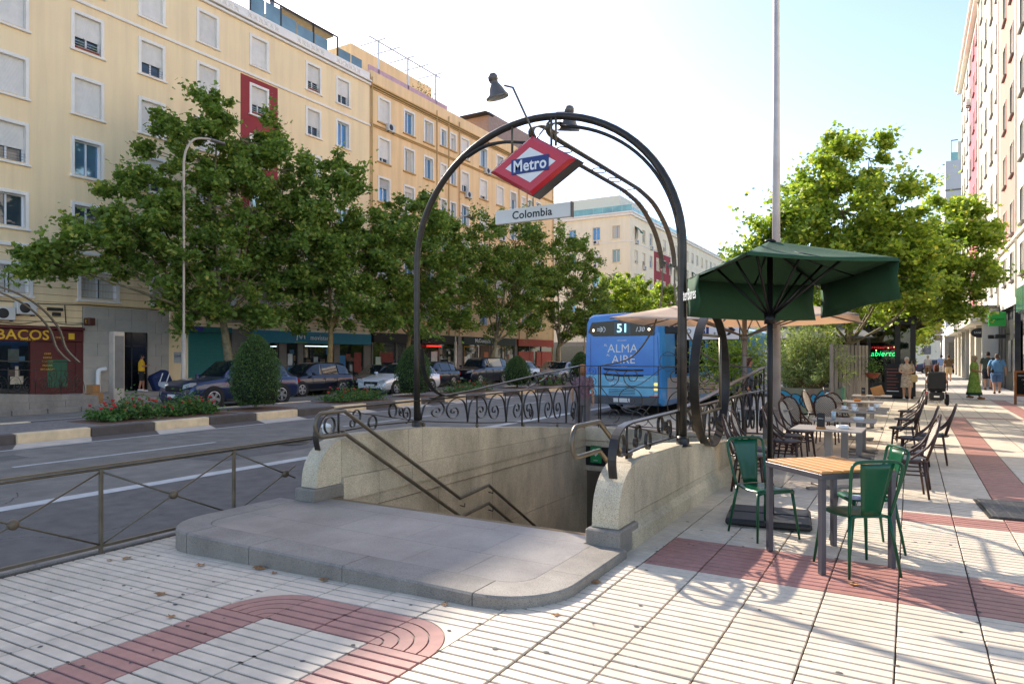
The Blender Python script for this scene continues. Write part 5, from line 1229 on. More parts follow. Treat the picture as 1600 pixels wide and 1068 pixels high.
# roof garden greenery
def roofplant(loc, blobs, n, lab, seed):
    t = empty('roof_plant', loc, 0, lab, 'plant', 'plants on the roof terraces'); r_ = np.random.default_rng(seed)
    C = np.concatenate([np.array(c)+r_.normal(size=(int(n/len(blobs)), 3))*np.array(s_) for c, s_ in blobs]); leaves('foliage', C, .12, M_lf_rose, t, r_, 'quad')
    MB().box(-.3, .3, -.3, .3, -.1, .35).build('pot', bpy.data.materials['terracotta'], t)
roofplant((BX-1.0, 43.0, 21.2), [((0, 0, 1.2), (.3, .5, .5)), ((0, 1.2, .9), (.3, .4, .35)), ((0, -1.4, .7), (.2, .3, .3))], 500, 'leafy plants under the white pergola of the ochre block', 3)
roofplant((BX-1, 104, 21.6), [((0, -3, .6), (.5, 1.5, .4)), ((0, 2, .8), (.5, 1.5, .5)), ((0, 7, .6), (.5, 1.5, .4))], 900, 'dark hedge on the roof edge of the cream block', 4)
roofplant((BX-1, 128, 21.4), [((0, -5, .9), (.7, 3, .5)), ((0, 3, 1.2), (.7, 3, .7)), ((0, 12, .9), (.7, 3, .6))], 900, 'long overgrown roof garden far along the cream block', 5)
# ================= vehicles =================
M_tyre = mat('tyre_rubber', hexc('#1b1b1b'), .8); M_rim = mat('alloy_rim', hexc('#b9babd'), .3, .8); M_cglass = glassmat('car_glass', hexc('#1a2126'), .03)
M_cdark = mat('car_trim', hexc('#18191a'), .6); M_plate = mat('number_plate', hexc('#d5d5d0'), .5); M_hl = mat('headlight_glass', hexc('#c9ced2'), .08, .3); M_tl = mat('tail_light', hexc('#9b1c1c'), .2)
_paint = {}
def paint(h):
    if h not in _paint: _paint[h] = mat('car_paint_'+h[1:], hexc(h), .28, .25, var=.02, coat=.9)
    return _paint[h]
def carshape(kind):
    # stations (x along length 0..1 from the nose, z hood or roof, half width top factor, is glass)
    if kind == 'suv': return [(0, .52, .80), (.02, .78, .86), (.08, .93, .88), (.24, 1.02, .86), (.30, 1.06, .80), (.43, 1.56, .66), (.50, 1.62, .66), (.70, 1.62, .66), (.86, 1.52, .64), (.95, 1.08, .80), (.985, .98, .84), (1., .60, .84)]
    if kind == '4x4': return [(0, .60, .84), (.015, .92, .88), (.06, 1.0, .88), (.24, 1.07, .87), (.29, 1.12, .80), (.39, 1.62, .69), (.46, 1.70, .70), (.80, 1.72, .70), (.93, 1.64, .70), (.975, 1.10, .84), (.99, 1.0, .86), (1., .6, .86)]
    if kind == 'mpv': return [(0, .52, .80), (.02, .74, .86), (.08, .86, .87), (.18, .98, .85), (.24, 1.06, .78), (.40, 1.50, .68), (.50, 1.60, .67), (.75, 1.61, .67), (.90, 1.50, .66), (.965, 1.08, .82), (.985, 1.0, .85), (1., .55, .85)]
    if kind == 'wagon': return [(0, .48, .80), (.02, .68, .86), (.08, .78, .87), (.22, .90, .86), (.28, .97, .80), (.42, 1.38, .67), (.50, 1.45, .66), (.75, 1.44, .66), (.90, 1.32, .64), (.965, .98, .80), (.985, .9, .84), (1., .5, .84)]
    return [(0, .46, .80), (.02, .64, .86), (.08, .74, .87), (.24, .88, .86), (.31, .93, .80), (.45, 1.36, .66), (.52, 1.42, .65), (.66, 1.40, .65), (.84, 1.05, .74), (.90, 1.0, .84), (.985, .92, .85), (1., .5, .84)]
def make_car(kind, L_, Wd, H_, col, lab, cat='car', gr='cars on the opposite carriageway', hub='#b9babd', name='parked_car'):
    t = empty(name, (0, 0, 0), 0, lab, cat, gr)   # nose at -y, wheels on z=0
    st = carshape(kind); hm = max(s_[1] for s_ in st); w = Wd/2; pm = paint(col)
    belt = {'suv': .98, '4x4': 1.06, 'mpv': .95, 'wagon': .88}.get(kind, .86)*H_/hm
    def dense(S_):
        o = []
        for (a, c) in zip(S_, S_[1:]):
            for k in range(3): f = k/3.; o.append(tuple(a[i]+(c[i]-a[i])*f for i in range(3)))
        return o+[S_[-1]]
    ds = dense(st); rings = []; info = []
    for (x, z, wf) in ds:
        z = z*H_/hm; y = -L_/2+x*L_; e = 1-.13*max(0, 1-x/.07)**2-.10*max(0, 1-(1-x)/.05)**2; ww = w*e
        zb = .20+.07*max(0, 1-x/.05)+.10*max(0, 1-(1-x)/.06); bl = min(belt, z-.05); sh = min(.62*belt, bl-.03); tw = ww*wf if z > belt+.08 else ww*.88
        half = [(0, zb), (ww*.80, zb), (ww*.97, zb+.08), (ww*1.0, max(sh, zb+.10)), (ww*.965, max(bl, zb+.14)), (ww*.93, max(bl+.015, zb+.15)), (tw if z > belt+.08 else ww*.86, max(z-.06, zb+.16)), ((tw if z > belt+.08 else ww*.86)*.82, max(z-.008, zb+.17)), (0, max(z, zb+.18))]
        rings.append([(a, y, c) for a, c in half]+[(-a, y, c) for a, c in half[-2:0:-1]]); info.append((x, z, y))
    n = len(rings[0])
    MB().loft(rings, 0, True).build('body', pm, t)
    # side glass follows the greenhouse, slightly proud
    cab = [i for i, (x, z, y) in enumerate(info) if z > belt+.30]
    i0, i1 = cab[0], cab[-1]
    for s_ in (-1, 1):
        def sidept(i, f):
            p5 = Vector(rings[i][5]); p6 = Vector(rings[i][6]); q = p5.lerp(p6, f); return (s_*(q.x+.012), q.y, q.z)
        segs = [(i0, i0+(i1-i0)*3//7), (i0+(i1-i0)*3//7, i0+(i1-i0)*5//7), (i0+(i1-i0)*5//7, i1)]
        for (a, c) in segs:
            if c-a < 1: continue
            b = MB(); vs = []; ks = list(range(a, c+1)); m_ = len(ks)
            for q, i in enumerate(ks):
                yo = .035 if q == 0 else (-.035 if q == m_-1 else 0)
                for f in (.10, .94):
                    p = sidept(i, f); vs.append((p[0], p[1]+yo, p[2]))
            b.add(vs, [(q*2, q*2+2, q*2+3, q*2+1) for q in range(m_-1)], 0, True); b.build('side_window', M_cglass, t)
    # windscreen and rear window
    def cross(i, f): p = Vector(rings[i][7]).lerp(Vector(rings[i][5]), f); return p
    hi = [i for i, (x, z, y) in enumerate(info) if z >= H_*.955]; f0, f1 = i0-2, hi[0]; r0, r1 = hi[-1], min(i1+2, len(rings)-2)
    for nm, (a, c) in (('windscreen', (f0, f1)), ('rear_window', (r0, r1))):
        b = MB(); vs = []; ks = list(range(a, c+1))
        if len(ks) < 2: continue
        for i in ks:
            z = info[i][1]; y = info[i][2]; wt = rings[i][7][0]*1.02
            vs += [(-wt, y+(-.012 if nm == 'windscreen' else .012), z+.010), (0, y+(-.014 if nm == 'windscreen' else .014), z+.016), (wt, y+(-.012 if nm == 'windscreen' else .012), z+.010)]
        b.add(vs, [f for q in range(len(ks)-1) for f in ((q*3, q*3+1, q*3+4, q*3+3), (q*3+1, q*3+2, q*3+5, q*3+4))], 0, True); b.build(nm, M_cglass, t)
    # wheels
    rad = .36 if kind in ('suv', '4x4') else .315; rm = M_rim
    for yy in (-L_/2+L_*.185, -L_/2+L_*.80):
        for s_ in (-1, 1):
            RM = Matrix.Translation((s_*(w-.12), yy, rad)) @ Matrix.Rotation(R(90)*s_, 4, 'Y')
            MB().lathe([(0, .124), (rad+.07, .124), (rad+.07, .05), (0, .05)], n=22, M=RM, sm=False).build('wheel_arch', M_cdark, t)
            wh = MB().lathe([(rad*.66, .12), (rad*.70, .148), (rad*.95, .148), (rad, .11), (rad, -.1), (0, -.1)], n=24, M=RM).build('tyre', M_tyre, t)
            rb = MB(); rb.lathe([(0, .105), (rad*.66, .095)], n=20, M=RM, mi=1); rb.lathe([(rad*.60, .145), (rad*.68, .15), (rad*.69, .12)], n=24, M=RM); rb.lathe([(0, .146), (rad*.16, .14), (rad*.17, .11)], n=12, M=RM)
            for k in range(5):
                a = 2*PI*k/5; dx, dy = math.cos(a), math.sin(a); px, py = -dy, dx
                rb.add([(dx*rad*.1+px*rad*.11, dy*rad*.1+py*rad*.11, .143), (dx*rad*.1-px*rad*.11, dy*rad*.1-py*rad*.11, .143), (dx*rad*.63-px*rad*.16, dy*rad*.63-py*rad*.16, .146), (dx*rad*.63-px*rad*.04, dy*rad*.63-py*rad*.04, .146), (dx*rad*.63+px*rad*.04, dy*rad*.63+py*rad*.04, .146), (dx*rad*.63+px*rad*.16, dy*rad*.63+py*rad*.16, .146)], [(0, 1, 2, 3), (0, 3, 4), (0, 4, 5)], 0, False, RM)
            rb.build('rim', [rm, M_cdark], wh)
    # front details
    yn = -L_/2; zh = info[6][1]-.10
    b = MB(); b.box(-w*.45, w*.45, yn-.03, yn+.1, zh-.24, zh-.06, .02); b.build('grille', M_cdark, t)
    b = MB(); b.box(-w*.72, w*.72, yn-.02, yn+.12, .22, .34, .03); b.build('lower_grille', M_cdark, t)
    MB().box(-.26, .26, yn-.045, yn-.02, .40, .51, .004).build('number_plate', M_plate, t)
    for s_ in (-1, 1):
        b = MB(); b.prism([(s_*w*.50, zh-.16), (s_*w*.90, zh-.08), (s_*w*.93, zh+.06), (s_*w*.55, zh-.02)], yn+.02, yn+.26, M=XZ); b.build('headlight', M_hl, t)
        b = MB(); b.prism([(s_*w*.62, belt-.06), (s_*w*.955, belt-.08), (s_*w*.95, belt-.22), (s_*w*.70, belt-.20)], L_/2-.22, L_/2+.005, M=XZ); b.build('tail_light', M_tl, t)
        b = MB(); b.box(-.09, .09, -.06, .06, -.06, .06, .03); b.build('wing_mirror', pm, t, (s_*(w+.07), -L_/2+L_*.34, belt+.10))
        b = MB()
        for yy in (.02, .19): b.box(s_*w*1.0-.01, s_*w*1.0+.012, L_*yy-.07, L_*yy+.07, belt-.15, belt-.125, .004)
        b.build('door_handle', M_cdark if hub != 'w' else pm, t)
        # door seams and sill trim
        b = MB()
        for q in (.345, .53, .72): b.box(s_*(w+.001)-.004, s_*(w+.001)+.004, -L_/2+L_*q-.004, -L_/2+L_*q+.004, .34, belt-.04)
        b.box(s_*w*.98-.015, s_*w*.98+.012, -L_/2+L_*.29, -L_/2+L_*.70, .23, .31, .01); b.build('door_seam', M_cdark, t)
    return t
def putcar(c, x, y, lab=None, rz=0): c.location = (x, y, RZ); c.rotation_euler = (0, 0, rz)
c = make_car('suv', 4.75, 1.88, 1.66, '#1c2c52', 'dark blue crossover driving past behind the large clipped shrub', name='blue_crossover'); putcar(c, -21.6, 16.6)
for s_ in (-1, 1): MB().add([(s_*.62, -2.40, .60), (s_*.70, -2.395, .60), (s_*.88, -2.33, .25), (s_*.80, -2.35, .25)], [(0, 1, 2, 3)]).build('chrome_blade', M_rim, c)
c = make_car('mpv', 4.1, 1.72, 1.52, '#14192a', 'dark navy minivan parked before the turquoise shop', name='parked_minivan'); putcar(c, -24.3, 22.9)
c = make_car('sedan', 4.3, 1.72, 1.36, '#191a1d', 'black saloon parked behind the white car', name='parked_saloon'); putcar(c, -24.3, 27.6)
cw = make_car('wagon', 4.35, 1.78, 1.46, '#e6e7e8', 'white estate car with red door lettering behind the arch post', hub='w', name='white_estate_car'); putcar(cw, -21.6, 26.2)
for q in range(2): MB().box(.905, .91, .55+q*.0, 1.35-q*.2, .62-q*.07, .645-q*.07).build('red_stripe', M_tl, cw)
text('zity', .2, M_tl, cw, (.915, .9, .78), rot=(R(90), 0, R(90)), ext=.001)
MB().add([(.905, -.9, .62), (.905, -.6, .62), (.9, -.9, .42), (.9, -1.3, .42)], [(0, 1, 2, 3)]).build('red_stripe', M_tl, cw)
c = make_car('wagon', 3.9, 1.66, 1.5, '#16202e', 'small dark hatchback parked left of the four wheel drive', name='parked_hatchback'); putcar(c, -24.3, 32.2)
c = make_car('4x4', 4.5, 1.9, 1.74, '#161d2c', 'dark blue boxy four wheel drive parked before the brown shopfront', name='parked_four_wheel_drive'); putcar(c, -23.9, 36.9)
c = make_car('wagon', 4.2, 1.75, 1.48, '#c9d0d2', 'pale car parked behind the low rounded shrub', name='parked_estate'); putcar(c, -24.3, 42.3)
c = make_car('sedan', 4.4, 1.75, 1.42, '#2b2a2d', 'dark saloon parked before the orange shopfront', name='parked_saloon'); putcar(c, -24.3, 48.0)
c = make_car('sedan', 4.4, 1.75, 1.42, '#8f8f97', 'silver grey saloon driving beyond the low shrub', name='grey_saloon'); putcar(c, -21.4, 43.8)
c = make_car('mpv', 4.4, 1.78, 1.6, '#1b1c20', 'black car queuing near the left edge of the bus', name='black_car'); putcar(c, -21.4, 52.5)
c = make_car('wagon', 4.2, 1.75, 1.5, '#23262c', 'dark estate parked farthest before the orange shopfront', name='parked_estate'); putcar(c, -24.3, 54.0)
c = make_car('sedan', 4.3, 1.75, 1.42, '#2a2c4a', 'dark violet car stopped at the crossing beyond the walkers', gr='cars at the far crossing', name='far_car'); c.location = (2.6, 78, -.1); c.rotation_euler = (0, 0, R(90))
# scooter between the minivan and saloon
sc_ = empty('scooter', (-24.6, 25.3, -.1), R(90), 'black scooter with top box parked by the minivan', 'scooter')
MB().lathe([(.15, -.05), (.24, -.05), (.26, 0), (.24, .05), (.15, .05)], n=16, M=Matrix.Translation((0, -.6, .26)) @ Matrix.Rotation(R(90), 4, 'Y')).build('wheel', M_tyre, sc_)
MB().lathe([(.15, -.05), (.24, -.05), (.26, 0), (.24, .05), (.15, .05)], n=16, M=Matrix.Translation((0, .6, .26)) @ Matrix.Rotation(R(90), 4, 'Y')).build('wheel', M_tyre, sc_)
MB().tube(smooth_path([(0, -.6, .3), (0, -.5, .6), (0, -.35, 1.0)], 3), .05, 6).tube([(0, -.45, .35), (0, 0, .28), (0, .3, .5), (0, .7, .65)], [.08, .12, .2, .1], 8).tube([(-.3, -.32, 1.02), (.3, -.32, 1.02)], .02, 6).build('body', M_cdark, sc_)
MB().box(-.2, .2, .5, .85, .85, 1.15, .05).build('top_box', M_cdark, sc_)
MB().box(-.14, .14, .0, .6, .72, .84, .04).build('seat', M_cdark, sc_)

# ----- city bus seen from behind -----
M_busb = mat('bus_blue', hexc('#1c70c6'), .3, var=.10, scale=.8, col2=hexc('#3596e2'), coat=.5); M_bust = mat('bus_teal', hexc('#6db4d2'), .35, coat=.4); M_bussky = mat('bus_bright_blue', hexc('#0e7fd0'), .3, coat=.5)
bs = empty('city_bus', (-7.52, 19.5, RZ), 0, 'blue articulated city bus with a theatre advertisement across its back', 'bus')
w = 1.25
def busring(y, z0=.32, k=1.):
    pr = [(0, z0), (w*.94, z0), (w, z0+.14), (w, 2.2), (w*.985, 2.78), (w*.93, 2.98), (w*.8, 3.08), (0, 3.12)]
    return [(a*k, y, c) for a, c in pr]+[(-a*k, y, c) for a, c in pr[-2:0:-1]]
r0 = busring(.10, .42, .97); rr0 = [(a, (0.0 if c < 2.3 else .0)+.02, c-.05 if c > 2.9 else c) for a, y, c in busring(.0, .42, .93)]
MB().loft([rr0, r0, busring(.30), busring(8.5)], 0, False).build('body', M_busb, bs)
MB().loft([busring(8.5, k=.93), busring(9.6, k=.93)], 0, False).build('bellows', M_cdark, bs); MB().loft([busring(9.6), busring(17.5)], 0, False).build('front_section', M_busb, bs)
yb = .0
def bface(poly, y, m, nm): 
    b = MB(); b.prism(poly, y-.012, y, M=XZ); return b.build(nm, m, bs)
bface([(-1.0, 2.98), (1.0, 2.98), (1.11, 2.88), (1.14, 2.52), (-1.14, 2.52), (-1.11, 2.88)], yb+.004, M_bussky, 'roof_panel')
bface([(-.98, 2.84), (.0, 2.90), (.98, 2.84), (1.04, 2.70), (1.0, 2.42), (-.92, 2.42), (-1.10, 2.55)], yb-.006, mat('bus_display_black', hexc('#15181c'), .15), 'destination_panel')
bface([(-1.16, 2.41), (1.10, 2.41), (1.15, 1.25), (-1.19, 1.25)], yb+.0, M_busb, 'advert_upper')
bface([(-1.19, 1.245), (1.15, 1.245), (1.15, .62), (-1.19, .62)], yb+.0, M_bust, 'advert_lower')
bface([(-1.17, .60), (1.13, .60), (1.10, .36), (-1.12, .36)], yb-.02, mat('bumper_grey', hexc('#4b4d50'), .5), 'bumper')
for z in (1.42, 1.26): bface([(-.62, z+.03), (.0, z-.01), (.68, z-.0), (.68, z-.055), (.0, z-.07), (-.55, z-.04)], yb-.014, M_cdark, 'engine_vent')
M_led = mat('led_digits', hexc('#9fd0d8'), .5, emis=hexc('#8fc7d0'), estr=.9)
text('51', .36, M_led, bs, (.02, yb-.022, 2.64), ext=.002, bold=.012); MB().box(-.24, .28, yb-.02, yb-.018, 2.46, 2.83).build('led_panel', mat('led_back', hexc('#3f5560'), .3), bs)
text('130', .19, M_sgn_white, bs, (.56, yb-.022, 2.60), ext=.002, bold=.006, shear=.3)
MB().tube([(p[0], yb-.024, p[1]) for p in arc(-.62, 2.62, .085, -80, 80, 8)], .012, 4).tube([(p[0], yb-.024, p[1]) for p in arc(-.72, 2.62, .085, -80, 80, 8)], .012, 4).box(-.80, -.60, yb-.03, yb-.02, 2.635, 2.66).box(-.80, -.60, yb-.03, yb-.02, 2.58, 2.605).build('emblem', M_sgn_white, bs)
for x in (-.92, .86): MB().lathe([(0, -.01), (.035, 0), (.04, .012)], n=10, M=Matrix.Translation((x, yb-.022, 2.60)) @ Matrix.Rotation(R(90), 4, 'X')).build('marker_lamp', mat('amber_lamp_%d' % (x > 0), hexc('#f2d7b0'), .3, emis=hexc('#f6dcb8'), estr=1.5), bs)
for (s_, z, h_, x) in (('EL', 2.16, .10, -.52), ('ALMA', 2.05, .36, .02), ('AL', 1.86, .10, -.44), ('AIRE', 1.72, .36, .05), ('UN SUEÑO', 2.30, .06, 0), ('UN MUSICAL', 1.52, .055, 0)): text(s_, h_, M_sgn_white, bs, (x, yb-.016, z-.02), ext=.001)
text('UN MUSICAL', .1, M_sgn_white, bs, (-.1, yb-.016, .98), ext=.001); text('GRUPOSMEDIA', .07, M_sgn_white, bs, (.6, yb-.016, 1.1), ext=.001); MB().box(-.45, -.15, yb-.02, yb-.012, 1.09, 1.11).build('red_dash', M_tl, bs)
for q in range(18): 
    a = q/17.; MB().box(-1.0+.03*q-.006, -1.0+.03*q+.006, yb-.02, yb-.012, 2.35-1.05*(a**.6), 2.39-1.05*(a**.6)).build('dashed_curve', M_sgn_white, bs) if False else None
for s_ in (-1, 1):
    for z in (.98, .84, .66): MB().box(s_*1.07-.07, s_*1.07+.07, yb-.03, yb, z-.05, z+.04, .02).build('tail_light', M_hl if z < .7 else (M_tl if s_ < 0 else mat('bus_amber_%d' % int(z*100), hexc('#d9b56a'), .3, emis=hexc('#e8c070'), estr=.5)), bs)
for y in (1.2, 3.2, 5.2, 7.0): 
    for s_ in (-1, 1): MB().box(s_*w-.006 if s_ > 0 else -w-.006, s_*w+.006, y+.05, y+1.6, 1.25, 2.55, .004).build('side_window', M_cglass, bs)
for (y, h_) in ((2.4, .5), (13.8, .5)):
    for s_ in (-1, 1): MB().lathe([(.2, .0), (.3, .03), (.46, .03), (.5, 0), (.5, -.25)], n=20, M=Matrix.Translation((s_*(w+.0), y, .5)) @ Matrix.Rotation(R(90)*s_, 4, 'Y')).build('wheel', M_tyre, bs)
MB().box(w, w+.012, .5, 8.2, .5, 1.15).build('side_poster', mat('poster_skin', hexc('#8fa7bd'), .4, col2=hexc('#c49a86'), scale=1.3), bs)

MB().box(-.26, .26, yb-.05, yb-.03, .42, .54, .004).build('number_plate', M_plate, bs)
seam = MB()
for x in (-1.02, 1.0): seam.box(x-.004, x+.004, yb-.016, yb-.012, .62, 2.4)
for z in (1.245, .90): seam.box(-1.17, 1.13, yb-.016, yb-.012, z-.004, z+.004)
seam.box(-.5, .5, yb-.016, yb-.012, 1.52-.003, 1.52+.003); seam.build('panel_seam', M_cdark, bs)
for k in range(4): MB().box(-.42, .42, yb-.018, yb-.012, .66+k*.045, .675+k*.045).build('grille_slot', M_cdark, bs)
MB().box(-1.2, -.9, yb-.04, yb-.02, .60, .63).box(.86, 1.16, yb-.04, yb-.02, .60, .63).build('reflector_strip', M_tl, bs)
for s_ in (-1, 1): MB().tube([(s_*1.1, yb+.1, 2.95), (s_*1.22, yb-.02, 2.95)], .03, 6).build('marker_arm', M_cdark, bs)
# ================= parasols =================
M_green_cloth = mat('green_canvas', hexc('#234a2e'), .85, var=.06, scale=3, bump=.15, bscale=200); M_pole_blk = mat('black_pole', hexc('#161616'), .4, .4); M_grey_pole = mat('grey_pole', hexc('#7d7772'), .45, .4)
gu = empty('green_parasol', (-1.21, 7.2, 0), 0, 'dark green square parasol on a black pole above the green chairs', 'parasol')
import bpy as _b
# corner points relative to the pole
GL, GN, GR, GF, GA = Vector((-.84, .03, 2.47)), Vector((-.02, -1.02, 2.56)), Vector((1.13, -.25, 2.52)), Vector((.32, 1.18, 2.45)), Vector((0, .0, 2.80))
def canopy(parts, apex, corners, m, nm='canopy', sag=.05):
    b = MB(); n = 10
    for k in range(4):
        A, B = corners[k], corners[(k+1) % 4]
        rows_ = []
        for i in range(n+1):
            f = i/n; row = []
            for j in range(n+1):
                e = A.lerp(B, j/n); p = apex.lerp(e, f); dip = sag*math.sin(PI*j/n)*f+.03*math.sin(PI*f)*math.sin(PI*j/n)
                row.append((p.x, p.y, p.z-dip))
            rows_.append(row)
        vs = [p for r_ in rows_ for p in r_]
        b.add(vs, [(i*(n+1)+j, (i+1)*(n+1)+j, (i+1)*(n+1)+j+1, i*(n+1)+j+1) for i in range(n) for j in range(n)], 0, True)
    o = b.build(nm, m, parts)
    s_ = o.modifiers.new('thickness', 'SOLIDIFY'); s_.thickness = .004; return o
canopy(gu, GA, [GL, GN, GR, GF], M_green_cloth, sag=.02)
def valance(par, A, B, drops, m, nm='valance', sag=.02):
    b = MB(); n = len(drops)-1; vs = []
    for i, d in enumerate(drops):
        f = i/n; p = A.lerp(B, f); dip = sag*math.sin(PI*f); w_ = .015*math.sin(f*17)
        vs += [(p.x, p.y, p.z-dip), (p.x+w_, p.y+w_, p.z-dip-d*.5), (p.x-w_, p.y-w_*.5, p.z-dip-d)]
    b.add(vs, [f for i in range(n) for f in ((i*3, i*3+3, i*3+4, i*3+1), (i*3+1, i*3+4, i*3+5, i*3+2))], 0, True)
    o = b.build(nm, m, par); s_ = o.modifiers.new('thickness', 'SOLIDIFY'); s_.thickness = .004; return o
valance(gu, GL, GL.lerp(GF, .965), [.40]*9, M_green_cloth)
valance(gu, GF.lerp(GR, .04), GR, [.38, .38, .37, .36, .34, .33, .34, .36, .36], M_green_cloth)
valance(gu, GL, GL.lerp(GN, .24), [.40, .40, .36, .28], M_green_cloth)
valance(gu, GN.lerp(GR, .0), GR, [.03]*6, M_green_cloth)
tx = text('terBares', .17, M_sgn_white, gu, tuple(GL.lerp(GN, .115)+Vector((-.03, -.035, -.19))), rot=(R(90), 0, math.atan2((GN-GL).y, (GN-GL).x)), ext=.001, bold=.002, sc=(.55, 1, 1))
MB().tube([(0, 0, .08), (0, 0, 2.76)], .028, 12).build('pole', M_pole_blk, gu)
MB().lathe([(0, .03), (.05, .02), (.06, 0), (.03, -.01)], (0, 0, 2.79), 12).build('finial', M_pole_blk, gu)
for c_ in (GL, GN, GR, GF, GL.lerp(GN, .5), GN.lerp(GR, .5), GR.lerp(GF, .5), GF.lerp(GL, .5)):
    MB().tube([(0, 0, 2.74), (c_.x, c_.y, c_.z-.03)], .011, 5).build('rib', M_pole_blk, gu)
    m_ = Vector((0, 0, 2.74)).lerp(c_, .62); MB().tube([(0, 0, 2.03), (m_.x, m_.y, m_.z-.02)], .013, 5).build('strut', M_pole_blk, gu)
MB().cyl((0, 0), .055, 1.97, 2.07, 12).build('runner', M_pole_blk, gu); MB().cyl((0, 0), .05, 2.66, 2.74, 12).build('hub', M_pole_blk, gu)
bp = empty('base_plate_holder', (0, 0, 0), 0, parent=gu); bp.name = 'base'
Mt = mat('base_slab', hexc('#2e2f31'), .55, .2)
for (x0, x1, y0, y1) in ((-.40, -.02, -.36, .0), (.0, .38, -.36, .0), (-.40, -.02, .02, .36), (.0, .38, .02, .36)):
    MB().box(x0, x1, y0, y1, .01, .075, .02, M=Matrix.Rotation(R(8), 4, 'Z')).build('base_slab', Mt, gu)
MB().cyl((0, 0), .04, .07, .38, 12).build('sleeve', M_pole_blk, gu)
bpy.data.objects.remove(bp)
# large beige parasol behind
M_beige = mat('beige_canvas', hexc('#dccdbd'), .9, var=.04, scale=2, bump=.1, bscale=150); 
nt_ = M_beige.node_tree; p_ = nt_.nodes['Principled BSDF']; tr_ = nt_.nodes.new('ShaderNodeBsdfTranslucent'); tr_.inputs[0].default_value = (*hexc('#e6cdb4'), 1); mx_ = nt_.nodes.new('ShaderNodeMixShader'); mx_.inputs[0].default_value = .55
nt_.links.new(p_.outputs[0], mx_.inputs[1]); nt_.links.new(tr_.outputs[0], mx_.inputs[2]); nt_.links.new(mx_.outputs[0], nt_.nodes['Material Output'].inputs[0])
bu = empty('beige_parasol', (-2.75, 13.6, 0), 0, 'large cream parasol on a grey pole behind the metro railing', 'parasol')
k_ = 2.0; cs_ = [Vector((-k_, -k_, 2.35)), Vector((k_, -k_, 2.30)), Vector((k_, k_, 2.35)), Vector((-k_, k_, 2.35))]
cs_ = [Matrix.Rotation(R(2), 4, 'Z') @ c for c in cs_]
canopy(bu, Vector((0, 0, 2.85)), cs_, M_beige, sag=.06)
MB().tube([(0, 0, 0), (0, 0, 2.86)], .045, 12).build('pole', M_grey_pole, bu)
for k in range(8):
    c_ = cs_[k//2] if k % 2 == 0 else cs_[k//2].lerp(cs_[(k//2+1) % 4], .5)
    MB().tube([(0, 0, 2.80), (c_.x, c_.y, c_.z-(.0 if k % 2 == 0 else .07)-.02)], .014, 5).build('rib', M_grey_pole, bu)
    m_ = Vector((0, 0, 2.80)).lerp(c_, .6); MB().tube([(0, 0, 2.02), (m_.x, m_.y, m_.z-.03)], .016, 5).build('strut', M_grey_pole, bu)
MB().cyl((0, 0), .07, 1.95, 2.06, 12).build('runner', M_grey_pole, bu); MB().box(-.45, .45, -.45, .45, 0, .1, .03).build('base', M_grey_pole, bu)
# tall lamp mast
lm_ = empty('lamp_mast', (-2.27, 14.2, 0), 0, 'tall pale grey lighting mast rising out of view behind the green parasol', 'lamp post')
MB().tube([(0, 0, 0), (0, 0, 6), (0, 0, 13.5)], [.085, .07, .05], 14).build('pole', mat('galvanised', hexc('#b9b2ae'), .45, .3), lm_)
MB().tube([(0, 0, 13.3), (.5, .1, 13.6), (1.5, .2, 13.7)], .04, 8).build('arm', bpy.data.materials['galvanised'], lm_)
MB().box(1.2, 2.0, .05, .4, 13.62, 13.76, .04).build('lamp_head', bpy.data.materials['galvanised'], lm_)
MB().cyl((0, 0), .13, 0, .35, 14).build('base_collar', bpy.data.materials['galvanised'], lm_)
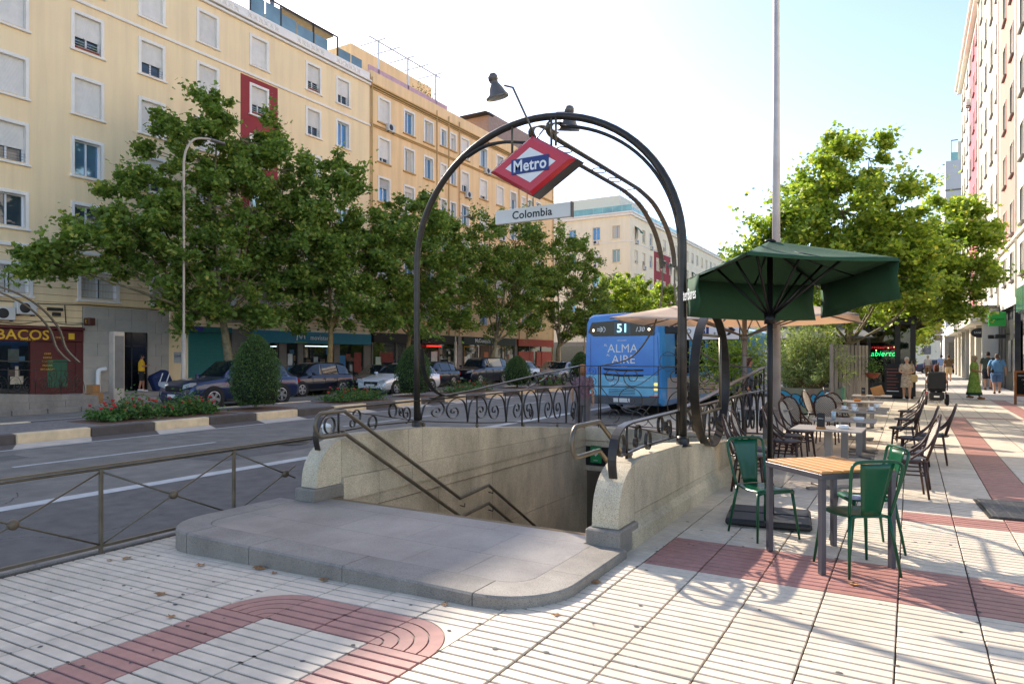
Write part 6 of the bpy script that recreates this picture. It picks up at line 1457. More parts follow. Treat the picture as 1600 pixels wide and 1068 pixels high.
# ================= green metal chairs and table =================
M_gchair = mat('green_enamel', hexc('#024a2e'), .3, 0, var=.05, scale=6, coat=.12, spec=.35)
def make_green_chair():
    t = empty('green_metal_chair', (0, 0, 0), 0, 'x', 'chair', 'green metal chairs round the wooden table')   # faces +x
    b = MB()
    sw = .19
    b.tube(smooth_path([(-.17, -.165, .45), (-.215, -.185, .62), (-.255, -.20, .80), (-.262, -.175, .855), (-.265, -.10, .87), (-.265, .10, .87), (-.262, .175, .855), (-.255, .20, .80), (-.215, .185, .62), (-.17, .165, .45)], 4), .0125, 8)
    b.build('back_frame', M_gchair, t)
    b = MB(); rows_ = []
    for i in range(9):
        f = i/8; z = .455+.40*f; w_ = .078+.058*f; x = -.178-.082*f
        rows_.append([(x-.012*math.cos(PI*(j/6-.5)), w_*(j/3-1), z) for j in range(7)])
    b.add([p for r_ in rows_ for p in r_], [(i*7+j, i*7+j+1, (i+1)*7+j+1, (i+1)*7+j) for i in range(8) for j in range(6)], 0, True); o = b.build('back_panel', M_gchair, t)
    s_ = o.modifiers.new('thickness', 'SOLIDIFY'); s_.thickness = .003
    # pressed seat with rolled front
    b = MB(); rows_ = []
    for (x, z, w_) in ((-.175, .435, .15), (-.172, .452, .16), (-.14, .452, .17), (-.05, .445, .185), (.05, .445, .195), (.13, .452, .20), (.165, .452, .20), (.182, .44, .198), (.185, .415, .195)):
        rows_.append([(x, w_*(j/4-1), z+(-.012 if j in (0, 8) else 0)+(-.006 if j in (3, 4, 5) and -.15 < x < .15 else 0)) for j in range(9)])
    b.add([p for r_ in rows_ for p in r_], [(i*9+j, (i+1)*9+j, (i+1)*9+j+1, i*9+j+1) for i in range(8) for j in range(8)], 0, True); o = b.build('seat', M_gchair, t)
    s_ = o.modifiers.new('thickness', 'SOLIDIFY'); s_.thickness = .004
    for (x, y, dx, dy) in ((.165, .18, .05, .045), (.165, -.18, .05, -.045), (-.165, .155, -.07, .05), (-.165, -.155, -.07, -.05)):
        MB().tube([(x, y, .445), (x+dx*.3, y+dy*.35, .30), (x+dx, y+dy, .0)], [.015, .014, .010], 8).build('leg', M_gchair, t)
    return t
gp = make_green_chair(); used = []
place(gp, used, (-1.17, 6.60, 0), R(-42), 'green metal chair by the granite parapet, left of the wooden table')
place(gp, used, (-.36, 5.93, 0), R(126), 'nearest green metal chair with its back to the viewer right of the table')
place(gp, used, (-.33, 6.62, 0), R(205), 'green metal chair pushed under the far side of the wooden table')
M_steel = mat('grey_steel_leg', hexc('#57555a'), .42, .5); M_wood = mat('orange_wood_slat', hexc('#c08a50'), .5, var=.1, scale=3, objvar=.06)
tb = empty('wooden_table', (-.575, 6.1, 0), R(45), 'square cafe table with orange wood slat top and grey steel legs', 'table')
for i in range(7): MB().box(-.335+i*.0957+.002, -.335+(i+1)*.0957-.002, -.335, .335, .758, .778, .003).build('table_slat', M_wood, tb)
b = MB()
for s_ in (-1, 1): b.box(-.345, .345, s_*.34-.02 if s_ > 0 else -.345, .345 if s_ > 0 else -.31, .715, .757, .003); b.box(s_*.34-.02 if s_ > 0 else -.345, .345 if s_ > 0 else -.31, -.31, .32, .715, .757, .003)
b.build('frame', M_steel, tb)
for x in (-.32, .32):
    for y in (-.32, .32): MB().box(x-.022, x+.022, y-.022, y+.022, 0, .756, .004).build('leg', M_steel, tb)
# folded newspaper on the chair
nw = empty('newspaper', (-.33, 6.45, .458), R(20), 'folded magazine lying on the green chair seat', 'magazine'); MB().box(-.12, .12, -.09, .09, 0, .008).build('cover', mat('magazine_blue', hexc('#5d6fa0'), .5, col2=hexc('#c5ccd5'), scale=12), nw)
# ================= rattan chairs =================
M_ratf = mat('bamboo_frame', hexc('#3b2218'), .4, var=.3, scale=30)
def weave():
    m = mat('checker_weave', hexc('#d8cbb4'), .6); t = m.node_tree; n = t.nodes; L = t.links
    tc = n.new('ShaderNodeTexCoord'); ck = n.new('ShaderNodeTexChecker'); ck.inputs['Scale'].default_value = 62
    ck.inputs['Color1'].default_value = (*hexc('#e2d6c2'), 1); ck.inputs['Color2'].default_value = (*hexc('#1d2024'), 1)
    mp = n.new('ShaderNodeMapping'); mp.inputs['Rotation'].default_value = (0, 0, 0); L.new(tc.outputs['UV'], mp.inputs[0]); L.new(mp.outputs[0], ck.inputs[0])
    L.new(ck.outputs[0], n['Principled BSDF'].inputs['Base Color']); return m
M_weave = weave(); M_weaved = mat('dark_seat_weave', hexc('#565d66'), .6, col2=hexc('#20242a'), scale=140)
def uvgrid(o, us, vs, nu):
    me = o.data; uv = me.uv_layers.new(name='UVMap')
    for l in me.loops: i = l.vertex_index; uv.data[l.index].uv = (us[i], vs[i])
def make_rattan():
    t = empty('rattan_chair', (0, 0, 0), 0, 'x', 'chair', 'woven bistro chairs on the cafe terrace')   # faces +x
    # oval back: frame legs continue up into the hoop
    fx = lambda z: -.16-(z-.42)*.30
    hoop = [(fx(.45), -.15, .45), (fx(.60), -.185, .60), (fx(.75), -.185, .75), (fx(.86), -.135, .86), (fx(.905), -.06, .905), (fx(.915), 0, .915), (fx(.905), .06, .905), (fx(.86), .135, .86), (fx(.75), .185, .75), (fx(.60), .185, .60), (fx(.45), .15, .45)]
    MB().tube(smooth_path(hoop, 3), .017, 7).build('back_hoop', M_ratf, t)
    b = MB(); us = []; vs_ = []; vs = []; n = 12; mm = 10
    for i in range(n+1):
        z = .47+.43*i/n; f = (z-.47)/.43; wd = .17*math.sqrt(max(0.02, 1-((z-.66)/.245)**2))
        for j in range(mm+1):
            y = wd*(2*j/mm-1); vs.append((fx(z)-.02*(1-(2*j/mm-1)**2), y, z)); us.append(y); vs_.append(z)
    b.add(vs, [(i*(mm+1)+j, i*(mm+1)+j+1, (i+1)*(mm+1)+j+1, (i+1)*(mm+1)+j) for i in range(n) for j in range(mm)], 0, True)
    o = b.build('backrest', M_weave, t); uvgrid(o, us, vs_, 0)
    MB().lathe([(0, .455), (.12, .458), (.19, .452), (.205, .435), (.19, .42), (0, .42)], n=22).build('seat', M_weaved, t)
    MB().tube([(.203*math.cos(2*PI*i/24), .203*math.sin(2*PI*i/24), .432) for i in range(24)], .015, 6, closed=True).build('seat_rim', M_ratf, t)
    for s_ in (-1, 1):
        MB().tube([(.14, s_*.14, .43), (.18, s_*.17, 0)], [.016, .013], 7).build('leg', M_ratf, t)
        MB().tube([(-.13, s_*.15, .46), (-.19, s_*.17, 0)], [.016, .013], 7).build('leg', M_ratf, t)
        MB().tube([(.155, s_*.15, .27), (-.16, s_*.16, .27)], .010, 6).build('stretcher', M_ratf, t)
        MB().tube(smooth_path([(fx(.78), s_*.185, .78), (-.17, s_*.19, .60), (0, s_*.2, .46)], 4), .014, 6).build('arm_brace', M_ratf, t)
    MB().tube([(.155, -.15, .27), (.155, .15, .27)], .010, 6).build('stretcher', M_ratf, t); MB().tube([(-.16, -.16, .27), (-.16, .16, .27)], .010, 6).build('stretcher', M_ratf, t)
    for s_ in (-1, 1):
        MB().tube(smooth_path([(.15, s_*.15, .30), (.09, s_*.17, .38), (0, s_*.18, .42)], 3), .008, 5).build('corner_brace', M_ratf, t)
    return t
rp_ = make_rattan(); used = []
chairs = [((.30, 12.35), 178, 'woven chair alone at the right edge of the terrace facing the tables'), ((.05, 11.75), 176, 'woven chair just behind the one at the right edge'), ((-.02, 9.35), 188, 'woven chair right behind the nearest green chair'), ((.02, 10.05), 182, 'woven chair second behind the nearest green chair'),
          ((-.10, 13.3), 180, 'woven chair with dark back right of the plates'), ((-.05, 15.2), 184, 'woven chair at the right of the far table'),
          ((-1.72, 8.75), 8, 'woven chair against the parapet, nearest the parasol pole'), ((-1.75, 9.35), 4, 'woven chair second along the parapet'), ((-1.55, 10.45), 6, 'woven chair at the left of the middle table'), ((-1.62, 11.2), -4, 'woven chair third along the railing'),
          ((-1.62, 12.6), 20, 'woven chair leaning towards the plates from the left'), ((-1.75, 13.5), 60, 'woven chair turned with its pale back to the planter'), ((-1.35, 14.2), 85, 'woven chair showing its whole pale oval back'), ((-2.0, 14.6), 40, 'woven chair before the graffiti planter'), ((-1.7, 16.0), 30, 'farthest woven chair beside the planter'), ((-1.55, 12.0), -12, 'woven chair tucked between the third and fourth of the railing side'), ((-1.25, 15.3), 70, 'woven chair in front of the farthest one by the planter'), ((-.02, 17.4), 186, 'woven chair drawn back from the farthest table'), ((-1.45, 17.6), 5, 'woven chair left of the farthest table')]
for (xy, a, lab) in chairs: place(rp_, used, (xy[0], xy[1], 0), R(a), lab)
# ================= bistro tables =================
M_ttop = mat('grey_table_top', hexc('#8c857d'), .5, var=.06, scale=4, dirt=.1); M_tleg = mat('table_column', hexc('#857d74'), .5, .1)
def make_bistro():
    t = empty('bistro_table', (0, 0, 0), 0, 'x', 'table', 'grey tables on the cafe terrace')
    MB().box(-.40, .40, -.33, .33, .735, .752, .004).build('tabletop', M_ttop, t)
    MB().box(-.045, .045, -.045, .045, .03, .735, .006).build('column', M_tleg, t)
    b = MB()
    for a in (0, 90): b.box(-.30, .30, -.035, .035, .0, .03, .008, M=Matrix.Rotation(R(a+45), 4, 'Z'))
    b.build('foot', M_tleg, t); return t
bt = make_bistro(); used = []
for (x, y, a, lab) in ((-.88, 9.35, -2, 'nearest grey bistro table holding the black menu box'), (-.80, 10.75, 0, 'second grey bistro table with a white ashtray'), (-.72, 12.5, 1, 'third grey bistro table covered with plates and glasses'), (-.70, 13.25, 0, 'fourth grey bistro table behind the plates'), (-.85, 15.2, 0, 'fifth grey bistro table with an orange napkin box'), (-.75, 17.6, 0, 'farthest grey bistro table with a brown menu stand'), (-2.15, 12.4, 0, 'grey bistro table left beyond the parasol pole')):
    place(bt, used, (x, y, 0), R(a), lab)
# table things
M_wh = mat('white_ceramic', hexc('#e3e3df'), .25, var=.02); M_brownb = mat('brown_wood_block', hexc('#a9743a'), .6); M_orng = mat('orange_card', hexc('#c9772b'), .6)
def menubox(x, y, lab, k=1.):
    t = empty('menu_holder', (x, y, .752), R(5), lab, 'menu holder')
    MB().box(-.055*k, .055*k, -.055*k, .055*k, 0, .028, .003).build('wooden_base', M_brownb, t)
    MB().box(-.045*k, .045*k, -.03*k, .03*k, .028, .20*k, .004).build('black_box', M_black, t)
    text('MENU', .02, M_sgn_white, t, (0, -.0315*k, .13*k), ext=.0005)
menubox(-.95, 9.2, 'black menu box on a wooden block, nearest table'); menubox(-.92, 17.5, 'small black menu box on the farthest table', .9)
def ashtray(x, y, lab):
    t = tag(MB().lathe([(0, .012), (.045, .012), (.06, .045), (.072, .045), (.066, 0), (0, 0)], n=18).build('ashtray', M_wh, None, (x, y, .752)), lab, 'ashtray')
ashtray(-.72, 9.35, 'white ashtray beside the black menu box'); ashtray(-.62, 10.7, 'white ashtray on the second table'); 
def cup(x, y, k, lab, g):
    t = empty('coffee_cup', (x, y, .752), 0, lab, 'cup', g)
    MB().lathe([(0, .006), (.03, .004), (.075, .016), (.075, .02), (.03, .01), (0, .012)], n=18).build('saucer', M_wh, t)
    MB().lathe([(0, .012), (.022, .012), (.038, .035), (.042, .075), (.039, .075), (.034, .035), (0, .02)], n=16).build('cup', M_wh, t)
    MB().tube([(.038, 0, .06), (.062, 0, .055), (.058, 0, .032), (.036, 0, .03)], .005, 5).build('handle', M_wh, t)
for x, y, lab in ((-.78, 12.35, 'white cup and saucer at the centre of the third table'), (-.55, 12.55, 'white cup and saucer at the right of the third table'), (-.95, 12.6, 'white cup and saucer at the left of the third table'), (-.5, 13.3, 'white cup on the fourth table'), (-.85, 13.2, 'white cup at the left of the fourth table')): cup(x, y, 1, lab, 'coffee cups left on the terrace tables')
b = tag(MB().box(-.06, .06, -.035, .035, 0, .05, .004).build('napkin_box', M_orng, None, (-.9, 15.1, .752)), 'orange napkin box on the fifth table', 'napkin box')
gl_ = tag(MB().lathe([(0, .004), (.025, .004), (.032, .12), (.03, .12), (.022, .01), (0, .01)], n=14).build('water_glass', glassmat('clear_glass', hexc('#9aa7aa'), .05), None, (-.93, 10.6, .752)), 'tall striped glass on the second table', 'glass')
fb = tag(MB().box(-.12, .12, -.01, .01, 0, .22, .003, M=Matrix.Rotation(R(-18), 4, 'Y')).build('menu_board', M_brownb, None, (-.6, 17.5, .752)), 'brown card menu leaning on the farthest table', 'menu')
# ================= right hand building =================
br = empty('apartment_building', (4.2, 12, 0), R(-90), 'tall sunlit ivory apartment block with salmon and rose stripes on the right', 'building')
RX = lambda y: 12-y      # world y -> local x
x0, x1 = RX(77), RX(12)
rowsR = [25.0, 22.2, 19.4, 16.6, 13.8, 11.0, 8.2, 5.9]
colsR = [14.2, 17.0, 20.6, 23.4, 27.2, 30.2, 33.6, 36.6, 40.0, 42.8, 46.2, 49.2, 52.6, 55.8, 59.4, 62.4, 65.6, 68.8, 72, 75]
holes = []; wl = []; rr = random.Random(12)
for z in rowsR:
    hh_ = 1.45 if z > 6.5 else 1.3
    for y in colsR:
        lx = RX(y); holes.append((lx-.5, lx+.5, z-hh_/2, z+hh_/2)); wl.append((lx, z, 1.0, hh_, rr.choice(['half', 'shut', 'blue', 'q1', 'cur', 'q2'])))
facade(br, x0, x1, 4.3, 26.4, holes, [M_ivory, M_salmon, M_rose], patches=[(RX(45), RX(38.2), 7.0, 26.0, 1), (RX(67.5), RX(58), 4.3, 26.0, 2)])
for w_ in wl: put_window(br, w_[0], w_[1], w_[2], w_[3], w_[4], .05, M_ivory, M_sill_gr if 'M_sill_gr' in globals() else M_stone_post, .28)
shell(br, x0, x1, 14, 0, 27.2, M_ivory)
tr = MB(); tr.box(x0-.3, x1, -.35, 0, 26.4, 26.65, .02); tr.box(x0-.3, x1, -.55, 0, 26.67, 26.9, .02); tr.box(x0, x1, -.12, 0, 7.0, 7.14, .01); tr.build('cornice', M_white, br)
acunit(br, RX(66), 22.0)
for y in (38.0, 57.8, 45.2): pipe(br, RX(y), 4.3, 26.4, M_white, r_=.05)
# ground floor: pilasters, glass, green canopy
M_mir = mat('reflective_cladding', hexc('#6a6a6e'), .12, .4, var=.25, scale=1.5); M_gcan = mat('green_glass_band', hexc('#2f6f62'), .12, .2, var=.25, scale=2)
facade(br, RX(45), RX(12), 4.05, 4.3, [], M_ivory, -.0)
for q in range(16):
    a = RX(44)+q*2.0
    for z in range(4): MB().box(a+.01, a+1.98, -.05, .0, z*.85+.01, z*.85+.84, .006).build('cladding_panel', M_mir if (q+z) % 3 else M_stone_post, br) if q > 3 else None
MB().box(RX(36), RX(20), -.22, .02, 3.45, 4.05, .01).build('sign_band', M_gcan, br)
for q in range(8): MB().box(RX(36)+q*2+.02, RX(36)+q*2+1.96, -.3, -.23, 3.5, 4.5, .004).build('canopy_pane', M_gcan, br)
MB().box(RX(44), RX(38.5), -.02, .1, 0, 3.4).build('dark_doorway', M_black, br)
MB().box(RX(44.2), RX(44.0), -.1, .1, 0, 4.0).build('stone_post', M_stone_post, br); MB().box(RX(38.4), RX(38.0), -.12, .1, 0, 4.0).build('stone_post', M_mir, br)
MB().box(RX(42.8), RX(42.5), -.06, .0, 0, 3.0).build('door_post', M_steel, br); MB().box(RX(41), RX(40), -.05, .0, .9, 2.4).build('wall_poster', M_mir, br)
# pale shop with columns farther along, projecting a little
for q in range(7):
    y = 46+q*4.4; MB().box(RX(y)-.35, RX(y)+.35, -.75, 0, 0, 3.5, .02).build('pale_column', M_ivory, br)
    MB().box(RX(y)-3.9, RX(y)-.4, -.35, -.3, .3, 3.3).build('shop_window', shopglass(), br)
MB().box(RX(77), RX(45.4), -1.25, 0, 3.5, 4.3, .03).build('canopy', M_ivory, br); MB().box(RX(52), RX(45.2), -1.7, 0, 4.3, 4.42, .02).build('canopy_slab', M_stone_post, br)
# hanging signs
def hang(y, z, w_, h_, m_, tx_, tm, lab, round_=False, sz=.2, gap=.25):
    t = empty('hanging_sign', (4.2, y, z), 0, lab, 'sign')
    if round_: MB().lathe([(0, -.05), (w_/2*.95, -.05), (w_/2, -.04), (w_/2, .04), (w_/2*.95, .05), (0, .05)], n=28, M=Matrix.Translation((-.85, 0, 0)) @ Matrix.Diagonal((1, 1, h_/w_, 1)) @ Matrix.Rotation(R(90), 4, 'X')).build('sign_disc', m_, t)
    else: MB().box(-gap-w_, -gap, -.12, .12, -h_/2, h_/2, .03).build('sign_box', m_, t)
    text(tx_, sz, tm, t, (-.85 if round_ else -gap-w_/2, -.125 if not round_ else -.055, 0), ext=.003)
    MB().tube([(0, 0, h_/2+.08), (-gap-w_*.9, 0, h_/2+.08)], .018, 6).tube([(-.4, 0, h_/2+.08), (-.4, 0, h_/2-.02)], .012, 5).build('bracket', M_rail_dk, t)
hang(36.0, 3.24, .62, .60, mat('bright_green_box', hexc('#1d8f34'), .4, emis=hexc('#1d8f34'), estr=.05), 'cosgene', mat('green_dark_letters', hexc('#0c3d16'), .5), 'bright green hanging sign box above the blue shirted man', sz=.14, gap=.64)
hang(46.0, 2.95, .8, .55, M_black, 'SANDÖ', M_sgn_white, 'black oval hanging sign with white lettering', True, .15)
for (y, z) in ((40.0, 2.6), (43.2, 2.65)):
    t = empty('security_camera', (4.1, y, z), 0, 'black wall camera below the oval sign' if y < 41 else 'second black wall fixture below the oval sign', 'camera'); MB().box(-.6, -.15, -.1, .1, -.1, .1, .03).build('housing', M_black, t); MB().tube([(0, 0, .1), (-.3, 0, .08)], .02, 5).build('bracket', M_black, t)
# far end blocks
bf = empty('apartment_building', (7, 92, 0), 0, 'plain white side wall of the block beyond the crossing', 'building')
MB().box(-3.5, 14, 0, 14, 0, 23.8).build('body', mat('white_gable', hexc('#c4c8cc'), .85, var=.03, scale=.3, dirt=.1), bf)
MB().box(-3.55, 14, -.06, 0, 20.4, 20.55).build('string_course', M_stone_post, bf); MB().box(-2.3, 14, .5, 6, 23.8, 26.0).build('penthouse', M_ivory, bf); MB().box(-2.9, -2.3, .3, .36, 23.8, 24.8).build('glass_screen', bpy.data.materials['green_glass'], bf); MB().box(-2.95, -2.9, .3, .36, 23.8, 26.2).box(-2.95, -2.3, .3, .36, 26.1, 26.2).build('terrace_frame', M_rail_dk, bf)
MB().box(-3.6, 14, -.2, 0, 0, 4.0).build('shopfront', M_stone_post, bf); MB().box(-3.52, -3.5, 3, 4.2, 9, 10.4).build('window', M_pane, bf)
for q in range(4): MB().box(-3.2+q*3, -.8+q*3, -.23, -.2, .4, 3.2).build('shop_window', shopglass(), bf)
bg_ = empty('apartment_building', (-5.0, 150, 0), 0, 'distant pale block closing the street', 'building')
MB().box(-30, 10, 0, 14, 0, 16).build('body', M_cream, bg_)
for i in range(13):
    for j in range(5): MB().box(-29+i*3, -27.6+i*3, -.1, 0, 2+j*3, 3.6+j*3).build('window', M_pane, bg_)
# traffic light
tl = empty('traffic_light', (2.35, 70, 0), 0, 'grey traffic light beyond the walkers', 'traffic light')
MB().tube([(0, 0, 0), (0, 0, 3.4)], .07, 8).build('pole', M_grey_pole, tl)
for q in range(3): 
    MB().box(-.5, .1, -.12, .12, 3.0+q*.55, 3.48+q*.55, .03).build('lamp_housing', M_grey_pole, tl); MB().box(-.62, -.5, -.12, .12, 3.3+q*.55, 3.42+q*.55).build('visor', M_black, tl)
# ================= glass pavilion of the cafe =================
pv = empty('cafe_pavilion', (0, 3.5, 0), 0, 'glass cafe pavilion with black frame and green neon writing', 'pavilion')
M_blkm = mat('black_frame', hexc('#161718'), .45)
X0, X1, Y0, Y1, HT = -4.4, .12, 27, 34, 2.85
MB().box(X0, X1+.1, Y0-.1, Y1, HT, HT+.35, .02).build('roof', M_blkm, pv); MB().box(X0, X1, Y0, Y1, -.0, .08).build('floor', M_dark_in, pv)
for x in (X0, -1.42, -.42-.0, X1-.02): MB().box(x-.09 if x > -.5 else x-.04, x+.09 if x > -.5 else x+.04, Y0-.05, Y0+.12, .08, HT, .005).build('post', M_blkm, pv)
M_pvg = mat('pavilion_glass', hexc('#8aa39d'), .03, spec=1.)
def realglass(name, col):
    m = bpy.data.materials.new(name); m.use_nodes = True; n = m.node_tree.nodes; L = m.node_tree.links; n.clear(); o = n.new('ShaderNodeOutputMaterial'); g = n.new('ShaderNodeBsdfGlossy'); g.inputs['Roughness'].default_value = .02
    t = n.new('ShaderNodeBsdfTransparent'); t.inputs[0].default_value = (*col, 1); f = n.new('ShaderNodeFresnel'); f.inputs[0].default_value = 1.6; mx = n.new('ShaderNodeMixShader'); L.new(f.outputs[0], mx.inputs[0]); L.new(t.outputs[0], mx.inputs[1]); L.new(g.outputs[0], mx.inputs[2]); L.new(mx.outputs[0], o.inputs[0]); return m
M_rg = realglass('clear_pane', (.62, .68, .66))
for a, c in ((X0+.05, -2.9), (-2.86, -1.47), (-1.37, -.93), (-.9, -.52), (-.32, .02)): MB().box(a, c, Y0, Y0+.012, .6 if a < -.6 else .1, HT-.05).build('glass_pane', M_rg, pv)
MB().box(X1-.01, X1+.002, Y0+.2, Y1-.2, .1, HT-.05).build('glass_pane', M_rg, pv)
MB().box(X0+.05, -.5, Y0-.02, Y0+.1, .08, .62, .01).build('plinth_panel', M_blkm, pv)
MB().box(X0, X1, Y1-.1, Y1, .08, HT).build('back_panel', M_dark_in, pv); MB().box(X0+.3, -.6, 31, 31.6, .08, 1.15, .02).build('bar_counter', M_blkm, pv)
M_neon = mat('green_neon', hexc('#1cff7a'), .4, emis=hexc('#18e070'), estr=2.2); M_neonr = mat('red_neon', hexc('#ff3040'), .4, emis=hexc('#ff2a38'), estr=.7); M_bulb = mat('warm_bulb', hexc('#ffc58a'), .4, emis=hexc('#ffbe80'), estr=6)
text('abierto', .29, M_neon, pv, (-.92, Y0+.25, 1.74), ext=.006, shear=.25); text('restaurante', .17, M_neonr, pv, (-.92, Y0+.45, 2.0), ext=.004)
rr = random.Random(4)
for i in range(16): MB().lathe([(0, -.025), (.025, 0), (0, .025)], (rr.uniform(X0+.5, 0), rr.uniform(Y0+.6, Y1-1), rr.uniform(1.8, 2.4)), 8).build('bulb', M_bulb, pv)
MB().box(-2.5, -.7, 28.5, 29.2, 2.2, 2.5, .05).build('ceiling_duct', mat('duct_tan', hexc('#8f6b52'), .7), pv)
# grey roof fascia with small signs and folding awning, in front of the pavilion
ra = empty('terrace_roof', (0, 0, 0), 0, 'grey terrace roof box with a blue sign plate and a framed picture', 'canopy')
M_gr = mat('roof_grey', hexc('#77797c'), .6)
MB().box(-3.6, -1.45, 23.4, 26.6, 2.5, 2.82, .02).build('roof_box', M_gr, ra)
for x in (-3.5, -1.55): MB().box(x-.04, x+.04, 26.4, 26.5, 0, 2.5).box(x-.04, x+.04, 23.5, 23.6, 0, 2.5).build('post', M_gr, ra)
b = MB(); b.add([(-3.5, 23.35, 2.5), (-1.3, 23.35, 2.5), (-.9, 22.4, 2.18), (-3.6, 22.4, 2.18)], [(0, 1, 2, 3)]); o = b.build('awning', mat('awning_grey', hexc('#6e6f72'), .9), ra); s_ = o.modifiers.new('thickness', 'SOLIDIFY'); s_.thickness = .02
MB().box(-3.45, -2.75, 23.36, 23.395, 2.68, 2.86).build('blue_plate', mat('blue_sign_plate', hexc('#2c6fb0'), .5), ra); text('TNÑUI', .14, M_sgn_white, ra, (-3.1, 23.355, 2.77), ext=.002)
MB().box(-1.75, -1.5, 23.35, 23.39, 2.55, 2.83).build('picture_frame', M_sgn_white, ra); MB().box(-1.71, -1.54, 23.34, 23.349, 2.59, 2.79).build('picture', mat('picture_dark', hexc('#2c2418'), .5, col2=hexc('#d1a640'), scale=14), ra)
# slatted screen
fs = empty('slatted_screen', (0, 0, 0), 0, 'tall grey slatted wooden screen beside the oleander', 'fence')
sl = MB().box(-.018, .018, -.055, .055, .05, 1.98, .004).mesh('screen_slat', mat('grey_slat', hexc('#8d857c'), .8, var=.1, scale=5, objvar=.08))
for i in range(10): inst('screen_slat', sl, fs, (-1.86+i*.075, 20.6+i*.40, 0), (0, 0, R(-38)))
MB().tube([(-1.86, 20.65, .35), (-1.18, 24.25, .35)], .02, 4).tube([(-1.86, 20.65, 1.65), (-1.18, 24.25, 1.65)], .02, 4).build('screen_rail', M_gr, fs)
# hanging flower basket at the pavilion
hb = empty('flower_basket', (-.95, 22.6, 1.0), 0, 'terracotta bowl with trailing green plant by the glass pavilion', 'plant pot'); MB().lathe([(0, 0), (.14, .02), (.2, .14), (.21, .16), (.17, .16), (0, .12)], n=16).build('bowl', bpy.data.materials['terracotta'], hb)
leaves('foliage', np.random.default_rng(2).normal(size=(420, 3))*np.array((.14, .12, .16))+np.array((0, 0, .36)), .05, M_lf_rose, hb, np.random.default_rng(2), 'quad'); MB().tube([(0, 0, 0), (0, 0, -1.0)], .015, 6).build('stand', M_rail_dk, hb)
# drinks rack by the pavilion, A-board at right
mb_ = empty('menu_board', (-.55, 29.9, 0), R(-15), 'dark menu board standing before the glass pavilion', 'sign board')
MB().box(-.3, .3, -.03, .03, .1, 1.35, .01).build('board', M_black, mb_)
for q in range(8): MB().box(-.22, .2-.05*(q % 3), -.036, -.031, .3+q*.12, .33+q*.12).build('menu_line', mat('menu_red', hexc('#8a4a40'), .6) if q % 2 and 'menu_red' not in bpy.data.materials else bpy.data.materials.get('menu_red', M_sgn_white), mb_)
ab = empty('chalk_board', (3.42, 28.9, 0), R(20), 'wooden framed chalk board standing at the right edge of the pavement', 'sign board')
for x in (-.33, .33): MB().box(x-.03, x+.03, -.03, .03, 0, 1.15, .005).build('frame_post', mat('chalkboard_wood', hexc('#a86a3a'), .6) if 'chalkboard_wood' not in bpy.data.materials else bpy.data.materials['chalkboard_wood'], ab)
MB().box(-.3, .3, -.025, .025, 1.08, 1.15).box(-.3, .3, -.025, .025, .28, .35).build('frame_rail', bpy.data.materials['chalkboard_wood'], ab)
MB().box(-.3, .3, -.012, .012, .35, 1.08).build('chalk_panel', M_black, ab)
for q, t_ in enumerate(('MENU DEL DIA', 'COCIDO', 'CAFÉ', 'PAN')): text(t_, .075, M_sgn_white, ab, (0, -.014, .98-q*.14), ext=.0005)
# direction sign over the road side
ds = empty('direction_sign', (-4.15, 16.4, 2.26), 0, 'white direction sign with a hospital symbol and black arrow above the railing', 'sign')
MB().box(-.74, .74, -.02, .02, -.235, .235, .015).build('plate_rim', M_black, ds)
MB().box(-.715, .715, -.026, -.0205, -.215, .215, .004).build('plate', M_sgn_white, ds)
MB().prism([(.28, .03), (.50, .03), (.42, .12), (.49, .12), (.64, 0), (.49, -.12), (.42, -.12), (.50, -.03), (.28, -.03)], -.032, -.027, M=XZ).build('arrow', M_black, ds)
MB().box(-.22, .02, -.031, -.027, -.12, .12).build('blue_symbol', M_blue, ds); text('H', .2, M_sgn_white, ds, (-.1, -.033, 0), ext=.001); text('DO', .16, M_black, ds, (-.52, -.03, -.02), ext=.001); text('+', .14, M_black, ds, (.16, -.03, -.08), ext=.001)
MB().tube([(-.66, .04, -2.3), (-.66, .04, .25)], .035, 8).build('post', M_grey_pole, ds)
tlb = empty('tall_plate_sign', (-5.55, 18.6, 2.55), 0, 'small black sign with a white letter right of the bus roof', 'sign'); MB().box(-.35, .35, -.05, .05, -.28, .28, .02).build('plate', M_black, tlb); text('A', .28, M_sgn_white, tlb, (-.15, -.055, 0), ext=.001); MB().tube([(0, .06, -2.55), (0, .06, .2)], .03, 6).build('post', M_grey_pole, tlb)
# street lamps on the far side
def streetlamp(loc, H_, lab, reach=1.3, rz=0.):
    t = empty('street_lamp', loc, rz, lab, 'lamp post', 'curved street lamps on the opposite pavement')
    MB().tube([(0, 0, 0), (0, 0, 1.2), (0, 0, H_-1.4)]+[tuple(p) for p in smooth_path([(0, 0, H_-1.3), (.0, .12, H_-.7), (0, .5, H_-.18), (0, reach-.2, H_), (0, reach, H_)], 4)], .05, 8).build('pole', M_lp, t)
    MB().tube([(0, 0, 0), (0, 0, .5), (0, 0, 2.6)], [.13, .11, .09], 10).build('pole_base', M_lp, t)
    MB().box(-.12, .12, reach-.05, reach+.65, H_-.06, H_+.06, .05).build('lamp_head', M_grey_pole, t); return t
M_lp = mat('lamp_pole_grey', hexc('#b7ab9a'), .5, .2)
streetlamp((-26.1, 17.66, -.02), 11.0, 'curved grey street lamp in front of the largest plane tree')
streetlamp((-25.6, 36.6, -.02), 11.0, 'curved street lamp behind the name board by the burger shop')
streetlamp((-25.6, 57, -.02), 10.6, 'curved street lamp farther on beside the lighter plane tree')
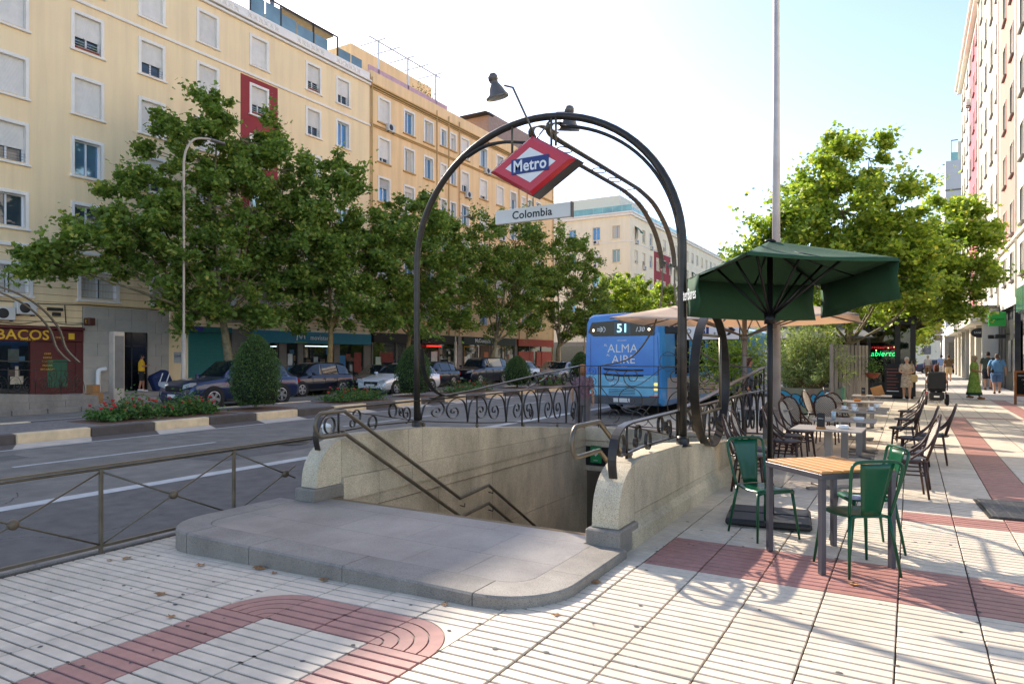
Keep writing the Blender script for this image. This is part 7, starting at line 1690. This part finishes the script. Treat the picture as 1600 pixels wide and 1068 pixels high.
# advertising slab, boxes, pipe on the opposite pavement
sb = empty('information_totem', (-24.9, 14.2, -.02), R(0), 'narrow grey information totem seen edge on before the clad entrance', 'totem'); MB().box(-.16, .16, -.2, .2, 0, 2.55, .02).build('slab', M_lp, sb); MB().box(.16, .17, -.16, .16, .5, 2.4).build('panel', M_stone_post, sb)
for i, (x, y, z, k, lab) in enumerate(((-24.9, 13.4, -.02, .42, 'lower brown cardboard box by the grey totem'), (-25.05, 13.45, .36, .3, 'smaller cardboard box on top by the grey totem'))):
    t = empty('cardboard_box', (x, y, z), R(12*i), lab, 'box'); MB().box(-k/2, k/2, -k/2, k/2, 0, k*.9, .006).build('carton', bpy.data.materials.get('cardboard') or mat('cardboard', hexc('#9a7146'), .9, var=.1), t); MB().box(-k/2-.002, k/2+.002, -.03, .03, k*.9-.2, k*.9+.003).build('tape', M_brownb, t)
pp = empty('vent_pipe', (-32.0, 17.4, -.02), 0, 'short white bent vent pipe against the grey cladding', 'pipe'); MB().tube(smooth_path([(0, 0, 0), (0, 0, .8), (0, .05, 1.02), (0, .35, 1.08)], 4), .1, 10).build('pipe', M_sgn_white, pp)
# ================= second metro entrance on the far side =================
sw = empty('stone_parapet', (0, 0, 0), 0, 'granite wall of the second metro entrance across the road at left', 'parapet wall')
for i in range(9):
    y0 = 3.4+i*1.05; zt = lambda y: .92-(y-3.4)*.062
    b = MB(); b.prism([(y0+.004, .22), (y0+1.046, .22), (y0+1.046, zt(y0+1.046)), (y0+.004, zt(y0))], -23.9, -23.62, M=YZ); b.build('stone_block', M_granite_dark, sw)
    MB().box(-23.93, -23.58, y0+.004, y0+1.046, -.25, .215, .008).build('stone_block', M_granite_dark, sw)
rl2 = empty('iron_railing', (-23.76, 0, 0), 0, 'black scrolled iron railing on the far metro entrance at left', 'railing')
b = MB(); b.ribbon([(0, 3.4, 1.95), (0, 8, 1.55), (0, 12.4, 1.45)], (1, 0, 0), .05, .03).ribbon([(0, 3.4, 1.5), (0, 12.4, 1.15)], (1, 0, 0), .03, .02).ribbon([(0, 3.4, 1.0), (0, 12.4, .42)], (1, 0, 0), .03, .02); b.build('rail', M_iron, rl2)
for i in range(24):
    y = 3.5+i*.375; z0 = 1.0-(y-3.4)*.064
    inst('scroll', m_scroll, rl2, (0, y+(.37 if i % 2 else 0), z0), (0, 0, 0), (1, -.36 if i % 2 else .36, .46)); MB().tube([(0, y, z0-.08), (0, y, 1.3)], .012, 4).build('baluster', M_iron, rl2) if i % 2 == 0 else None
for i in range(8): inst('scroll', m_spiral, rl2, (0, 11.2+.15*i, .7+.09*(i % 3)*2), (0, 0, 0), (1, .15, .2))
a2 = empty('entrance_arch', (-23.76, 8.2, 0), 0, 'pair of curved iron ribbons of the far metro entrance at left', 'arch')
for dx, k in ((0, 1.), (-1.0, 1.06)):
    MB().ribbon(smooth_path([(dx, -1, 3.75), (dx, .9, 3.85), (dx, 1.9*k, 3.72), (dx, 2.8*k, 3.3), (dx, 3.45*k, 2.6), (dx+.1, 3.65*k, 1.9), (dx+.3, 3.95*k, 1.45)], 5), (1, 0, 0), .09, .04).build('ribbon', M_iron2, a2)
# ================= people =================
M_skin = mat('skin_fair', hexc('#c99b80'), .6, var=.05, scale=6); M_skin2 = mat('skin_tan', hexc('#a9745a'), .6, var=.05, scale=6)
M_sole = mat('shoe_sole', hexc('#3b352f'), .7)
def cloth(name, h, h2=None, scale=12): 
    return bpy.data.materials.get(name) or mat(name, hexc(h), .85, var=.08, scale=scale, col2=hexc(h2) if h2 else None, bump=.2, bscale=60)
def skinned(name, V_, E_, rad, m, par, lvl=2):
    me = bpy.data.meshes.new(name); me.from_pydata(V_, E_, []); o = bpy.data.objects.new(name, me); COL.objects.link(o)
    sk = o.modifiers.new('skin', 'SKIN'); sk.use_smooth_shade = True; sb_ = o.modifiers.new('sub', 'SUBSURF'); sb_.levels = lvl; sb_.render_levels = lvl
    for i, r_ in enumerate(rad):
        s_ = me.skin_vertices[0].data[i]; s_.radius = r_ if isinstance(r_, tuple) else (r_, r_)
    me.skin_vertices[0].data[0].use_root = True
    dg = bpy.context.evaluated_depsgraph_get(); ev = o.evaluated_get(dg); nm = bpy.data.meshes.new_from_object(ev)
    nm.materials.clear(); nm.materials.append(m); o.modifiers.clear(); o.data = nm; bpy.data.meshes.remove(me)
    for p in nm.polygons: p.use_smooth = True
    o.parent = par; return o
def ering(c, rx, ry, n=14, tilt=0): return [(c[0]+rx*math.cos(2*PI*k/n), c[1]+ry*math.sin(2*PI*k/n), c[2]+tilt*math.sin(2*PI*k/n)) for k in range(n)]
def person(loc, face, H_, lab, top, bottom, skin=None, hair='#8b8b88', long_hair=False, kind='shorts', build=1., stride=.16, armpose='walk', seated=False, cap=None, sleeves=.5, shoe='#d8d4cc', bag=None):
    # faces -y before rotation; face = heading in degrees
    t = empty('person', loc, R(face), lab, 'person'); s = H_/1.75; skin = skin or M_skin; k = build
    sh, hp_, kn, an = 1.43, .93, .50, .08
    st_ = stride
    if seated: hp_, kn = .62, .60
    V_ = []; E_ = []; rd_ = []
    def v(p, r_, par=None):
        V_.append((p[0]*s, p[1]*s, p[2]*s)); rd_.append((r_[0]*s, r_[1]*s) if isinstance(r_, tuple) else r_*s)
        if par is not None: E_.append((par, len(V_)-1))
        return len(V_)-1
    up = 0 if not seated else -.31
    pel = v((0, 0, hp_+.02), (.135*k, .10*k)); wai = v((0, .01, 1.10+up), (.125*k, .095*k), pel); chs = v((0, .01, 1.30+up), (.14*k, .10*k), wai); nk = v((0, 0, 1.47+up), .055, chs); nk2 = v((0, -.01, 1.53+up), .052, nk)
    hd = v((0, -.02, 1.60+up), (.072, .085), nk2); v((0, -.01, 1.70+up), (.068, .08), hd)
    arms = []
    for sx in (-1, 1):
        a0 = v((sx*.165*k, 0, sh+up-.02), .055, chs)
        if armpose == 'walk': e_, w_ = (sx*.235*k, .04*sx*(1 if st_ else 0)+.03, 1.14+up), (sx*.25*k, -.10*sx-.05, .90+up)
        elif armpose == 'fold': e_, w_ = (sx*.23*k, .0, 1.15+up), (sx*.06, -.20, 1.10+up)
        elif armpose == 'phone': e_, w_ = (sx*.22*k, -.05, 1.16+up), (sx*.10, -.26, 1.22+up)
        elif armpose == 'rest': e_, w_ = (sx*.27*k, .02, 1.13+up), (sx*.30, -.24, 1.08+up)
        else: e_, w_ = (sx*.24*k, .04, 1.13+up), (sx*.24*k, -.04, .88+up)
        a1 = v(e_, .040, a0); a2 = v(w_, .028, a1); d = Vector(w_)-Vector(e_); d.normalize()
        pl_ = Vector(w_)+d*.06; a3 = v(tuple(pl_), (.034, .018), a2)
        sd_ = Vector((0, 1, 0)) if abs(d.z) > .6 else Vector((1, 0, 0))
        for q, ln in enumerate((.055, .068, .064, .048)):
            o_ = sd_*(q-1.5)*.017; f1 = v(tuple(pl_+o_+d*.035), .0085, a3); v(tuple(pl_+o_*1.1+d*(.035+ln*.6)+Vector((-sx*.008, 0, 0))), .0075, f1)
        th_ = v(tuple(pl_-sd_*.035), .010, a3); v(tuple(pl_-sd_*.05+d*.03), .009, th_)
        arms.append((V_[a0], V_[a1], V_[a2]))
    legs = []
    for sx in (-1, 1):
        f = sx*st_
        if seated: h0 = v((sx*.09, -.02, .62), .085, pel); k0 = v((sx*.11, -.46, .60), .062, h0); an0 = v((sx*.11, -.50, .14), .042, k0)
        else: h0 = v((sx*.085*k, 0, hp_-.06), .085*k, pel); k0 = v((sx*.095, -f*.55-.02, kn), .060*k, h0); an0 = v((sx*.09, -f*1.0+(.02 if f < 0 else 0), an+(.04 if f < 0 else 0)), .038, k0)
        a_ = V_[an0]; toe = v((a_[0]/s, a_[1]/s-.14, a_[2]/s-.045), (.036, .026), an0)
        legs.append((V_[h0], V_[k0], V_[an0]))
    skinned('body', V_, E_, rd_, skin, t)
    hz = (1.655+up)*s; hy = -.015*s
    # face
    for sx in (-1, 1):
        MB().lathe([(0, -.008), (.011, 0), (0, .008)], n=8, M=Matrix.Translation((sx*.028*s, (-.098)*s, (1.635+up)*s))).build('eye', M_sole, t)
        MB().box(-.008, .008, -.018, .018, -.028, .028, .006).build('ear', skin, t, (sx*.078*s, 0, (1.63+up)*s))
    MB().add([(0, -.125*s, (1.60+up)*s), (-.014*s, -.098*s, (1.595+up)*s), (.014*s, -.098*s, (1.595+up)*s), (0, -.095*s, (1.645+up)*s)], [(0, 1, 3), (0, 3, 2), (0, 2, 1)]).build('nose', skin, t)
    MB().box(-.022*s, .022*s, -.102*s, -.09*s, (1.565+up)*s, (1.573+up)*s).build('mouth', mat('lip', hexc('#8f4f45'), .6) if 'lip' not in bpy.data.materials else bpy.data.materials['lip'], t)
    # hair
    hm_ = cloth('hair_'+hair[1:], hair, None, 40); b = MB(); rings = []; n = 16
    for i in range(7):
        a = PI/2*i/6; r_ = math.cos(a)
        ring = []
        for q in range(n):
            th_ = 2*PI*q/n; fr = max(0, -math.sin(th_)); drop = (.10 if not long_hair else .17)*(1-fr*1.0)
            zz = hz+.015*s+.085*s*math.sin(a)-(drop*s if i == 0 else (drop*.45*s if i == 1 else 0)); bul = 1.0 if not long_hair else 1.08
            ring.append((.087*s*bul*math.cos(th_)*max(r_, .03)*(.9 if i == 0 else 1), hy+.008*s+.102*s*bul*math.sin(th_)*max(r_, .03)*(.9 if i == 0 else 1), zz+(.03*s*fr if i < 2 else 0)))
        rings.append(ring)
    b.loft(rings, 0, True); b.build('hair', hm_, t)
    if cap: b = MB(); b.loft([ering((0, hy, hz+.035*s), .092*s, .106*s), ering((0, hy, hz+.08*s), .088*s, .10*s), ering((0, hy, hz+.115*s), .05*s, .06*s)], 0, True); b.build('cap', cloth('cap_'+cap[1:], cap), t); MB().box(-.06*s, .06*s, -.19*s, -.08*s, hz+.035*s, hz+.045*s, .004).build('cap_peak', cloth('cap_'+cap[1:], cap), t)
    # top
    tm = top; u_ = up
    if kind == 'dress' or kind == 'maxi':
        hem = .52 if kind == 'dress' else .20; fl_ = .20 if kind == 'dress' else .27
        prof = [(hem, fl_*k, fl_*.8*k), (hem+.14, fl_*.97*k, fl_*.74*k), (.78, .19*k, .145*k), (.95, .175*k, .135*k), (1.08, .15*k, .118*k), (1.22, .165*k, .128*k), (1.34, .178*k, .125*k), (1.43, .16*k, .085*k), (1.47, .075, .07)]
        rings = []
        for (z, rx, ry) in prof: rings.append([((rx*(1+.05*math.sin(q*2.4+z*9)*(1 if z < .8 else 0)))*math.cos(2*PI*q/20)*s, (ry*(1+.07*math.cos(q*3.1)*(1 if z < .8 else 0)))*math.sin(2*PI*q/20)*s, z*s) for q in range(20)])
        MB().loft(rings, 0, True, caps=False).build('dress', tm, t)
        if kind == 'maxi': MB().loft([[(p[0]*1.03, p[1]*1.03, z) for p in rings[0]] for z in (.16*s, .27*s)], 0, True, caps=False).build('dress_hem', bottom, t)
    else:
        prof = [(.86+u_ if not seated else .64, .172*k, .135*k), (.98+u_, .165*k, .13*k), (1.10+u_, .158*k, .125*k), (1.22+u_, .17*k, .13*k), (1.34+u_, .182*k, .125*k), (1.42+u_, .17*k, .09*k), (1.465+u_, .085, .072), (1.49+u_, .066, .064)]
        MB().loft([ering((0, 0, z*s), rx*s, ry*s, 18) for z, rx, ry in prof], 0, True, caps=False).build('shirt', tm, t)
        if kind == 'trousers' or kind == 'shorts':
            b = MB(); b.loft([ering((0, 0, (hp_-.12)*s), .165*k*s, .13*k*s, 16), ering((0, 0, (hp_+.0)*s), .172*k*s, .138*k*s, 16), ering((0, 0, (hp_+.10)*s), .155*k*s, .12*k*s, 16)], 0, True, caps=False)
            for (h0, k0, a0) in legs:
                h0, k0, a0 = Vector(h0), Vector(k0), Vector(a0); end = k0.lerp(a0, .93) if kind == 'trousers' else h0.lerp(k0, .98)
                pts = [h0+Vector((0, 0, .03*s)), h0.lerp(k0, .5), k0.lerp(h0, .05)]+([k0.lerp(a0, .5), end] if kind == 'trousers' else [])
                b.tube(pts, [x*s*k for x in ([.105, .095, .085]+([.075, .07] if kind == 'trousers' else []))], 12, caps=False)
            b.build(kind, bottom, t)
    for (a0, a1, a2) in arms:
        a0, a1 = Vector(a0), Vector(a1); e = a0.lerp(a1, min(1., sleeves*1.5)) if sleeves < .9 else None
        p_ = [a0+Vector((-a0.x*.25, 0, .02*s)), a0, a0.lerp(a1, .5)]+([e] if e is not None and sleeves > .4 else ([a1, Vector(a1).lerp(Vector(a2), .9)] if e is None else []))
        MB().tube(p_, [x*s for x in [.07, .072, .062, .058, .045][:len(p_)]], 10, caps=False).build('sleeve', tm, t)
    for (h0, k0, a0) in legs:
        MB().box(-.045*s, .045*s, -.19*s, .07*s, -.08*s, -.0*s, .025*s).build('shoe', cloth('shoe_'+shoe[1:], shoe), t, a0)
    if bag == 'tote': b = MB(); b.box(-.12, .12, -.05, .05, -.17, .12, .04); o = b.build('held_bag', cloth('straw_bag', '#b39a6b', '#c9b184', 60), t, (.24*s, -.06*s, .92*s)); MB().tube([(.06, -.13, 1.15), (.16, -.02, 1.46), (.2, .1, 1.15)], .012, 5).build('bag_strap', cloth('straw_bag', '#b39a6b'), t)
    if bag == 'pink': MB().loft([ering((.2, .04, .98), .06, .10, 10), ering((.21, .04, 1.15), .09, .13, 10), ering((.19, .02, 1.36), .04, .06, 10)], 0, True).build('shoulder_bag', cloth('pink_bag', '#cf7f86'), t)
    if bag == 'sling': MB().tube([(-.13, .125, 1.44), (.0, .145, 1.22), (.15, .12, 1.02)], .014, 5).build('bag_strap', M_black, t); MB().box(.10, .22, .08, .17, .93, 1.08, .03).build('sling_bag', M_black, t)
    return t
c_flor = cloth('floral_dress', '#8a7a66', '#c9b9a2', 16); c_gr = cloth('lime_dress', '#5f8a2d', '#a9bd5c', 14); c_teal = cloth('teal_hem', '#12443c')
person((-.10, 29.4, 0), 4, 1.62, 'older woman in a beige patterned dress walking towards the viewer with a straw bag', c_flor, c_flor, hair='#c9c4bb', kind='dress', build=1.12, armpose='fold', bag='tote', shoe='#e0ddd5')
person((2.13, 31.6, 0), 70, 1.68, 'woman in a long lime green dress with a pink shoulder bag', c_gr, c_teal, M_skin2, '#b9a787', True, 'maxi', 1.15, armpose='fold', bag='pink', shoe='#a8764e')
person((3.28, 36.4, 0), 172, 1.76, 'man seen from behind in light blue shirt and denim shorts with black sling bag', cloth('sky_shirt', '#6f9fc6'), cloth('denim_shorts', '#5f7da6'), M_skin, '#6b5a4c', kind='shorts', build=1.3, stride=.04, armpose='down', bag='sling', shoe='#26251f')
person((3.3, 40.6, 0), 185, 1.86, 'tall man in a dark green shirt and navy shorts behind the blue shirted man', cloth('olive_shirt', '#3d4a3f'), cloth('navy_shorts', '#1d2431'), M_skin, '#2c211b', kind='shorts', build=1.25, stride=.05, armpose='down', shoe='#6b4a34')
person((1.17, 60.6, 0), 0, 1.70, 'man in a white shirt and tan trousers walking towards the viewer', cloth('white_shirt', '#cfcac2'), cloth('tan_trousers', '#8a6a47'), M_skin, '#a8a39b', kind='trousers', build=1.1, shoe='#3f3128')
person((1.95, 57.7, 0), 185, 1.74, 'man walking away in a pale blue shirt and white trousers', cloth('pale_blue_shirt', '#8ba6cf'), cloth('white_trousers', '#d4d2cc'), M_skin, '#3a2b22', kind='trousers', shoe='#8a7a66')
person((2.15, 52.1, 0), 178, 1.72, 'man walking away in a brown shirt and beige shorts', cloth('brown_shirt', '#5d4a34'), cloth('beige_shorts', '#b7a078'), M_skin, '#4a3424', kind='shorts', build=1.15, shoe='#6b4a34')
person((.2, 64.5, 0), 0, 1.72, 'dark clothed passer by in the shade before the far black awning', cloth('dark_shirt', '#26282e'), cloth('dark_trousers', '#2b3347'), M_skin, '#221a16', kind='trousers', shoe='#222222')
person((-31.2, 18.95, -.02), 150, 1.76, 'delivery man in a yellow shirt and black shorts at the dark door across the road', cloth('yellow_shirt', '#dba51f'), cloth('black_shorts', '#1c1c1e'), M_skin2, '#1c1714', kind='shorts', build=1.1, stride=.08, armpose='phone', shoe='#d0d0d0')
person((-5.95, 13.15, -.12), 200, 1.60, 'woman with light brown hair in a mauve top standing beyond the railing corner', cloth('mauve_top', '#5d4450', '#8f7074', 16), cloth('pale_skirt', '#6f6a68'), M_skin, '#9a6a45', True, 'trousers', 1.0, stride=.0, armpose='down', shoe='#b08a5e')
person((-3.6, 18.3, 0), 90, 1.62, 'dark haired person standing past the metro railing under the cream parasol', cloth('grey_blue_shirt', '#45566b'), cloth('dark_trousers', '#2b3347'), M_skin2, '#3a2218', True, 'trousers', 1.0, stride=.0, armpose='down')
# man's trolley bag at the dark door
tb_ = empty('delivery_bag', (-31.2, 20.1, -.02), 0, 'dark blue delivery bag with white stripes leaning at the clad entrance', 'bag')
MB().box(-.3, .3, -.45, .45, .1, .95, .12, M=Matrix.Rotation(R(24), 4, 'X')).build('bag_body', cloth('navy_bag', '#1c2c55'), tb_)
for q in (-.2, .15): MB().tube([(.31, q-.3, .3), (.32, q-.1, .85)], .025, 5).build('stripe', M_sgn_white, tb_)
# wheelchair user
wc = empty('powered_wheelchair', (.77, 27.2, 0), R(180), 'black powered wheelchair seen from behind on the pavement', 'wheelchair')
MB().box(-.27, .27, .20, .30, .52, 1.12, .04).build('backrest', M_black, wc); MB().box(-.27, .27, -.25, .25, .46, .56, .03).build('seat', M_black, wc); MB().box(-.22, .22, -.1, .38, .20, .44, .03).build('battery_box', M_cdark, wc)
MB().box(-.08, .08, .385, .39, .27, .33).build('logo_patch', M_sgn_white, wc)
for s_ in (-1, 1):
    MB().lathe([(0, -.05), (.10, -.05), (.17, -.045), (.19, -.02), (.19, .02), (.17, .045), (0, .05)], n=20, M=Matrix.Translation((s_*.31, .15, .19)) @ Matrix.Rotation(R(90), 4, 'Y')).build('wheel', M_tyre, wc)
    MB().lathe([(0, -.03), (.08, -.03), (.1, 0), (.08, .03), (0, .03)], n=14, M=Matrix.Translation((s_*.28, -.42, .1)) @ Matrix.Rotation(R(90), 4, 'Y')).build('caster', M_tyre, wc)
    MB().tube([(s_*.30, .24, .50), (s_*.31, .24, .80), (s_*.31, -.1, .82)], .02, 6).build('armrest', M_black, wc); MB().tube([(s_*.2, .26, 1.05), (s_*.2, .36, 1.06)], .016, 6).build('push_handle', M_black, wc)
    MB().tube([(s_*.27, .3, .2), (s_*.27, .1, .45)], .018, 6).build('red_tube', M_tl, wc)
MB().box(-.2, .2, -.62, -.42, .12, .15).build('footplate', M_black, wc)
person((.77, 27.18, 0), 180, 1.66, 'woman with auburn hair and white top sitting in the powered wheelchair', cloth('white_blouse', '#dcd8d2'), cloth('grey_trousers', '#5b5b60'), M_skin, '#5b2f1c', True, 'trousers', 1.1, armpose='rest', seated=True)
